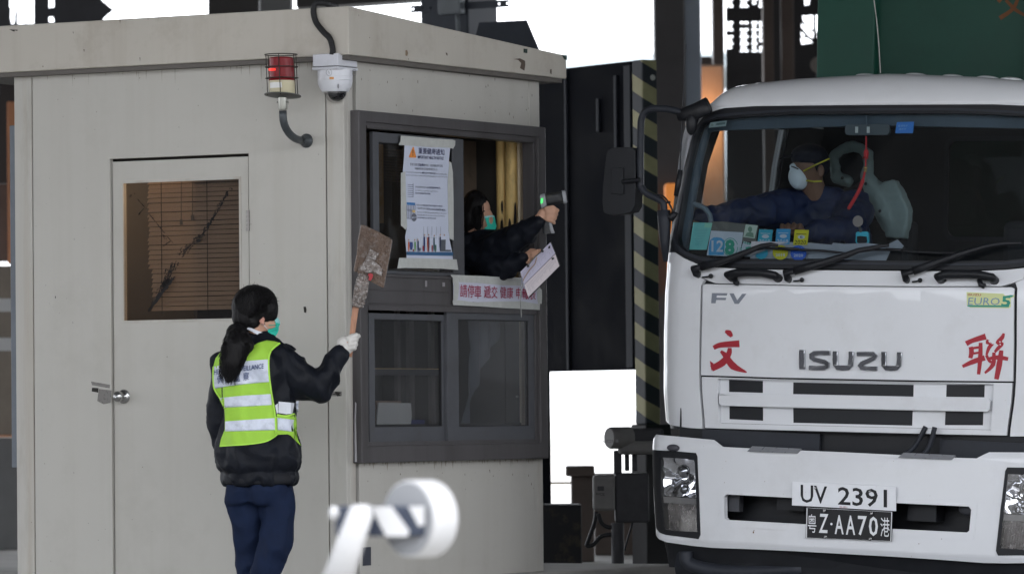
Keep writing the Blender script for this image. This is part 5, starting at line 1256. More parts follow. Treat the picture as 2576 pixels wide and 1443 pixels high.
part('blank_label', lb.xf(tilt), mat('label_white', (.75, .75, .74), .6), bc)
cg = MB(); rC = k_(214); M_wire = mat('cage_wire', (.035, .03, .026), .6)
for yy in (128, 290, 435):
    rg = [V((ax_ + rC * cos(t * pi / 20), py_ + rC * sin(t * pi / 20), zz(yy))) for t in range(41)]; cg.tube(rg, k_(6.5), 8, caps=False)
for k in range(6):
    t = k * pi / 3 + .95; cg.tube([V((ax_ + rC * cos(t), py_ + rC * sin(t), zz(128))), V((ax_ + rC * cos(t), py_ + rC * sin(t), zd0 + .002))], k_(6), 8)
part('cage', cg.xf(tilt), M_wire, bc, smooth=True)
# dome camera
cc = thing('dome_camera', 'white dome security camera hanging at the booth roof corner', 'security camera', Bf, (-.042, -.01, Bf.plane(862, 165, 1, -.1).z))
zq = lambda y: Bf.plane(862, cB(0, y)[1], 1, -.10).z
M_cw = mat('camera_white', (.62, .63, .68), .35, var=.03, vscale=10, dirt_sheen=(.3, .28, .25), dscale=20, damt=.3)
part('back_box', MB().box(-.115, .030, -.10, .08, zq(265), zq(112) + .003), M_cw, cc, bevel=.003)
part('seal', MB().box(-.113, .028, -.098, .078, zq(270), zq(265) - .0002), M_blk, cc)
part('lid', MB().box(-.119, .034, -.104, .084, zq(312), zq(272)), M_cw, cc, bevel=.006)
ccx, ccy = -.042, -.012; kk = lambda px: px / 3.28 * .62891 * 24.15 / FPX
zq2 = lambda y: Bf.plane(851, cB(0, y)[1], 1, -.012).z
M_cw2 = mat('camera_shell_white', (.66, .67, .71), .3)
hsg = MB().lathe([(kk(225), zq2(308)), (kk(232), zq2(320)), (kk(232), zq2(412))], 48, (ccx, ccy, 0)); housing = part('housing', hsg, M_cw2, cc, auto=30)
hsg = MB().lathe([(kk(228), zq2(413)), (kk(231), zq2(416)), (kk(231), zq2(462))], 48, (ccx, ccy, 0)); part('ring', hsg, M_cw2, cc, auto=30)
hsg = MB().lathe([(kk(228), zq2(463)), (kk(232), zq2(466)), (kk(226), zq2(510)), (kk(208), zq2(560)), (kk(180), zq2(605)), (kk(172), zq2(613)), (kk(150), zq2(614))], 48, (ccx, ccy, 0)); part('lower_shell', hsg, M_cw2, cc, auto=50)
dmm = MB(); rD = kk(152); zD = zq2(612)
dmm.lathe([(rD * cos(a * pi / 20), zD - rD * .98 * sin(a * pi / 20)) for a in range(0, 11)], 36, (ccx + .002, ccy, 0), caps=False); part('clear_dome', dmm, glass('dome_glass', (.85, .85, .85), .08, .02), cc, smooth=True)
dmm = MB(); rD2 = kk(124); dmm.lathe([(max(.0005, rD2 * cos(a * pi / 20)), zD - rD2 * 1.02 * sin(a * pi / 20)) for a in range(0, 11)], 36, (ccx + .012, ccy - .004, 0)); part('camera_ball', dmm, mat('camera_black', (.008, .008, .01), .1, coat=.5), cc, smooth=True)
cyl = lambda px, py, o=.0: None
def onCyl(px, py, r):
    a = Bf.l(CAM); b = Bf.mi.to_3x3() @ ray(px, py); ox, oy = a.x - ccx, a.y - ccy
    A_ = b.x ** 2 + b.y ** 2; B_ = 2 * (ox * b.x + oy * b.y); C_ = ox * ox + oy * oy - r * r; D_ = max(0, B_ * B_ - 4 * A_ * C_); return a + b * ((-B_ - math.sqrt(D_)) / (2 * A_))
t = MB(); text(t, 'Dahua' if False else 'avaya', [cB(972, 562), cB(1014, 566), cB(1014, 578), cB(972, 574)], lambda x, y: onCyl(x, y, kk(224)), .01) if False else None
e = MB(); decal(e, [cB(*p) for p in ((1042, 418), (1100, 420), (1100, 450), (1042, 448))], lambda x, y: onCyl(x, y, kk(233.5))); part('orange_tag', e, mat('orange_tag', (.6, .28, .08), .5), housing)
e = MB()
for x, y in ((1036, 360), (1368, 362)):
    pts = [cB(x + 37 * cos(q * pi / 12) * (1 if x < 1200 else .75), y + 42 * sin(q * pi / 12)) for q in range(25)]; e.tube([onCyl(a_, b__, kk(232.5)) for a_, b__ in pts], .0009, 6, caps=False); e.tube([onCyl(*cB(x - 6, y - 18), kk(233)), onCyl(*cB(x + 7, y + 16), kk(233))], .0012, 6)
part('screw_cover', e, mat('line_grey', (.25, .25, .27), .6), housing)
e = MB(); e.ell(onCyl(*cB(1157, 540), kk(224)), (.004, .004, .012)); part('drain_slot', e, MATS['line_grey'], housing, smooth=True)
pth = smoothpath([Bf.plane(*c2(x, y), 1, -.092) for x, y in ((652, 432), (655, 385), (632, 305), (580, 250), (528, 185), (504, 110), (508, 50), (535, 22), (575, 22))] + [Bf.plane(*c2(620, 36), 1, -.03), Bf.plane(*c2(690, 55), 1, .12)], 6)
cdt = MB().tube(pth, .0132, 14); cnd = part('conduit', cdt, M_rub, cc, smooth=True)
e = MB()
for i in range(0, 34):
    p = pth[0].lerp(pth[1], 0) if False else pth[min(i, len(pth) - 2)]; q = pth[min(i + 1, len(pth) - 1)]
    for u in (.25, .75):
        c = p.lerp(q, u); e.lathe([(.0148, -.0015), (.0148, .0015)], 12, c, (q - p))
part('rib', e, M_rub, cnd)
# junction trail of sealant on the fascia beside the box
# ---- poster on the upper left pane
cP = crop(1570, 520, 2.489)
PS = .037
def pB(o): return lambda x, y: B2(x, y, PS + o)
po = thing('health_notice', 'white printed health notice taped over the upper window pane', 'poster', Bf, B2(1078, 500, PS))
M_pap = mat('poster_paper', (.56, .60, .72), .55, var=.02, vscale=3); M_tape = mat('masking_tape', (.50, .51, .49), .6, var=.08, vscale=20, bump=.2, bscale=40)
def shB(pts, o, th=.0006):
    pp = [B2(x, y, PS + o) for x, y in pts]; ys = [p.y for p in pp]; zs = [p.z for p in pp]
    cyy = [min(ys) + (max(ys) - min(ys)) * k / 8 for k in range(1, 8)]; czz = [min(zs) + (max(zs) - min(zs)) * k / 16 for k in range(1, 16)]
    return sheet([(p.y, p.z) for p in pp], lambda y, z, q: V((PS + o + q + .0012 * sin(y * 21 + z * 9), y, z)), th, (), cyy, czz)
paper = part('paper', shB(cm(cP, [(120, 85), (583, 118), (560, 300), (568, 700), (575, 1000), (570, 1090), (590, 1180), (603, 1270), (605, 1375), (140, 1370), (138, 1230), (125, 1060), (145, 960), (135, 600), (105, 420), (118, 250)]), .001), M_pap, po)
for q in ([(85, 55), (180, 62), (400, 82), (600, 95), (628, 105), (626, 150), (605, 185), (560, 175), (400, 172), (250, 160), (100, 150), (62, 148), (80, 110)], [(85, 425), (130, 410), (135, 600), (145, 960), (130, 992), (100, 960), (82, 950)], [(565, 310), (585, 325), (600, 420), (606, 700), (610, 1095), (575, 1080), (560, 1000), (552, 700), (548, 500)], [(68, 1270), (240, 1272), (640, 1285), (657, 1390), (500, 1378), (140, 1368), (50, 1375)]):
    part('tape_strip', shB(cm(cP, q), .003), M_tape, po)
M_pn = mat('ink_navy', (.03, .03, .10), .6); M_pg = mat('ink_grey', (.16, .17, .21), .6); M_po = mat('ink_orange', (.75, .27, .07), .6); M_pbl = mat('ink_blue', (.07, .22, .5), .6); M_pdb = mat('ink_dark_blue', (.045, .12, .24), .6)
o5 = .0036
t = MB(); text(t, '重要健康通知', cm(cP, [(258, 172), (516, 190), (516, 252), (258, 234)]), pB(o5), .006); text(t, 'IMPORTANT HEALTH NOTICE', cm(cP, [(252, 252), (510, 266), (508, 296), (250, 282)]), pB(o5), .012, .15)
text(t, '緊急應變', cm(cP, [(257, 330), (322, 334), (322, 362), (257, 358)]), pB(o5), .004); text(t, 'EMERGENCY RESPONSE', cm(cP, [(292, 416), (428, 424), (428, 440), (292, 432)]), pB(o5), .015)
text(t, '必須填寫健康申報表。', cm(cP, [(340, 560), (480, 566), (480, 586), (340, 580)]), pB(o5), .004); text(t, 'HEALTH DECLARATION FORM.', cm(cP, [(228, 618), (378, 626), (378, 640), (228, 632)]), pB(o5), .015)
text(t, '罰款5,000元及監禁6個月。', cm(cP, [(338, 772), (532, 786), (532, 806), (338, 794)]), pB(o5), .004); text(t, 'FINE OF $5,000 and 6 MONTHS IN JAIL.', cm(cP, [(248, 864), (436, 872), (436, 886), (248, 880)]), pB(o5), .015)
text(t, '拒絕填寫申報表或提供不實資料', cm(cP, [(304, 738), (498, 748), (498, 766), (304, 756)]), pB(o5), .0)
part('bold_lettering', t, M_pn, paper)
t = MB(); text(t, '香港已啟動', cm(cP, [(175, 326), (250, 330), (250, 358), (175, 354)]), pB(o5), .0); text(t, '級別，以加強監察和隔離', cm(cP, [(326, 334), (500, 344), (500, 370), (326, 362)]), pB(o5), .0)
text(t, '可能感染新型冠狀病毒的人士。', cm(cP, [(222, 368), (452, 380), (452, 404), (222, 394)]), pB(o5), .0)
text(t, 'Hong Kong has activated the', cm(cP, [(135, 408), (286, 416), (286, 434), (135, 426)]), pB(o5)); text(t, 'level to enhance the', cm(cP, [(432, 424), (540, 430), (540, 446), (432, 440)]), pB(o5))
text(t, 'detection and isolation of those who may be affected by the novel Coronavirus', cm(cP, [(135, 438), (546, 458), (546, 476), (135, 456)]), pB(o5))
text(t, '所有到港的旅客均', cm(cP, [(228, 554), (336, 560), (336, 580), (228, 574)]), pB(o5)); text(t, 'ALL VISITORS arriving in Hong Kong MUST fill in a', cm(cP, [(228, 592), (452, 604), (452, 618), (228, 608)]), pB(o5))
text(t, '任何人士如', cm(cP, [(240, 734), (302, 738), (302, 756), (240, 752)]), pB(o5)); text(t, '一經定罪可被判', cm(cP, [(240, 764), (334, 770), (334, 790), (240, 786)]), pB(o5))
text(t, 'Any person who REFUSES to complete the form, or who makes a', cm(cP, [(246, 806), (536, 822), (536, 838), (246, 824)]), pB(o5)); text(t, 'FALSE DECLARATION, will commit an offence that is liable to a', cm(cP, [(246, 834), (520, 848), (520, 862), (246, 850)]), pB(o5))
part('small_lettering', t, M_pg, paper)
t = MB(); decal(t, cm(cP, [(203, 165), (212, 168), (236, 262), (232, 276), (168, 272), (163, 262)]), pB(o5)); wtri = part('warning_triangle', t, M_po, paper)
t = MB(); decal(t, cm(cP, [(199, 196), (207, 196), (206, 236), (200, 236)]), pB(o5 + .0006)); decal(t, cm(cP, [(199, 244), (207, 244), (207, 254), (199, 254)]), pB(o5 + .0006))
part('exclamation_mark', t, M_ink, wtri)
t = MB()
for y in range(7): decal(t, cm(cP, [(152, 540 + y * 20), (206, 543 + y * 20), (206, 546 + y * 20), (152, 543 + y * 20)]), pB(o5))
decal(t, cm(cP, [(204, 530), (207, 530), (207, 664), (204, 664)]), pB(o5 + .0002))
for x in range(6): decal(t, cm(cP, [(143 + x * 16, 745), (146 + x * 16, 745), (146 + x * 16, 876), (143 + x * 16, 876)]), pB(o5))
for y in (795, 876): decal(t, cm(cP, [(143, y), (226, y + 4), (226, y + 7), (143, y + 3)]), pB(o5 + .0002))
part('line_drawing', t, M_pn, paper)
t = MB(); decal(t, cm(cP, [(143, 717), (226, 722), (226, 746), (143, 742)]), pB(o5 + .0003)); part('blue_bar', t, M_pbl, paper)
t = MB(); decal(t, cm(cP, [(198, 794), (226, 796), (226, 820), (198, 818)]), pB(o5 + .0004)); part('yellow_lock', t, mat('ink_yellow', (.7, .5, .2), .6), paper)
t = MB(); decal(t, cm(cP, [(215 + 26 * cos(k * pi / 8), 868 + 40 * sin(k * pi / 8)) for k in range(16)]), pB(o5 + .0005)); stp = part('fine_stamp', t, M_pg, paper)
t = MB(); text(t, '罰款 $5,000', cm(cP, [(193, 864), (240, 856), (240, 872), (193, 880)]), pB(o5 + .0009), .02); part('stamp_lettering', t, M_pap, stp)
t = MB(); decal(t, cm(cP, [(140, 1208), (300, 1212), (602, 1212), (602, 1250), (140, 1242)]), pB(o5)); part('floor_band', t, M_pdb, paper)
t = MB(); decal(t, cm(cP, [(480, 1090), (530, 1088), (528, 1190), (583, 1190), (583, 1206), (480, 1206)]), pB(o5 + .0003)); part('printed_desk', t, mat('ink_desk', (.10, .11, .13), .6), paper)
cols = [(162, 1110, 1205, (.6, .16, .05)), (226, 1110, 1205, (.12, .3, .08)), (256, 1100, 1210, (.03, .05, .12)), (318, 1060, 1205, (.03, .05, .15)), (352, 1065, 1210, (.45, .12, .06)), (362, 1060, 1210, (.05, .03, .08)), (414, 1070, 1205, (.03, .08, .1)), (476, 1060, 1205, (.03, .04, .08)), (430, 1140, 1210, (.05, .15, .1)), (308, 1150, 1205, (.3, .03, .04)), (396, 1145, 1208, (.25, .03, .04)), (274, 1170, 1205, (.03, .03, .06)), (208, 1185, 1208, (.3, .1, .05)), (186, 1112, 1190, (.05, .08, .25))]
for i, (x, y0, y1, c) in enumerate(cols):
    wd = 15 if i == 13 else 6
    t = MB(); decal(t, cm(cP, [(x - wd, y0), (x + wd, y0), (x + wd * 1.2, (y0 + y1) / 2), (x + wd * .6, y1), (x - wd * .6, y1), (x - wd * 1.1, (y0 + y1) / 2)]), pB(o5 + .0004 + i * .00003)); part('printed_figure', t, mat('ink_%d' % i, c, .6), paper)
t = MB()
for x, y in ((162, 1092), (222, 1092), (252, 1090), (320, 1044), (360, 1042), (416, 1050), (476, 1042), (516, 1044)): decal(t, cm(cP, [(x + 6 * cos(k * pi / 4), y + 9 * sin(k * pi / 4)) for k in range(8)]), pB(o5 + .001))
part('printed_heads', t, mat('ink_skin', (.5, .3, .2), .6), paper)
t = MB()
for x in (310, 350, 392, 436, 478): decal(t, cm(cP, [(x, 958), (x + 2, 958), (x + 1, 1050), (x - 1, 1050)]), pB(o5 + .0001))
decal(t, cm(cP, [(310, 1064), (440, 1068), (440, 1070), (310, 1066)]), pB(o5 + .0001)); text(t, '請合作', cm(cP, [(508, 964), (550, 966), (550, 996), (508, 994)]), pB(o5 + .0001)) if False else None
part('queue_lines', t, M_pg, paper)
t = MB(); text(t, 'Department of Health', cm(cP, [(300, 1296), (520, 1302), (520, 1312), (300, 1306)]), pB(o5)); text(t, '衞生署', cm(cP, [(180, 1280), (210, 1282), (210, 1310), (180, 1308)]), pB(o5)); part('faint_lettering', t, mat('ink_faint', (.36, .36, .35), .6), po)
# ---- red lettered paper on the transom
cS = crop(1780, 1060, 6.1333)
PT = .048
def pT(o): return lambda x, y: B2(x, y, PT + o)
sg_ = thing('lettered_sign', 'long paper sign with red characters taped below the open window', 'sign', Bf, B2(1250, 735, PT))
def shT(pts, o, amp=.001):
    pp = [B2(x, y, PT + o) for x, y in pts]; ys = [p.y for p in pp]; zs = [p.z for p in pp]
    return sheet([(p.y, p.z) for p in pp], lambda y, z, q: V((PT + o + q + amp * sin(y * 16 + z * 50), y, z)), .0006, (), [min(ys) + (max(ys) - min(ys)) * k / 20 for k in range(1, 20)], [min(zs) + (max(zs) - min(zs)) * k / 8 for k in range(1, 8)])
sp_ = part('paper', shT(cm(cS, [(195, 290), (2370, 370), (2372, 960), (210, 880)]), .0), mat('sign_paper', (.58, .59, .70), .55), sg_)
for q in ([(150, 230), (1000, 265), (1850, 320), (1860, 380), (2376, 500), (2376, 400), (1880, 390), (1300, 370), (350, 310), (190, 300), (155, 260)], [(190, 860), (330, 850), (700, 905), (1300, 885), (1900, 880), (2370, 960), (2335, 990), (2357, 1095), (1500, 1050), (850, 1005), (205, 970)], [(200, 300), (345, 310), (320, 830), (270, 865), (218, 860), (215, 430), (192, 430)], [(2250, 440), (2376, 500), (2370, 955), (2290, 945), (2260, 800)], [(345, 310), (1300, 350), (1860, 385), (1860, 500), (1300, 480), (800, 430), (360, 415)]):
    part('tape_strip', shT(cm(cS, q), .002 + random.random() * .0006, .0018), M_tape, sg_)
rdS = mat('sign_red_ink', (.34, .02, .07), .6)
QS = [('請', 372, 545, 468, 775), ('停', 555, 720, 478, 790), ('車', 725, 892, 490, 808), ('遞', 955, 1130, 498, 800), ('交', 1138, 1290, 505, 808), ('健', 1352, 1502, 525, 805), ('康', 1515, 1672, 532, 812), ('申', 1745, 1870, 545, 825), ('報', 1895, 2060, 560, 835), ('表', 2075, 2225, 580, 845)]
for ch_, x0, x1, y0, y1 in QS:
    t = MB(); text(t, ch_, cm(cS, [(x0, y0), (x1, y0 + 4), (x1, y1 + 4), (x0, y1)]), pT(.0042), .004); part('red_character', t, rdS, sp_)
# ---- things on the counter behind the lower windows
I_ = lambda px, py, x: Bf.plane(px, py, 0, x)
def iq(px0, px1, py0, py1, x, th, m_, name, label, cat, bevel=.002, pts=None):
    if pts: q = [I_(a, b, x) for a, b in pts]
    else: q = [I_(px0, py0, x), I_(px1, py0, x), I_(px1, py1, x), I_(px0, py1, x)]
    mb = sheet([(p.y, p.z) for p in q], lambda y, z, o: V((x + o, y, z)), th)
    return single(name, mb, m_, label, cat, Bf, (x, q[0].y, q[-1].z), bevel=bevel)
c9 = crop(1400, 1180, 2.004)
iq(0, 0, 0, 0, -.10, .01, mat('card_grey', (.72, .70, .64), .7, var=.05, vscale=8), 'card', 'grey card leaning inside the lower left window pane', 'card', pts=cm(c9, [(232, 858), (490, 862), (498, 960), (488, 1052), (216, 1052), (222, 960)]))
iq(0, 0, 0, 0, -.15, .05, mat('carton_tan', (.40, .27, .2), .7), 'carton', 'tan carton behind the grey card in the lower left window', 'carton', pts=cm(c9, [(210, 842), (412, 845), (412, 1050), (162, 1050), (162, 878), (210, 880)]))
iq(0, 0, 0, 0, -.12, .05, mat('blue_plastic', (.03, .04, .22), .4), 'plastic_box', 'small blue plastic box beside the grey card in the lower window', 'box', pts=cm(c9, [(500, 995), (603, 998), (600, 1048), (490, 1048)]))
bt = thing('soap_bottle', 'pump soap bottle standing inside the lower right window pane', 'bottle', Bf, I_(*c9(1375, 1040), -.12))
bx_ = I_(*c9(1375, 1040), -.12); zz9 = lambda y: I_(*c9(1375, y), -.12).z
part('body', MB().lathe([(.036, zz9(1042)), (.038, zz9(1030)), (.038, zz9(930)), (.028, zz9(900)), (.014, zz9(890)), (.014, zz9(880))], 24, (bx_.x, bx_.y, 0)), mat('bottle_plastic', (.42, .34, .27), .35), bt, auto=40)
part('pump', MB().lathe([(.014, zz9(890)), (.014, zz9(855)), (.006, zz9(850)), (.006, zz9(815)), (.012, zz9(812)), (.012, zz9(806))], 16, (bx_.x, bx_.y, 0)).tube([V((bx_.x, bx_.y, zz9(808))), V((bx_.x, bx_.y - .05, zz9(810)))], .005, 8), mat('pump_white', (.5, .48, .45), .4), bt, auto=40)

q = [I_(*c9(x, y), -.13) for x, y in ((965, 200), (1205, 215), (1195, 320), (1090, 520), (1000, 760), (945, 1040), (905, 1040), (945, 700), (985, 430))]
single('plastic_curtain', sheet([(p.y, p.z) for p in q], lambda y, z, o: V((-.13 + o + .015 * sin(y * 60), y, z)), .002, (), [q[0].y - .3 + k * .02 for k in range(60)], [q[5].z + k * .05 for k in range(18)]), mat('smoky_plastic', (.10, .11, .125), .35), 'smoky plastic curtain hanging inside the lower right window pane', 'curtain', Bf, (-.13, q[0].y, q[0].z), auto=60)
# ================================================================== near barrier, out of focus
BY = 12.8
Gf = Frame((0, BY, 0), radians(20)); cb_ = crop(1300, 1850, 3.25); gp = lambda x, y, d=0.: Gf.plane(*cb_(x, y), 1, d)
M_bw = mat('barrier_white', (.36, .36, .365), .4, var=.03, vscale=10); M_bk = mat('barrier_black', (.02, .026, .042), .45)
br = thing('barrier_arm', 'striped boom barrier end with a round white disc in the foreground', 'barrier', Gf, gp(1150, 720))
a = gp(120, 560); b = gp(1290, 950)
mt = MB().box(a.x, b.x, 0, .06, b.z, a.z)
beam = part('beam', mt, M_bk, br, bevel=.008)
for q in ([(600, 565), (870, 560), (1100, 880), (1080, 950), (800, 950)], [(1090, 560), (1200, 530), (1295, 540), (1295, 800), (1225, 820)]):
    pp = [gp(x, y) for x, y in q]; pp = [(p.x, min(max(p.z, b.z), a.z)) for p in pp]
    part('white_band', sheet(pp, lambda x, z, o: V((x, -.004 - o, z)), .004), M_bw, beam)
e1 = gp(60, 600); e2 = gp(160, 760); part('end_knob', MB().ell(gp(120, 650), (.014, .014, .02)), M_bw, br, smooth=True)
dc = gp(1150, 720, .06); rD = 505 / 3.25 * .62891 * (BY + .1) / FPX
ddx = V((.62, .78, 0)); dax = V((sin(radians(-38)), cos(radians(-38)), 0))
# disc: short drum whose flat face looks left towards the lens
axl = V((.44, .895, 0))
dr_ = MB().lathe([(rD * .62, -.01), (rD * .64, -.018), (rD * .98, -.018), (rD, -.012), (rD, .060), (rD * .98, .066), (rD * .5, .066)], 56, dc, axl); part('disc', dr_, M_bw, br, auto=35)
part('disc_face', MB().lathe([(rD * .93, -.024), (rD * .93, -.019)], 48, dc, axl), mat('disc_face_shade', (.17, .175, .185), .5), br, auto=35)  # the disc face is white; its shade is put into this grey
fa = MB(); a0 = gp(470, 640, -.03); a1 = gp(130, 1600, -.05); fa.tube([a0 + V((.0, 0, .02)), a0, a1], [.024, .034, .042], 16, sq=.7)
part('folded_link', fa, M_bw, br, smooth=True)
bxx = MB(); a = gp(130, 690, .03); b = gp(300, 1100, .03); bxx.box(a.x, b.x, .03, .09, b.z - .5, a.z); part('link_housing', bxx, M_bk, br, bevel=.02, seg=3)
pst = MB(); a = gp(60, 1500, .1); b = gp(420, 1500, .1); pst.box(a.x, b.x, .1, .25, -Gf.o.z + 0, gp(0, 1560, .1).z); part('post', pst, M_bw, br, bevel=.01)

# ================================================================== people
from mathutils.bvhtree import BVHTree
def blob(mb, vox=.008, sm=4, wr=None, loc=None):
    me = bpy.data.meshes.new('tmp'); c0 = mb.v[0].copy(); me.from_pydata([tuple(p - c0) for p in mb.v], [], mb.f); me.update()
    bm = bmesh.new(); bm.from_mesh(me); bmesh.ops.recalc_face_normals(bm, faces=bm.faces[:]); bm.to_mesh(me); bm.free()
    o = bpy.data.objects.new('tmp', me); COL.objects.link(o)
    m = o.modifiers.new('r', 'REMESH'); m.mode = 'VOXEL'; m.voxel_size = vox
    if sm: q = o.modifiers.new('s', 'SMOOTH'); q.factor = .5; q.iterations = sm
    bpy.context.view_layer.update()
    r = bpy.data.meshes.new_from_object(o.evaluated_get(bpy.context.evaluated_depsgraph_get()))
    vs = [v.co + c0 for v in r.vertices]; ns = [v.normal.copy() for v in r.vertices]; fs = [tuple(p.vertices) for p in r.polygons]
    if wr:
        amp, sc, ax = wr
        for i, p in enumerate(vs):
            q = V((p.x * ax[0], p.y * ax[1], p.z * ax[2])) * sc
            n = noise.noise(q) + .5 * noise.noise(q * 2.1 + V((9, 3, 1)))
            vs[i] = p + ns[i] * amp * (1 - 2.2 * abs(n))
    bpy.data.objects.remove(o); bpy.data.meshes.remove(me); bpy.data.meshes.remove(r)
    out = MB(); out.v = vs; out.f = fs; return out
def bvh(mb): return BVHTree.FromPolygons([tuple(p) for p in mb.v], mb.f)
def drape(tree, outline, off, th=.004, step=14, conv=None, holes=(), smooth=1):
    xs = [p[0] for p in outline]; ys = [p[1] for p in outline]
    cxs = [min(xs) + step * k for k in range(1, int((max(xs) - min(xs)) / step) + 1)]; cys = [min(ys) + step * k for k in range(1, int((max(ys) - min(ys)) / step) + 1)]
    def mp(x, y, o):
        px, py = conv(x, y); d = ray(px, py); h = tree.ray_cast(CAM, d)
        if h[0] is None:
            k = (23.6 - CAM.y) / d.y; q = CAM + d * k; n = tree.find_nearest(q); k = (n[0].y - CAM.y) / d.y; p = CAM + d * k
        else: p = h[0]
        return p - d * (off + o)
    return sheet(outline, mp, th, holes, cxs, cys)
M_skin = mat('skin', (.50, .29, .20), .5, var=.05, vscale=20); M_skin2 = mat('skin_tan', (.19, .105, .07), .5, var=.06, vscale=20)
M_hair = mat('black_hair', (.0045, .004, .0045), .6, var=.3, vscale=30, bump=.5, bscale=120, stretch=(1, 1, .12), spec=.22)
M_jkt = mat('black_jacket', (.007, .0085, .013), .52, var=.3, vscale=12, bump=.8, bscale=14, spec=.15)
M_trs = mat('navy_trousers', (.010, .017, .042), .75, var=.2, vscale=12, bump=.2, bscale=25, spec=.1)
M_msk = mat('teal_mask', (.03, .50, .38), .7, var=.05, vscale=30, bump=.3, bscale=40); M_mskl = mat('pale_teal_mask', (.32, .66, .66), .7)
M_wht = mat('white_cloth', (.68, .70, .76), .7, var=.04, vscale=20)
M_glv = mat('latex_glove', (.60, .58, .55), .45, var=.05, vscale=30, bump=.25, bscale=60)
M_hv = mat('hi_vis_green', (.34, .61, .06), .65, var=.07, vscale=8, bump=.15, bscale=90)
M_hve = mat('hi_vis_edge', (.46, .80, .10), .6)
M_rfl = mat('reflective_strip', (.58, .62, .72), .3, var=.14, vscale=18, bump=.5, bscale=35, spec=.5)
M_nvt = mat('navy_print', (.02, .045, .16), .5)
Y0 = 23.62
cw1 = crop(800, 1100, 2.404)
K1 = .62891 / 2.404 * Y0 / FPX; K5 = .62891 / 1.2086 * Y0 / FPX
def Q1(x, y, d=0.): return W(*cw1(x, y), Y0 + d)
def Q5(x, y, d=0.): return W(*c5(x, y), Y0 + d)
wm = thing('person', 'woman with a ponytail in a lime reflective vest holding up a wrapped paddle', 'person', WORLD, (Q5(1250, 1500).x, Y0, 0))
# continuous body
b = MB()
b.ell(Q1(548, 315), (.094, .074, .108)); b.ell(Q1(612, 470, .0), (.056, .058, .058)); b.ell(Q1(690, 490, .01), (.03, .045, .05))
b.capsule(Q1(545, 430, 0), Q1(560, 680, .0), .052, .062)
def lofts(rings, sc, Q, mb=None, pw=1.0, n=32):
    mb = mb or MB()
    return mb.loft([(Q(x, y, dy), V((hw * sc, 0, 0)), V((0, d, 0))) for x, y, hw, d, dy in rings], n, pw)
b.merge(lofts([(1250, 1060, 115, .085, 0.01), (1250, 980, 125, .09, 0.01), (1250, 820, 130, .09, 0), (1240, 650, 135, .095, 0), (1230, 450, 150, .1, 0), (1235, 370, 120, .08, 0), (1240, 320, 60, .06, 0)], K5, Q5))
armR = [(770, 800, -.01, .050), (1110, 1065, -.03, .042), (1355, 745, -.03, .026)]
b.chain([Q1(x, y, d) for x, y, d, r in armR], [r for *_, r in armR])
HANDR = [[(1430, 600, -.028), (1498, 574, -.022), (1524, 584, .012)], [(1440, 628, -.03), (1493, 612, -.022), (1503, 624, .016)], [(1440, 660, -.03), (1490, 652, -.02), (1498, 664, .018)], [(1430, 692, -.026), (1478, 692, -.018), (1484, 702, .016)], [(1400, 640, .02), (1440, 590, .03), (1470, 560, .026)]]
def handmesh(mb, grow=0.):
    mb.ell(Q1(1402, 668, -.008), (.040 + grow, .024 + grow, .044 + grow), Matrix.Rotation(radians(-35), 3, 'Y')); mb.capsule(Q1(1350, 748, -.02), Q1(1385, 700, -.012), .026 + grow, .030 + grow)
    for f in HANDR: mb.chain([Q1(*p) for p in f], [.0115 + grow, .0105 + grow, .0095 + grow], 10)
    return mb
handmesh(b)
b.chain([Q5(1085, 430, 0), Q5(1064, 620, .0), Q5(1085, 790, .06)], [.05, .04, .028]); b.ell(Q5(1090, 830, .08), (.025, .035, .045))
for k in range(4): b.capsule(Q5(1085, 850, .06 + k * .018), Q5(1088, 900 - abs(k - 1) * 8, .065 + k * .018), .009, .008)
b.capsule(Q5(1088, 825, .05), Q5(1100, 870, .03), .010, .009)
LR = [(1325, 1040, .02, .060), (1328, 1290, -.01, .040), (1258, 1500, .05, .034), (1235, 1600, .06, .03)]; LL = [(1190, 1040, .04, .060), (1200, 1290, .09, .040), (1215, 1500, .14, .034), (1215, 1600, .15, .03)]
for leg in (LR, LL): b.chain([Q5(x, y, d) for x, y, d, r in leg], [r for *_, r in leg])
part('body', blob(b, .0065, 3), M_skin, wm, smooth=True)
# ear, eye side detail stays on the head
e = MB().ell(Q1(598, 415, -.066), (.014, .008, .026), Matrix.Rotation(radians(8), 3, 'Y')).ell(Q1(602, 460, -.066), (.008, .007, .010)); part('ear', blob(e, .003, 2), mat('ear_skin', (.52, .26, .2), .5), wm, smooth=True)
e = MB(); [e.ell(Q1(x, y, -.076), (.0032,) * 3, n=10) for x, y in ((622, 464),)]; e.ell(Q1(598, 466, -.078), (.0028,) * 3, n=10); part('earring', e, M_steel, wm, smooth=True, split=True)
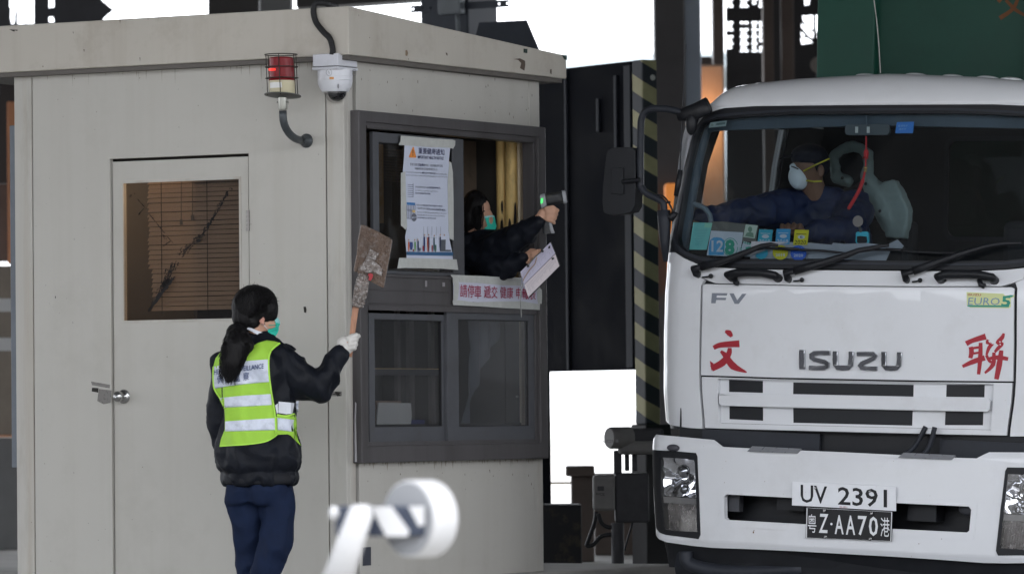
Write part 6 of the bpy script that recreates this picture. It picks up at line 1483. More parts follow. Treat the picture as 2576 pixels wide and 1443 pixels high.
# trousers and shoes
t_ = MB(); lofts([(1255, 985, 150, .12, .01), (1255, 1040, 160, .125, .01), (1258, 1100, 162, .115, .02)], K5, Q5, t_)
for pts in ([(1338, 1060, 0, .080), (1342, 1180, -.01, .077), (1334, 1290, -.03, .070), (1296, 1400, -.01, .064), (1262, 1500, .03, .060), (1235, 1600, .05, .060)], [(1178, 1060, .03, .082), (1186, 1180, .05, .074), (1200, 1290, .07, .068), (1212, 1400, .1, .062), (1215, 1500, .12, .058), (1215, 1600, .14, .058)]):
    t_.chain([Q5(x, y, d) for x, y, d, r in pts], [r for *_, r in pts], 16)
part('trousers', blob(t_, .009, 4, (.014, 8, (1, 1, .5))), M_trs, wm, smooth=True)
for sg_x, d in ((1240, .03), (1215, .13)):
    p = Q5(sg_x, 1600, d); p.z = .04; part('shoe', blob(MB().ell(p, (.05, .12, .045)).box(p.x - .045, p.x + .045, p.y - .1, p.y + .13, 0.004, .03), .008, 2), M_blk, wm, smooth=True)
# jacket
j = MB(); lofts([(1256, 1004, 170, .135, .01), (1256, 985, 175, .142, .01), (1256, 966, 176, .142, .01), (1254, 948, 168, .138, .01), (1250, 920, 192, .158, .01), (1247, 880, 199, .16, .01), (1246, 830, 196, .155, .01), (1250, 770, 182, .15, 0), (1252, 700, 172, .145, 0), (1248, 620, 170, .145, 0), (1238, 540, 178, .145, 0), (1228, 470, 184, .145, 0), (1226, 410, 180, .14, 0), (1232, 365, 160, .122, 0), (1242, 330, 120, .10, 0), (1240, 300, 78, .075, 0), (1232, 282, 70, .068, 0)], K5, Q5, j, .92, 40)
j.chain([Q5(1092, 425, 0), Q5(1066, 590, 0), Q5(1060, 700, .02), Q5(1076, 800, .05)], [.066, .052, .049, .043], 16)
j.chain([Q1(770, 810, -.01), Q1(880, 930, -.02), Q1(1010, 1035, -.03), Q1(1120, 1068, -.03)], [.080, .078, .074, .072], 16)
j.chain([Q1(1120, 1068, -.03), Q1(1180, 1015, -.03), Q1(1275, 880, -.03), Q1(1348, 768, -.025)], [.072, .064, .050, .040], 16); j.capsule(Q1(900, 1060, -.02), Q1(1140, 1120, -.03), .052, .05)
jm_ = blob(j, .0085, 3, (.017, 8.5, (1, 1, .6)))
jk = part('jacket', jm_, M_jkt, wm, smooth=True)
e = MB(); q = [(800, 655), (830, 652), (880, 670), (925, 705), (922, 722), (890, 728), (845, 700), (800, 690)]; tr = bvh(jm_)
part('epaulette', drape(tr, q, .006, .008, 30, cw1), M_jkt, jk, smooth=False)
part('waistband', lofts([(1256, 1008, 166, .136, .01), (1256, 1000, 176, .146, .01), (1256, 985, 180, .148, .01), (1255, 968, 180, .148, .01), (1254, 956, 174, .142, .01), (1254, 950, 160, .13, .01)], K5, Q5, None, .92, 40), mat('rib_black', (.013, .014, .018), .8, var=.5, vscale=60, stretch=(1, 1, .02)), jk, smooth=True)
# collar
clr = MB(); Cn = Q1(560, 560, 0)
for i in range(25):
    t = i / 24 * 2 * pi
part('shirt_collar', MB().add(*(lambda vs: (vs, [(k, k + 1, k + 26, k + 25) for k in range(24)]))([Q1(560, 548, 0) + V((.084 * cos(i / 24 * 2 * pi), .070 * sin(i / 24 * 2 * pi), -.035 * cos(i / 24 * 2 * pi) + .008)) for i in range(25)] + [Q1(560, 548, 0) + V((.088 * cos(i / 24 * 2 * pi), .074 * sin(i / 24 * 2 * pi), -.048 * cos(i / 24 * 2 * pi) - .012)) for i in range(25)])), M_wht, wm, smooth=True)
part('jacket_collar', blob(MB().loft([(Q1(545, 700, 0), V((.12, 0, 0)), V((0, .095, 0))), (Q1(545, 610, 0), V((.092, 0, -.03)), V((0, .08, 0))), (Q1(556, 580, 0), V((.086, 0, -.036)), V((0, .072, 0)))], 30), .006, 1), M_jkt, jk, smooth=True)
# vest
vo = [(1215, 345), (1250, 325), (1290, 313), (1330, 319), (1354, 326), (1330, 344), (1312, 362), (1301, 390), (1298, 430), (1302, 500), (1312, 570), (1325, 640), (1334, 682), (1345, 676), (1385, 682), (1418, 678), (1430, 668), (1432, 700), (1434, 760), (1440, 792), (1455, 822), (1430, 800), (1405, 773), (1390, 767), (1342, 769), (1320, 786), (1280, 806), (1200, 818), (1060, 827), (1068, 790), (1086, 745), (1087, 700), (1084, 640), (1062, 592), (1035, 548), (1029, 500), (1031, 440), (1042, 400), (1062, 375), (1110, 350), (1160, 338)]
vm = drape(tr, vo, .008, .004, 13, c5)
n0 = len(vm.v); fr = [V((p.x, 2 * (Y0 + .0) - p.y, p.z)) for p in vm.v]; vv_ = MB().merge(vm).add(fr, [tuple(reversed(f)) for f in vm.f])
vest = part('vest', vv_, M_hv, wm, smooth=True)
def edge(pts, w_, m_, nm, off=.012):
    P2 = [tuple(p)[:2] for p in smoothpath([(x, y, 0) for x, y in pts], 4)]
    return part(nm, drape(tr, stroke(P2, w_), off, .003, 12, c5), m_, vest, smooth=True)
edge([(1354, 326), (1328, 346), (1310, 366), (1300, 395), (1299, 440), (1303, 500), (1313, 570), (1326, 645), (1332, 700), (1334, 765)], 8, M_hve, 'piping')
edge([(1031, 440), (1030, 500), (1036, 548), (1063, 594), (1085, 642)], 7, M_hve, 'piping'); edge([(1062, 824), (1200, 815), (1280, 803), (1320, 784), (1340, 768)], 6, M_hve, 'piping'); edge([(1338, 673), (1385, 679), (1424, 668)], 8, M_hve, 'piping')
for q in ([(1034, 440), (1200, 412), (1300, 405), (1302, 470), (1306, 514), (1200, 523), (1100, 535), (1032, 548), (1031, 500)],):
    wp_ = part('printed_panel', drape(tr, q, .0115, .002, 13, c5), M_rfl, vest, smooth=True)
for q in ([(1060, 592), (1180, 580), (1308, 573), (1314, 625), (1200, 632), (1084, 638)], [(1088, 705), (1200, 697), (1330, 689), (1333, 746), (1200, 750), (1088, 753)], [(1341, 687), (1424, 697), (1430, 756), (1342, 746)], [(1430, 612), (1443, 604), (1442, 655), (1432, 662)]):
    part('reflective_strip', drape(tr, q, .0115, .002, 13, c5), M_rfl, vest, smooth=True)
part('pocket_card', drape(tr, [(1347, 609), (1424, 616), (1414, 668), (1385, 670), (1346, 664)], .012, .004, 20, c5), M_wht, vest); part('pocket_card', drape(tr, [(1330, 628), (1343, 618), (1345, 662), (1338, 668)], .010, .003, 20, c5), M_wht, vest)
def dr_text(s_, quad, off, bold=.012):
    def pl2(px, py):
        d = ray(px, py); h = tr.ray_cast(CAM, d); p = h[0] if h[0] else CAM + d * ((23.45 - CAM.y) / d.y); return p - d * off
    mb = MB(); text(mb, s_, quad, pl2, bold); return mb
t = dr_text('HEALTH SURVEILLANCE', cm(cw1, [(133, 905), (612, 846), (612, 893), (133, 955)]), .0165); 
part('printed_lettering', t, M_nvt, wp_)
for ch_, x0, y0 in (('健', 165, 962), ('康', 248, 953), ('監', 331, 943), ('察', 415, 932)):
    part('printed_lettering', dr_text(ch_, cm(cw1, [(x0, y0), (x0 + 56, y0 - 6), (x0 + 56, y0 + 72), (x0, y0 + 78)]),   .0165, .004), M_nvt, wp_)
# mask
def mk_(x, y, o):
    u = (x - 650) / 120; return Q1(x, y, -.052 + .060 * max(0, u) ** 1.6 - o)
msk = MB(); sheet([(715, 424), (732, 412), (748, 408), (760, 425), (771, 452), (769, 472), (757, 496), (758, 530), (738, 568), (710, 603), (695, 592), (668, 574), (655, 552), (650, 530), (657, 516), (690, 518), (722, 500), (728, 470)], mk_, .05, (), [670 + 12 * k for k in range(8)], [420 + 12 * k for k in range(15)], msk)
mask = part('face_mask', msk, M_msk, wm, smooth=True)
part('mask_top', sheet([(714, 422), (732, 410), (749, 406), (762, 426), (772, 453), (766, 465), (727, 452)], lambda x, y, o: mk_(x, y, o + .002), .003, (), [730, 745], [430, 445]), M_mskl, mask, smooth=True)
for ya, yb_ in ((520, 528), (545, 556), (478, 488)): part('pleat', MB().tube([mk_(x, ya + (x - 660) * .0 - (x - 655) * .25 * (1 if ya > 500 else 0), .004) for x in (662, 690, 715, 740)], .0018, 6), mat('pleat_teal', (.02, .38, .29), .7), mask, smooth=True)
part('ear_loop', MB().tube([Q1(615, 480, -.072), Q1(635, 500, -.066), Q1(655, 522, -.056)], .0014, 6), M_wht, mask)
# hair
h = MB(); h.ell(Q1(528, 300, 0), (.111, .094, .104)).ell(Q1(450, 400, -.005), (.070, .082, .066)).ell(Q1(505, 445, -.01), (.050, .070, .045)).ell(Q1(655, 320, -.01), (.050, .076, .066)).ell(Q1(640, 390, -.04), (.024, .034, .030)).ell(Q1(705, 350, -.02), (.022, .04, .045)).ell(Q1(420, 470, -.02), (.038, .05, .04))
hm = blob(h, .006, 3, (.003, 26, (1, 1, .25))); hair = part('hair', hm, M_hair, wm, smooth=True)
pt_ = MB(); pt_.chain([Q1(385, 490, -.03), Q1(345, 560, -.09), Q1(350, 690, -.155), Q1(312, 820, -.17), Q1(285, 930, -.168), Q1(292, 990, -.165)], [.022, .044, .060, .050, .038, .020], 14)
pt_.chain([Q1(400, 560, -.10), Q1(440, 680, -.15), Q1(385, 800, -.165)], [.03, .034, .018], 12)
pony = part('ponytail', blob(pt_, .006, 3, (.007, 22, (1, 1, .3))), M_hair, hair, smooth=True)
rnd = random.Random(11); st_ = MB()
for i in range(330):
    a0_ = rnd.uniform(-1, 1); ln = rnd.uniform(.55, 1.04); pts = []; ph = rnd.uniform(0, 6); am = rnd.uniform(2, 15); s0 = rnd.uniform(0, .2)
    for k in range(13):
        u = s0 + (ln - s0) * k / 12; ce = interp([(0, 380), (.12, 345), (.4, 340), (.65, 305), (.85, 275), (1.1, 285)], u); hw__ = interp([(0, 25), (.12, 95), (.4, 138), (.65, 118), (.85, 96), (1.0, 62), (1.1, 40)], u); y = 490 + u * 545
        x = ce + a0_ * hw__ + am * sin(u * 26 + ph) * min(1, u * 3); dd_ = -.04 - .135 * min(1, u * 3) - .03 * math.sqrt(max(0, 1 - a0_ ** 2)) - .01 * rnd.random()
        pts.append(Q1(x, y, dd_))
    st_.tube(pts, [.0011] * 12 + [.0004], 4, caps=False)
for i in range(260):
    u0_ = rnd.uniform(0, 1); th = rnd.uniform(-.35, 2.9); rr0 = rnd.uniform(.55, 1.02); sx0 = 528 + 212 * rr0 * cos(th); sy0 = 305 - 200 * rr0 * sin(th); pts = []
    for k in range(9):
        t = k / 9; x = sx0 + (400 - sx0) * t; y = sy0 + (480 - sy0) * t - 60 * sin(pi * t) * (1 if sx0 > 400 else .3)
        q = 1 - ((x - 528) / 226) ** 2 - ((y - 300) / 214) ** 2; pts.append(Q1(x, y, -.096 * math.sqrt(max(0, q)) - .003 - .004 * rnd.random()))
    st_.tube(pts, [.0012] * 8 + [.0005], 4, caps=False)
for i in range(46):
    th = rnd.uniform(-.2, pi + .2); p0 = (528 + 218 * cos(th), 300 - 205 * sin(th)); an = th + rnd.uniform(.6, 1.8) * rnd.choice((-1, 1)); L_ = rnd.uniform(15, 46)
    p1 = (p0[0] + L_ * .5 * cos(an), p0[1] - L_ * .5 * sin(an)); p2 = (p1[0] + L_ * .5 * cos(an + .5), p1[1] - L_ * .5 * sin(an + .5)); st_.tube([Q1(*p0), Q1(*p1), Q1(*p2)], [.0010, .0008, .0004], 3, caps=False)
part('strand', st_, M_hair, hair, stuff=True)
part('hair_tie', MB().lathe([(.018, -.008), (.026, 0), (.018, .008)], 16, Q1(392, 500, -.03), V((1, .6, .8))), M_blk, hair, smooth=True)
part('hair_clip', MB().ell(Q1(405, 540, -.10), (.006, .006, .007), n=10), M_wht, hair, smooth=True)
# glove
gb = handmesh(MB(), .0015); gb.loft([(Q1(1352, 752, -.02), V((.024, 0, .024)), V((0, .032, 0))), (Q1(1380, 715, -.015), V((.028, 0, .028)), V((0, .030, 0)))], 18)
part('glove', blob(gb, .0035, 2, (.0012, 50, (1, 1, 1))), M_glv, wm, smooth=True)
# paddle
cQ = crop(1300, 850, 2.22); YQ = Y0 + .004
pd = thing('wrapped_paddle', 'cardboard paddle wrapped in clear film on a wooden stick, held up by the woman', 'paddle', WORLD, W(*cQ(240, 1270), YQ))
M_card = mat('wrapped_cardboard', (.105, .068, .048), .25, var=.3, vscale=9, bump=1., bscale=80, coat=.9, dirt_sheen=(.34, .32, .31), dscale=30, damt=.55)  # the pale blotch layer paints film glints into the colour
M_film = mat('plastic_film', (.16, .13, .115), .15, var=.3, vscale=16, bump=1., bscale=90, coat=1., dirt_sheen=(.48, .46, .45), dscale=34, damt=.8)  # highlights of the wrinkled film mixed into the colour as pale blotches
def pQ(pts, tilt=0., off=0.): return [W(*cQ(x, y), YQ + off + tilt * (x - 300)) for x, y in pts]
def sheetQ(pts, th, tilt=0., off=0.):
    n = len(pts); P = pQ(pts, tilt, off); return MB().merge(sheet([(p.x, p.z) for p in P], (lambda P0: lambda x, z, o: V((x, P0 + (x - P[0].x) * tilt * 2.6 - o, z)))(P[0].y), th))
bd = part('board', sheetQ([(318, 103), (345, 108), (470, 165), (597, 238), (598, 262), (560, 470), (525, 655), (514, 668), (405, 612), (300, 565), (284, 520), (282, 350), (290, 240)], .012), M_card, pd, bevel=.004)
part('side_flap', sheetQ([(280, 368), (310, 390), (308, 410), (278, 535), (252, 512)], .018, 0, -.004), M_card, bd, bevel=.003)
part('film_layer', blob(MB().merge(sheetQ([(400, 320), (480, 360), (440, 430), (515, 500), (500, 560), (420, 520), (380, 540), (300, 500), (350, 430)], .008, 0, -.008)), .004, 1, (.003, 40, (1, 1, 1))), M_film, bd, smooth=False)
part('red_tape', sheetQ([(382, 545), (405, 535), (428, 548), (420, 580), (405, 602), (385, 595), (392, 572)], .004, 0, -.018), mat('red_tape', (.36, .03, .04), .35), bd)
slv = MB().tube([W(*cQ(x, y), YQ - .004) for x, y in ((345, 545), (335, 600), (318, 700), (300, 790), (292, 835))], [.022, .029, .031, .029, .022], 20, sq=.65)
part('film_sleeve', blob(slv, .0035, 0, (.004, 55, (1, 1, .7))), M_film, pd)
part('stick', sheetQ([(300, 700), (325, 705), (298, 850), (268, 1060), (238, 1282), (200, 1274), (232, 930), (250, 800)], .018, 0, .006), mat('wood_stick', (.42, .22, .14), .6, var=.3, vscale=30, stretch=(6, 6, .4), bump=.3, bscale=60), pd, bevel=.002)

# ---- officer in the window
cD = crop(1800, 700, 2.624)
def D(x, y, X): return Bf.w(Bf.plane(*cD(x, y), 0, X))
of = thing('person', 'officer in dark jacket and teal mask leaning out of the booth window', 'person', WORLD, Bf.w((-.3, 1.2, .18)))
HX = -.16
KD = .62891 / 2.624 * 25.9 / FPX
Yh = D(330, 430, HX).y
def E_(x, y, d=0.): return W(*cD(x, y), Yh + d)
Yw = E_(900, 470).y
b = MB(); b.ell(E_(285, 400), (.066, .072, .102)).ell(E_(378, 470, -.01), (.040, .05, .062)).ell(E_(412, 418, -.01), (.014, .014, .022)).ell(E_(350, 350, -.01), (.036, .05, .05)); b.capsule(E_(300, 500), E_(270, 640), .05, .055)
b.loft([(E_(230, 1500, .1), V((.11, 0, 0)), V((0, .08, 0))), (E_(240, 1000, .05), V((.11, 0, 0)), V((0, .08, 0))), (E_(260, 740, .02), V((.09, 0, 0)), V((0, .07, 0))), (E_(280, 610, 0), V((.06, 0, 0)), V((0, .06, 0)))], 24)
b.chain([E_(350, 740, -.05), E_(480, 760, -.14), E_(620, 720, -.20), E_(780, 610, -.27), E_(930, 480, -.33)], [.04, .04, .038, .032, .026])
gun_d = -.34
hand = MB(); hand.ell(E_(990, 415, gun_d), (.036, .026, .036), Matrix.Rotation(radians(20), 3, 'Y'))
for f in ([(1010, 350, -.025), (1075, 335, -.03), (1130, 368, -.012)], [(1030, 390, -.028), (1090, 385, -.03), (1118, 412, .0)], [(1030, 430, -.026), (1082, 432, -.028), (1105, 452, .0)], [(1020, 462, -.022), (1070, 478, -.022), (1092, 500, .0)], [(980, 370, .02), (1020, 345, .03), (1060, 345, .032)]):
    hand.chain([E_(x, y, gun_d + d) for x, y, d in f], [.0125, .0115, .010], 10)
hand.capsule(E_(925, 465, gun_d), E_(970, 430, gun_d), .027, .028); b.merge(hand)
b.chain([E_(260, 860, -.06), E_(520, 980, -.19), E_(790, 880, -.295)], [.04, .035, .025])
h2 = MB(); h2.ell(E_(835, 850, -.30), (.030, .022, .030))
for f in ([(860, 810, -.32), (920, 795, -.33), (950, 790, -.325)], [(870, 835, -.33), (925, 830, -.34), (945, 855, -.335)], [(840, 880, -.31), (830, 905, -.32), (815, 915, -.32)], [(865, 860, -.33), (905, 850, -.34), (930, 862, -.335)], [(850, 790, -.30), (890, 790, -.31), (915, 800, -.31)]):
    h2.chain([E_(x, y, d) for x, y, d in f], [.012, .011, .0095], 10)
b.merge(h2)
part('body', blob(b, .0055, 2), M_skin, of, smooth=True)
j = MB(); j.loft([(E_(230, 1500, .1), V((.2, 0, 0)), V((0, .15, 0))), (E_(240, 1050, .05), V((.19, 0, 0)), V((0, .15, 0))), (E_(250, 760, .02), V((.17, 0, 0)), V((0, .14, 0))), (E_(270, 640, 0), V((.12, 0, 0)), V((0, .1, 0))), (E_(275, 605, 0), V((.052, 0, 0)), V((0, .060, 0)))], 30)
j.chain([E_(350, 750, -.06), E_(480, 760, -.14), E_(620, 720, -.20), E_(780, 610, -.27), E_(925, 495, -.33)], [.085, .083, .078, .062, .040], 16); j.capsule(E_(420, 900, -.12), E_(640, 820, -.2), .06, .05)
j.chain([E_(260, 860, -.08), E_(520, 980, -.20), E_(770, 890, -.29)], [.08, .07, .040], 16)
jo = part('jacket', blob(j, .009, 3, (.011, 9, (1, 1, 1))), M_jkt, of, smooth=True)
h = MB(); h.ell(E_(262, 360, .01), (.066, .086, .100)).ell(E_(215, 460, 0), (.05, .075, .075)).ell(E_(290, 470, -.035), (.024, .036, .06)).ell(E_(330, 290, .0), (.030, .06, .045))
part('hair', blob(h, .006, 3, (.005, 24, (1, 1, .25))), M_hair, of, smooth=True)
hs_ = MB()
for i in range(70):
    x = rnd.uniform(180, 350); y = rnd.uniform(300, 400); L_ = rnd.uniform(90, 210); hs_.tube([E_(x + 3 * sin(k), y + L_ * k / 6, -.075 - .012 * rnd.random() + .03 * ((x - 290) / 100) ** 2) for k in range(7)], [.0013] * 6 + [.0004], 4, caps=False)
part('strand', hs_, M_hair, of, stuff=True)
e = MB(); e.ell(E_(350, 378, -.058), (.0105, .004, .004), n=12); part('eye', e, M_blk, of, smooth=True)
def mk2(x, y, o):
    u = (x - 352) / 135; return E_(x, y, -.074 + .075 * max(0, u) ** 1.6 - o)
msk = MB(); sheet([(360, 432), (410, 424), (462, 422), (472, 450), (478, 500), (491, 530), (480, 565), (440, 590), (420, 601), (385, 588), (352, 568), (372, 548), (392, 535), (380, 490)], mk2, .045, (), [370 + 13 * k for k in range(9)], [430 + 13 * k for k in range(13)], msk)
mask = part('face_mask', msk, M_msk, of, smooth=True)
part('mask_top', sheet([(360, 432), (410, 423), (462, 420), (468, 438), (410, 442), (364, 452)], lambda x, y, o: mk2(x, y, o + .002), .003, (), [380, 400, 420, 440], []), M_mskl, mask, smooth=True)
# thermometer gun
gx = lambda x, y, d=0.: E_(x, y, gun_d + d)
tg = thing('thermometer_gun', 'black and grey infrared thermometer gun held out of the booth window', 'thermometer', WORLD, gx(1040, 560))
ax3 = (gx(1200, 225) - gx(960, 265)).normalized(); u3 = V((0, 0, 1)); u3 = (u3 - ax3 * u3.dot(ax3)).normalized()
part('barrel', MB().loft([(gx(975, 262), u3 * .030, V((0, .020, 0))), (gx(1040, 252), u3 * .031, V((0, .023, 0))), (gx(1120, 240), u3 * .030, V((0, .024, 0))), (gx(1190, 228), u3 * .030, V((0, .025, 0)))], 24, .6), mat('gun_black', (.02, .021, .023), .4, dirt_sheen=(.12, .11, .05), dscale=30, damt=.3), tg, smooth=True)
part('nose_ring', MB().loft([(gx(1182, 229), u3 * .034, V((0, .027, 0))), (gx(1212, 226), u3 * .033, V((0, .027, 0))), (gx(1222, 224), u3 * .028, V((0, .022, 0)))], 24, .6), mat('gun_grey', (.28, .29, .31), .4), tg, smooth=False, auto=50)
part('display_end', MB().loft([(gx(948, 285), u3 * .030, V((0, .018, 0))), (gx(960, 275), u3 * .036, V((0, .022, 0))), (gx(1005, 262), u3 * .036, V((0, .025, 0)))], 24, .6), mat('gun_grey', (.28, .29, .31)), tg, auto=50)
sc_q = [gx(952, 245, -.021), gx(978, 238, -.027), gx(974, 290, -.027), gx(950, 300, -.021)]
part('screen', MB().hexa(sc_q, [p + V((0, .003, 0)) for p in sc_q]), mat('green_screen', (.05, .4, .1), .3, emit=(.1, .8, .2), estr=.35), tg)
part('grip', MB().loft([(gx(1020, 320), V((.022, 0, 0)), V((0, .016, 0))), (gx(1025, 420), V((.021, 0, 0)), V((0, .017, 0))), (gx(1022, 520), V((.024, 0, 0)), V((0, .018, 0))), (gx(1025, 612), V((.027, 0, 0)), V((0, .019, 0)))], 20, .7), MATS['gun_black'], tg, auto=50)
part('grip_strip', MB().loft([(gx(1050, 500, -.002), V((.008, 0, 0)), V((0, .019, 0))), (gx(1065, 570, -.002), V((.010, 0, 0)), V((0, .020, 0))), (gx(1078, 608, -.002), V((.010, 0, 0)), V((0, .020, 0)))], 16, .7), mat('gun_grey', (.28, .29, .31)), tg, auto=50)
# clipboard
cbd = thing('clipboard', 'open clipboard with printed forms held out of the booth window', 'clipboard', WORLD, E_(940, 1000, -.36))
cp = lambda x, y, d=0.: E_(x, y, -.36 + (x - 940) * .00012 + d)
def slab(q, d0, th, m_, nm, par, **k): 
    A = [cp(x, y, d0) for x, y in q]; return part(nm, MB().hexa(A, [p + V((.001, th, 0)) for p in A]), m_, par, **k)
bdd = slab([(1060, 698), (1158, 945), (826, 1290), (738, 1012)], 0, .004, mat('board_dark', (.02, .02, .022), .5), 'board', cbd, bevel=.001)
M_form = mat('form_paper', (.46, .44, .55), .6); M_form2 = mat('form_paper_pink', (.60, .54, .56), .6)
f1 = slab([(1052, 705), (1102, 820), (776, 1146), (738, 1014)], -.0025, .002, M_form, 'form', cbd); f2 = slab([(1104, 828), (1146, 952), (822, 1276), (780, 1150)], -.003, .002, M_form2, 'form', cbd)
def lines(par, q, n, m_, off):
    mb = MB(); A, B_, C_, D_ = [V(p) for p in q]
    for k in range(n):
        u = (k + .7) / (n + .4); ln_ = rnd.uniform(.45, .95); s0 = rnd.uniform(.02, .08)
        p0 = D_.lerp(A, 1 - u) if False else A.lerp(D_, u * .96 + .02); p1 = B_.lerp(C_, u * .96 + .02); a_ = p0.lerp(p1, s0); b__ = p0.lerp(p1, s0 + (.9 - s0) * ln_); w_ = (D_ - A).normalized() * 2.2
        decal(mb, [tuple(a_), tuple(b__), tuple(b__ + w_), tuple(a_ + w_)], lambda x, y: cp(x, y, off))
    part('print', mb, m_, par)
lines(f1, [(1050, 715), (1098, 815), (785, 1130), (745, 1020)], 26, mat('print_grey', (.22, .21, .28), .6), -.0035); lines(f2, [(1104, 838), (1140, 945), (830, 1260), (790, 1150)], 26, MATS['print_grey'], -.004)
for q in ([(1036, 742), (1052, 738), (1048, 768), (1028, 770)], [(1066, 866), (1090, 862), (1088, 880), (1068, 890)]): slab(q, -.006, .001, M_ink, 'barcode', cbd)
slab([(958, 775), (985, 790), (975, 812), (950, 800)], -.012, .008, M_blk, 'clip', cbd); slab([(808, 940), (832, 940), (830, 962), (806, 966)], -.012, .008, M_blk, 'clip', cbd)
part('wire', MB().tube([cp(x, y, -.01) for x, y in ((960, 800), (900, 850), (820, 945))], .003, 8), M_steel, cbd)
part('cord', MB().tube(smoothpath([cp(x, y, -.012) for x, y in ((910, 860), (890, 930), (840, 985), (790, 1060), (765, 1110))], 5), .0022, 6), mat('cord_tan', (.35, .24, .15), .7), cbd)
part('tie', MB().tube(smoothpath([cp(x, y, -.008) for x, y in ((765, 1130), (745, 1200), (738, 1300), (748, 1443), (750, 1490))], 5), .0026, 6).ell(cp(742, 1260, -.008), (.004, .004, .014)), mat('tie_grey', (.25, .25, .24), .5), cbd, smooth=True)

# ---- driver
KW = .62891 / 2.154 * 25.4 / FPX
def TW(x, y, dep): return Tf.w(Tf.plane(*cW(x, y), 1, dep))
dv_ = thing('person', 'driver in navy jacket, dark cap and white cup mask behind the windscreen', 'person', WORLD, TW(1290, 1400, .85))
HD = .80
b = MB(); b.ell(TW(1195, 500, HD), (.085, .078, .112)).ell(TW(1130, 590, HD - .02), (.06, .06, .07)); b.capsule(TW(1215, 600, HD), TW(1260, 780, HD + .05), .056, .062)
b.loft([(TW(1350, 1500, .95), V((.17, 0, 0)), V((0, .12, 0))), (TW(1330, 1150, .95), V((.17, 0, 0)), V((0, .12, 0))), (TW(1300, 850, .93), V((.17, 0, 0)), V((0, .11, 0))), (TW(1260, 760, .9), V((.08, 0, 0)), V((0, .07, 0)))], 24)
b.chain([TW(1010, 880, .85), TW(640, 900, .6), TW(260, 965, .42)], [.055, .045, .032]); b.ell(TW(210, 975, .4), (.04, .03, .025))
b.chain([TW(1560, 900, .95), TW(1500, 1080, .7), TW(1190, 1060, .5)], [.055, .045, .032])
hn = MB(); hn.ell(TW(1070, 1060, .46), (.052, .03, .026))
for k in range(4): x0 = 965 + k * 52; hn.chain([TW(x0 + 12, 1035, .46), TW(x0, 1012 - (k % 3) * 3, .44), TW(x0 - 4, 1045, .42)], [.0135, .013, .011], 10)
hn.chain([TW(1150, 1060, .45), TW(1165, 1100, .43), TW(1130, 1115, .42)], [.014, .012, .010], 10); b.merge(hn)
for k in range(4): b.chain([TW(190, 965 + k * 12, .4), TW(160, 985 + k * 12, .38)], [.010, .009], 8)
b.capsule(TW(215, 950, .4), TW(190, 930, .38), .011, .010)
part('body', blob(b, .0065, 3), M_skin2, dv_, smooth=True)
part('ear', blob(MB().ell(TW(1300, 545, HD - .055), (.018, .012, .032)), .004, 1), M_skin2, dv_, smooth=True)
j = MB(); j.loft([(TW(1350, 1500, .95), V((.24, 0, 0)), V((0, .16, 0))), (TW(1330, 1180, .95), V((.24, 0, 0)), V((0, .16, 0))), (TW(1300, 930, .93), V((.235, 0, 0)), V((0, .15, 0))), (TW(1285, 800, .92), V((.18, 0, 0)), V((0, .12, 0))), (TW(1280, 700, .9), V((.095, 0, 0)), V((0, .09, 0)))], 30)
j.chain([TW(1030, 880, .86), TW(830, 890, .72), TW(560, 915, .56), TW(250, 960, .42)], [.105, .085, .066, .044], 16); j.chain([TW(1580, 880, .95), TW(1540, 1070, .72), TW(1240, 1070, .5)], [.10, .08, .05], 16)
part('jacket', blob(j, .01, 3, (.014, 9, (1, 1, 1))), mat('navy_jacket', (.008, .016, .052), .6, var=.4, vscale=9, bump=.4, bscale=25), dv_, smooth=True)
h = MB(); h.ell(TW(1200, 420, HD), (.098, .09, .068)).ell(TW(1280, 480, HD + .02), (.06, .08, .075)); part('cap', blob(h, .006, 2), mat('cap_navy', (.008, .010, .02), .8), dv_, smooth=True)
part('cap_brim', MB().loft([(TW(1060, 410, HD - .02), V((.01, 0, .012)), V((0, .07, 0))), (TW(990, 425, HD - .05), V((.01, 0, .006)), V((0, .055, 0))), (TW(945, 440, HD - .07), V((.004, 0, .003)), V((0, .03, 0)))], 20), MATS['cap_navy'], dv_, smooth=True)
e = MB(); e.ell(TW(1110, 460, HD - .075), (.016, .006, .005), n=12); part('eye', e, M_blk, dv_, smooth=True)
cup = MB(); cc_ = TW(1112, 600, HD - .04); cup.ell(cc_, (.056, .054, .066), Matrix.Rotation(radians(-12), 3, 'Y')); cup.ell(TW(1075, 510, HD - .045), (.028, .032, .022))
part('cup_mask', blob(cup, .005, 5), mat('cup_mask_white', (.62, .68, .72), .7), dv_, smooth=True)
part('nose_clip', MB().tube([TW(1045, 505, HD - .085), TW(1075, 515, HD - .095), TW(1105, 530, HD - .098)], .003, 6), M_blk, dv_)
part('strap', MB().tube([TW(1150, 545, HD - .09), TW(1260, 490, HD - .10), TW(1375, 438, HD - .06)], .004, 6).tube([TW(1175, 628, HD - .07), TW(1240, 636, HD - .09), TW(1310, 634, HD - .06)], .004, 6), mat('strap_yellow', (.55, .50, .05), .6), dv_)
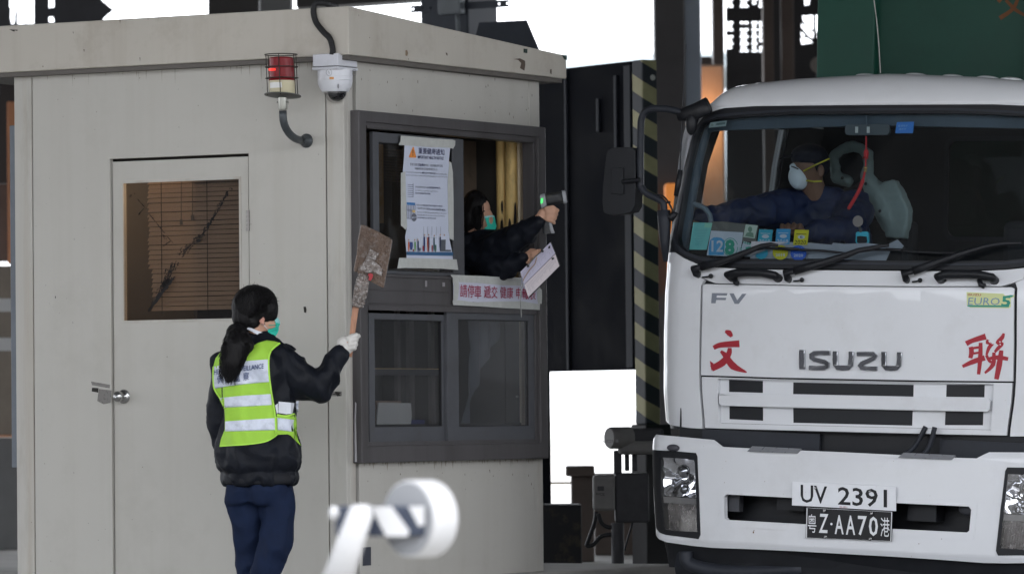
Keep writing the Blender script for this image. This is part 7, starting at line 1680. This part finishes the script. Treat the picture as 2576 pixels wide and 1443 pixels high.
# ---- things in the cab
hj = thing('hooded_jacket', 'grey hooded jacket hanging behind the driver seat', 'jacket', Tf, Tf.plane(*cW(1600, 350), 1, 1.15))
M_hj = mat('jacket_grey', (.23, .29, .28), .8, var=.12, vscale=10, bump=.3, bscale=20)
def TL(x, y, dep): return Tf.plane(*cW(x, y), 1, dep)
hb = MB(); hb.chain([TL(x, y, 1.12) for x, y in ((1540, 640), (1440, 600), (1420, 500), (1412, 420), (1470, 360), (1560, 335), (1650, 345), (1705, 400), (1715, 500), (1690, 600))], [.028, .03, .024, .024, .024, .026, .026, .026, .026, .03], 12)
hb.chain([TL(x, y, 1.12) for x, y in ((1690, 600), (1760, 700), (1850, 880), (1900, 1000))], [.035, .05, .06, .05], 12)
hb.merge(sheet([(p.x, p.z) for p in [TL(x, y, 1.12) for x, y in ((1790, 690), (1850, 650), (1950, 625), (2010, 730), (2072, 870), (2062, 990), (2040, 1130), (1885, 1115), (1840, 960), (1790, 830))]], lambda x, z, o: V((x, 1.08 - o, z)), .07))
part('shell', blob(hb, .009, 3, (.006, 12, (1, 1, 1))), M_hj, hj, smooth=True)
part('hood_lining', blob(MB().ell(TL(1570, 500, 1.2), (.085, .03, .10)), .01, 2), M_trimd, hj, smooth=True)
bt_ = MB(); [bt_.ell(TL(x, y, 1.05), (.009, .006, .009), n=10) for x, y in ((1685, 655), (1808, 890), (1485, 605))]; part('press_stud', bt_, M_blk, hj, smooth=True, split=True)
tas = thing('red_tassel', 'red knotted tassel hanging from the cab rear-view mirror', 'ornament', Tf, TL(1690, 250, .24))
M_rt = mat('tassel_red', (.50, .03, .035), .7)
part('cord', MB().tube([TL(x, y, .24) for x, y in ((1690, 245), (1690, 350), (1688, 400), (1685, 520))], .004, 6), M_rt, tas)
part('knot', MB().ell(TL(1690, 395, .24), (.014, .01, .025), n=12).tube([TL(x, y, .235) for x, y in ((1665, 440), (1690, 400), (1705, 440))], .004, 6), M_rt, tas, smooth=True)
part('bead', MB().ell(TL(1684, 520, .24), (.010,) * 3, n=12).ell(TL(1683, 545, .24), (.008,) * 3, n=12), mat('bead_gold', (.4, .25, .1), .4, metal=.5), tas, smooth=True)
part('fringe', MB().tube(smoothpath([TL(x, y, .24) for x, y in ((1680, 545), (1660, 630), (1625, 720), (1580, 800), (1535, 875))], 4), [.006] * 4 + [.010] * 12 + [.006], 8), M_rt, tas, smooth=True)
dc_ = thing('dashcam', 'cyan framed dashcam on a suction mount behind the windscreen', 'dashcam', Tf, TL(1650, 1120, .10))
qq = [TL(x, y, .10) for x, y in ((1600, 1075), (1612, 1068), (1695, 1066), (1706, 1078), (1708, 1150), (1700, 1180), (1660, 1188), (1612, 1182), (1596, 1150))]
part('frame', sheet([(p.x, p.z) for p in qq], lambda x, z, o: V((x, .10 - o, z)), .02), mat('cyan_plastic', (.03, .42, .55), .3), dc_, bevel=.003)
qq = [TL(x, y, .097) for x, y in ((1612, 1108), (1640, 1104), (1694, 1110), (1698, 1150), (1688, 1172), (1640, 1174), (1612, 1160))]
part('lens_face', sheet([(p.x, p.z) for p in qq], lambda x, z, o: V((x, .095 - o, z)), .004), mat('lens_black', (.01, .012, .016), .1), dc_)
part('mount', MB().lathe([(.028, 0), (.026, .008), (.010, .012)], 24, TL(1618, 978, .06), (0, 1, 0)).tube([TL(1618, 980, .08), TL(1645, 1070, .1)], .007, 8), mat('mount_grey', (.08, .08, .08), .3), dc_, auto=40)
# papers standing behind the glass
M_pp = mat('dash_paper', (.30, .32, .36), .7, var=.06, vscale=6)
def dpaper(name, label, q, dep, m_, prn=0):
    P = [TL(x, y, dep) for x, y in q]; o = thing(name, label, 'paper', Tf, P[0]); pa = part('sheet', sheet([(p.x, p.z) for p in P], lambda x, z, o_: V((x, dep - o_ + .0 * x, z)), .001), m_, o)
    return o
dpaper('paper_sheet', 'long white papers lying along the dashboard behind the round stickers', [(700, 1150), (1170, 1160), (1400, 1180), (1520, 1300), (690, 1300)], .075, M_pp)
dpaper('paper_sheet', 'ruffled white papers under the cyan dashcam', [(1405, 1163), (1500, 1172), (1700, 1165), (1860, 1185), (1960, 1135), (2015, 1190), (1990, 1225), (1900, 1230), (1860, 1318), (1400, 1305), (1365, 1220)], .085, M_pp)
# ---- stickers and permits on the windscreen (glued to it)
def sc2(o): return lambda x, y: onS(x, y, -.0075 - .0 + o)
def stick(q, m_, nm='sticker', label=None, o=-.0006):
    t = MB(); decal(t, q, sc2(o)); r = part(nm, t, m_, screen, label=label); return r
def onstick(par, items, m_, nm='print', o=.0004):
    t = MB()
    for it in items:
        if isinstance(it, tuple): text(t, it[0], it[1], sc2(o), it[2])
        else: decal(t, it, sc2(o))
    part(nm, t, m_, par)
M_cy = mat('permit_cyan', (.16, .48, .46), .6); M_ty = mat('permit_green', (.25, .55, .42), .6); M_b8 = mat('disc_blue', (.05, .28, .52), .5); M_b9 = mat('disc_royal', (.03, .11, .50), .5); M_yl = mat('disc_yellow', (.55, .50, .02), .5); M_tl = mat('disc_teal', (.04, .33, .43), .5); M_pw3 = mat('permit_white', (.48, .52, .58), .6); M_gy = mat('permit_grey', (.12, .12, .11), .6); M_grn = mat('permit_print_green', (.04, .30, .20), .6)
s_ = stick(cm(cK, [(700, 95), (830, 95), (960, 110), (1230, 140), (1205, 330), (1030, 330), (1010, 500), (640, 480)]), M_gy, 'permit_holder')
s_ = stick(cm(cK, [(690, 200), (1058, 220), (1020, 500), (640, 482)]), M_pw3, 'permit_card', o=-.0003)
onstick(s_, [[(0, 0)] and cm(cK, [(662, 480), (664, 380), (680, 310), (715, 280), (760, 275), (810, 285), (845, 315), (848, 360), (835, 480)])], M_b8, 'blue_arch', .0001)
onstick(s_, [('12', cm(cK, [(695, 310), (838, 312), (826, 445), (695, 440)]), .02)], M_pw3, 'numeral', .0006)
ring_o = [cK(912 + 88 * cos(k * pi / 12), 385 + 108 * sin(k * pi / 12)) for k in range(24)]
onstick(s_, [sx([(912 + 82 * cos(k * pi / 8) , 388 + 100 * sin(k * pi / 8)) for k in range(17)], 7) and [cK(*p) for p in stroke([(912 + 84 * cos(k * pi / 12), 388 + 102 * sin(k * pi / 12)) for k in range(0, 24)], 7)], ('8', cm(cK, [(850, 300), (965, 300), (960, 480), (845, 480)]), .05)], M_grn, 'numeral', .0005)
s_ = stick(cm(cK, [(488, 105), (705, 112), (640, 420), (440, 418)]), M_cy, 'permit', o=-.0001)
onstick(s_, [cm(cK, [(620, 110), (705, 112), (692, 170), (612, 165)])], M_ty, 'green_corner', .0003)
onstick(s_, [cm(cK, [(505 + (k % 3) * 8, 185 + k * 18), (650 - k * 7, 188 + k * 18), (649 - k * 7, 191 + k * 18), (505 + (k % 3) * 8, 188 + k * 18)]) for k in range(11)], mat('print_teal', (.08, .28, .28), .6), 'print', .0004)
s_ = stick(cm(cK, [(1088, 128), (1225, 142), (1190, 290), (1058, 274)]), mat('note_pale', (.46, .54, .46), .6), 'green_note', o=0)
onstick(s_, [[cK(1138 + 24 * cos(k * pi / 8), 185 + 32 * sin(k * pi / 8)) for k in range(16)], cm(cK, [(1080, 262), (1100, 225), (1140, 215), (1175, 228), (1180, 280)])], mat('note_green', (.16, .26, .19), .6), 'printed_bust', .0005)
s_ = stick(cm(cK, [(1060, 320), (1245, 370), (1195, 500), (1010, 495)]), M_pw3, 'striped_card', o=.0001)
onstick(s_, [cm(cK, [(1060 + k * 20, 322 + k * 5), (1070 + k * 20, 324 + k * 5), (1078 + k * 20, 350 + k * 5), (1064 + k * 20, 346 + k * 5)]) for k in range(9)] + [cm(cK, [(1020, 400 + k * 22), (1045, 392 + k * 22), (1045, 402 + k * 22), (1018, 412 + k * 22)]) for k in range(4)] + [cm(cK, [(1085, 390), (1150, 378), (1160, 400), (1145, 440), (1090, 432)])], M_grn, 'print', .0005)
yr_ = (('2018', [(1242, 185), (1400, 190), (1380, 360), (1220, 352)], M_tl, M_pw3), ('2019', [(1442, 180), (1603, 183), (1590, 358), (1425, 355)], M_b8, M_pw3), ('2020', [(1650, 190), (1813, 195), (1795, 365), (1630, 365)], M_yl, M_ink))
for tx, q, m_, mi_ in yr_:
    s_ = stick(cm(cK, q), m_, 'year_sticker', o=.0003); a_, b__, c__, d__ = [V(p) for p in q]
    bq = lambda u, v: tuple(a_.lerp(b__, u).lerp(d__.lerp(c__, u), v))
    onstick(s_, [(tx, cm(cK, [bq(.1, .68), bq(.9, .68), bq(.88, .95), bq(.08, .95)]), .012), cm(cK, [bq(.15, .25), bq(.85, .25), bq(.85, .29), bq(.15, .29)])], mi_, 'numeral', .0007)
    onstick(s_, [[cK(*(V(bq(.52, .47)) + V((42 * cos(k * pi / 8), 22 * sin(k * pi / 8))))) for k in range(16)]], M_pw3, 'oval', .0006); onstick(s_, [('检', [cK(*(V(bq(.52, .47)) + V(p))) for p in ((-15, -15), (15, -15), (15, 15), (-15, 15))], .02)], mi_, 'oval_print', .0009)
for tx, cx__, cy__, r_, m_, mi_ in (('2019', 1265, 452, 78, M_tl, M_b8), ('2018', 1485, 450, 88, M_yl, M_pw3), ('2020', 1692, 456, 92, M_b9, M_pw3)):
    s_ = stick([cK(cx__ + r_ * cos(k * pi / 14), cy__ + r_ * .95 * sin(k * pi / 14)) for k in range(28)], m_, 'round_sticker', o=.0004 if r_ > 80 else .0001)
    onstick(s_, [(tx, cm(cK, [(cx__ - 54, cy__ + 10), (cx__ + 54, cy__ + 12), (cx__ + 54, cy__ + 46), (cx__ - 54, cy__ + 44)]), .02)], mi_, 'numeral', .0008)
    onstick(s_, [[cK(cx__ + r_ * .78 * cos(k * pi / 6) + 3 * cos(j_ * pi / 2), cy__ + r_ * .74 * sin(k * pi / 6) + 3 * sin(j_ * pi / 2)) for j_ in range(4)] for k in range(6, 13)], mi_, 'star_dots', .0008)
s_ = stick(cm(cW, [(340, 125), (483, 109), (475, 156), (323, 171)]), mat('label_pale', (.34, .42, .42), .6), 'corner_label', o=0)
onstick(s_, [cm(cW, [(388, 130), (472, 120), (468, 140), (384, 150)])], mat('print_grey2', (.14, .2, .2), .6))
onstick(s_, [[cW(356 + 14 * cos(k * pi / 5), 145 + 12 * sin(k * pi / 5)) for k in range(10)]], MATS['print_grey2'])
s_ = stick(cm(cW, [(1950, 122), (2100, 118), (2088, 217), (1935, 218)]), mat('sticker_bright_blue', (.05, .21, .60), .5), 'blue_sticker', o=0)
onstick(s_, [('香港电子', cm(cW, [(1962, 145), (2045, 143), (2043, 162), (1960, 164)]), .0), ('通关卡', cm(cW, [(1968, 174), (2030, 172), (2028, 190), (1966, 192)]), .0)], mat('print_pale_blue', (.25, .42, .7), .5))
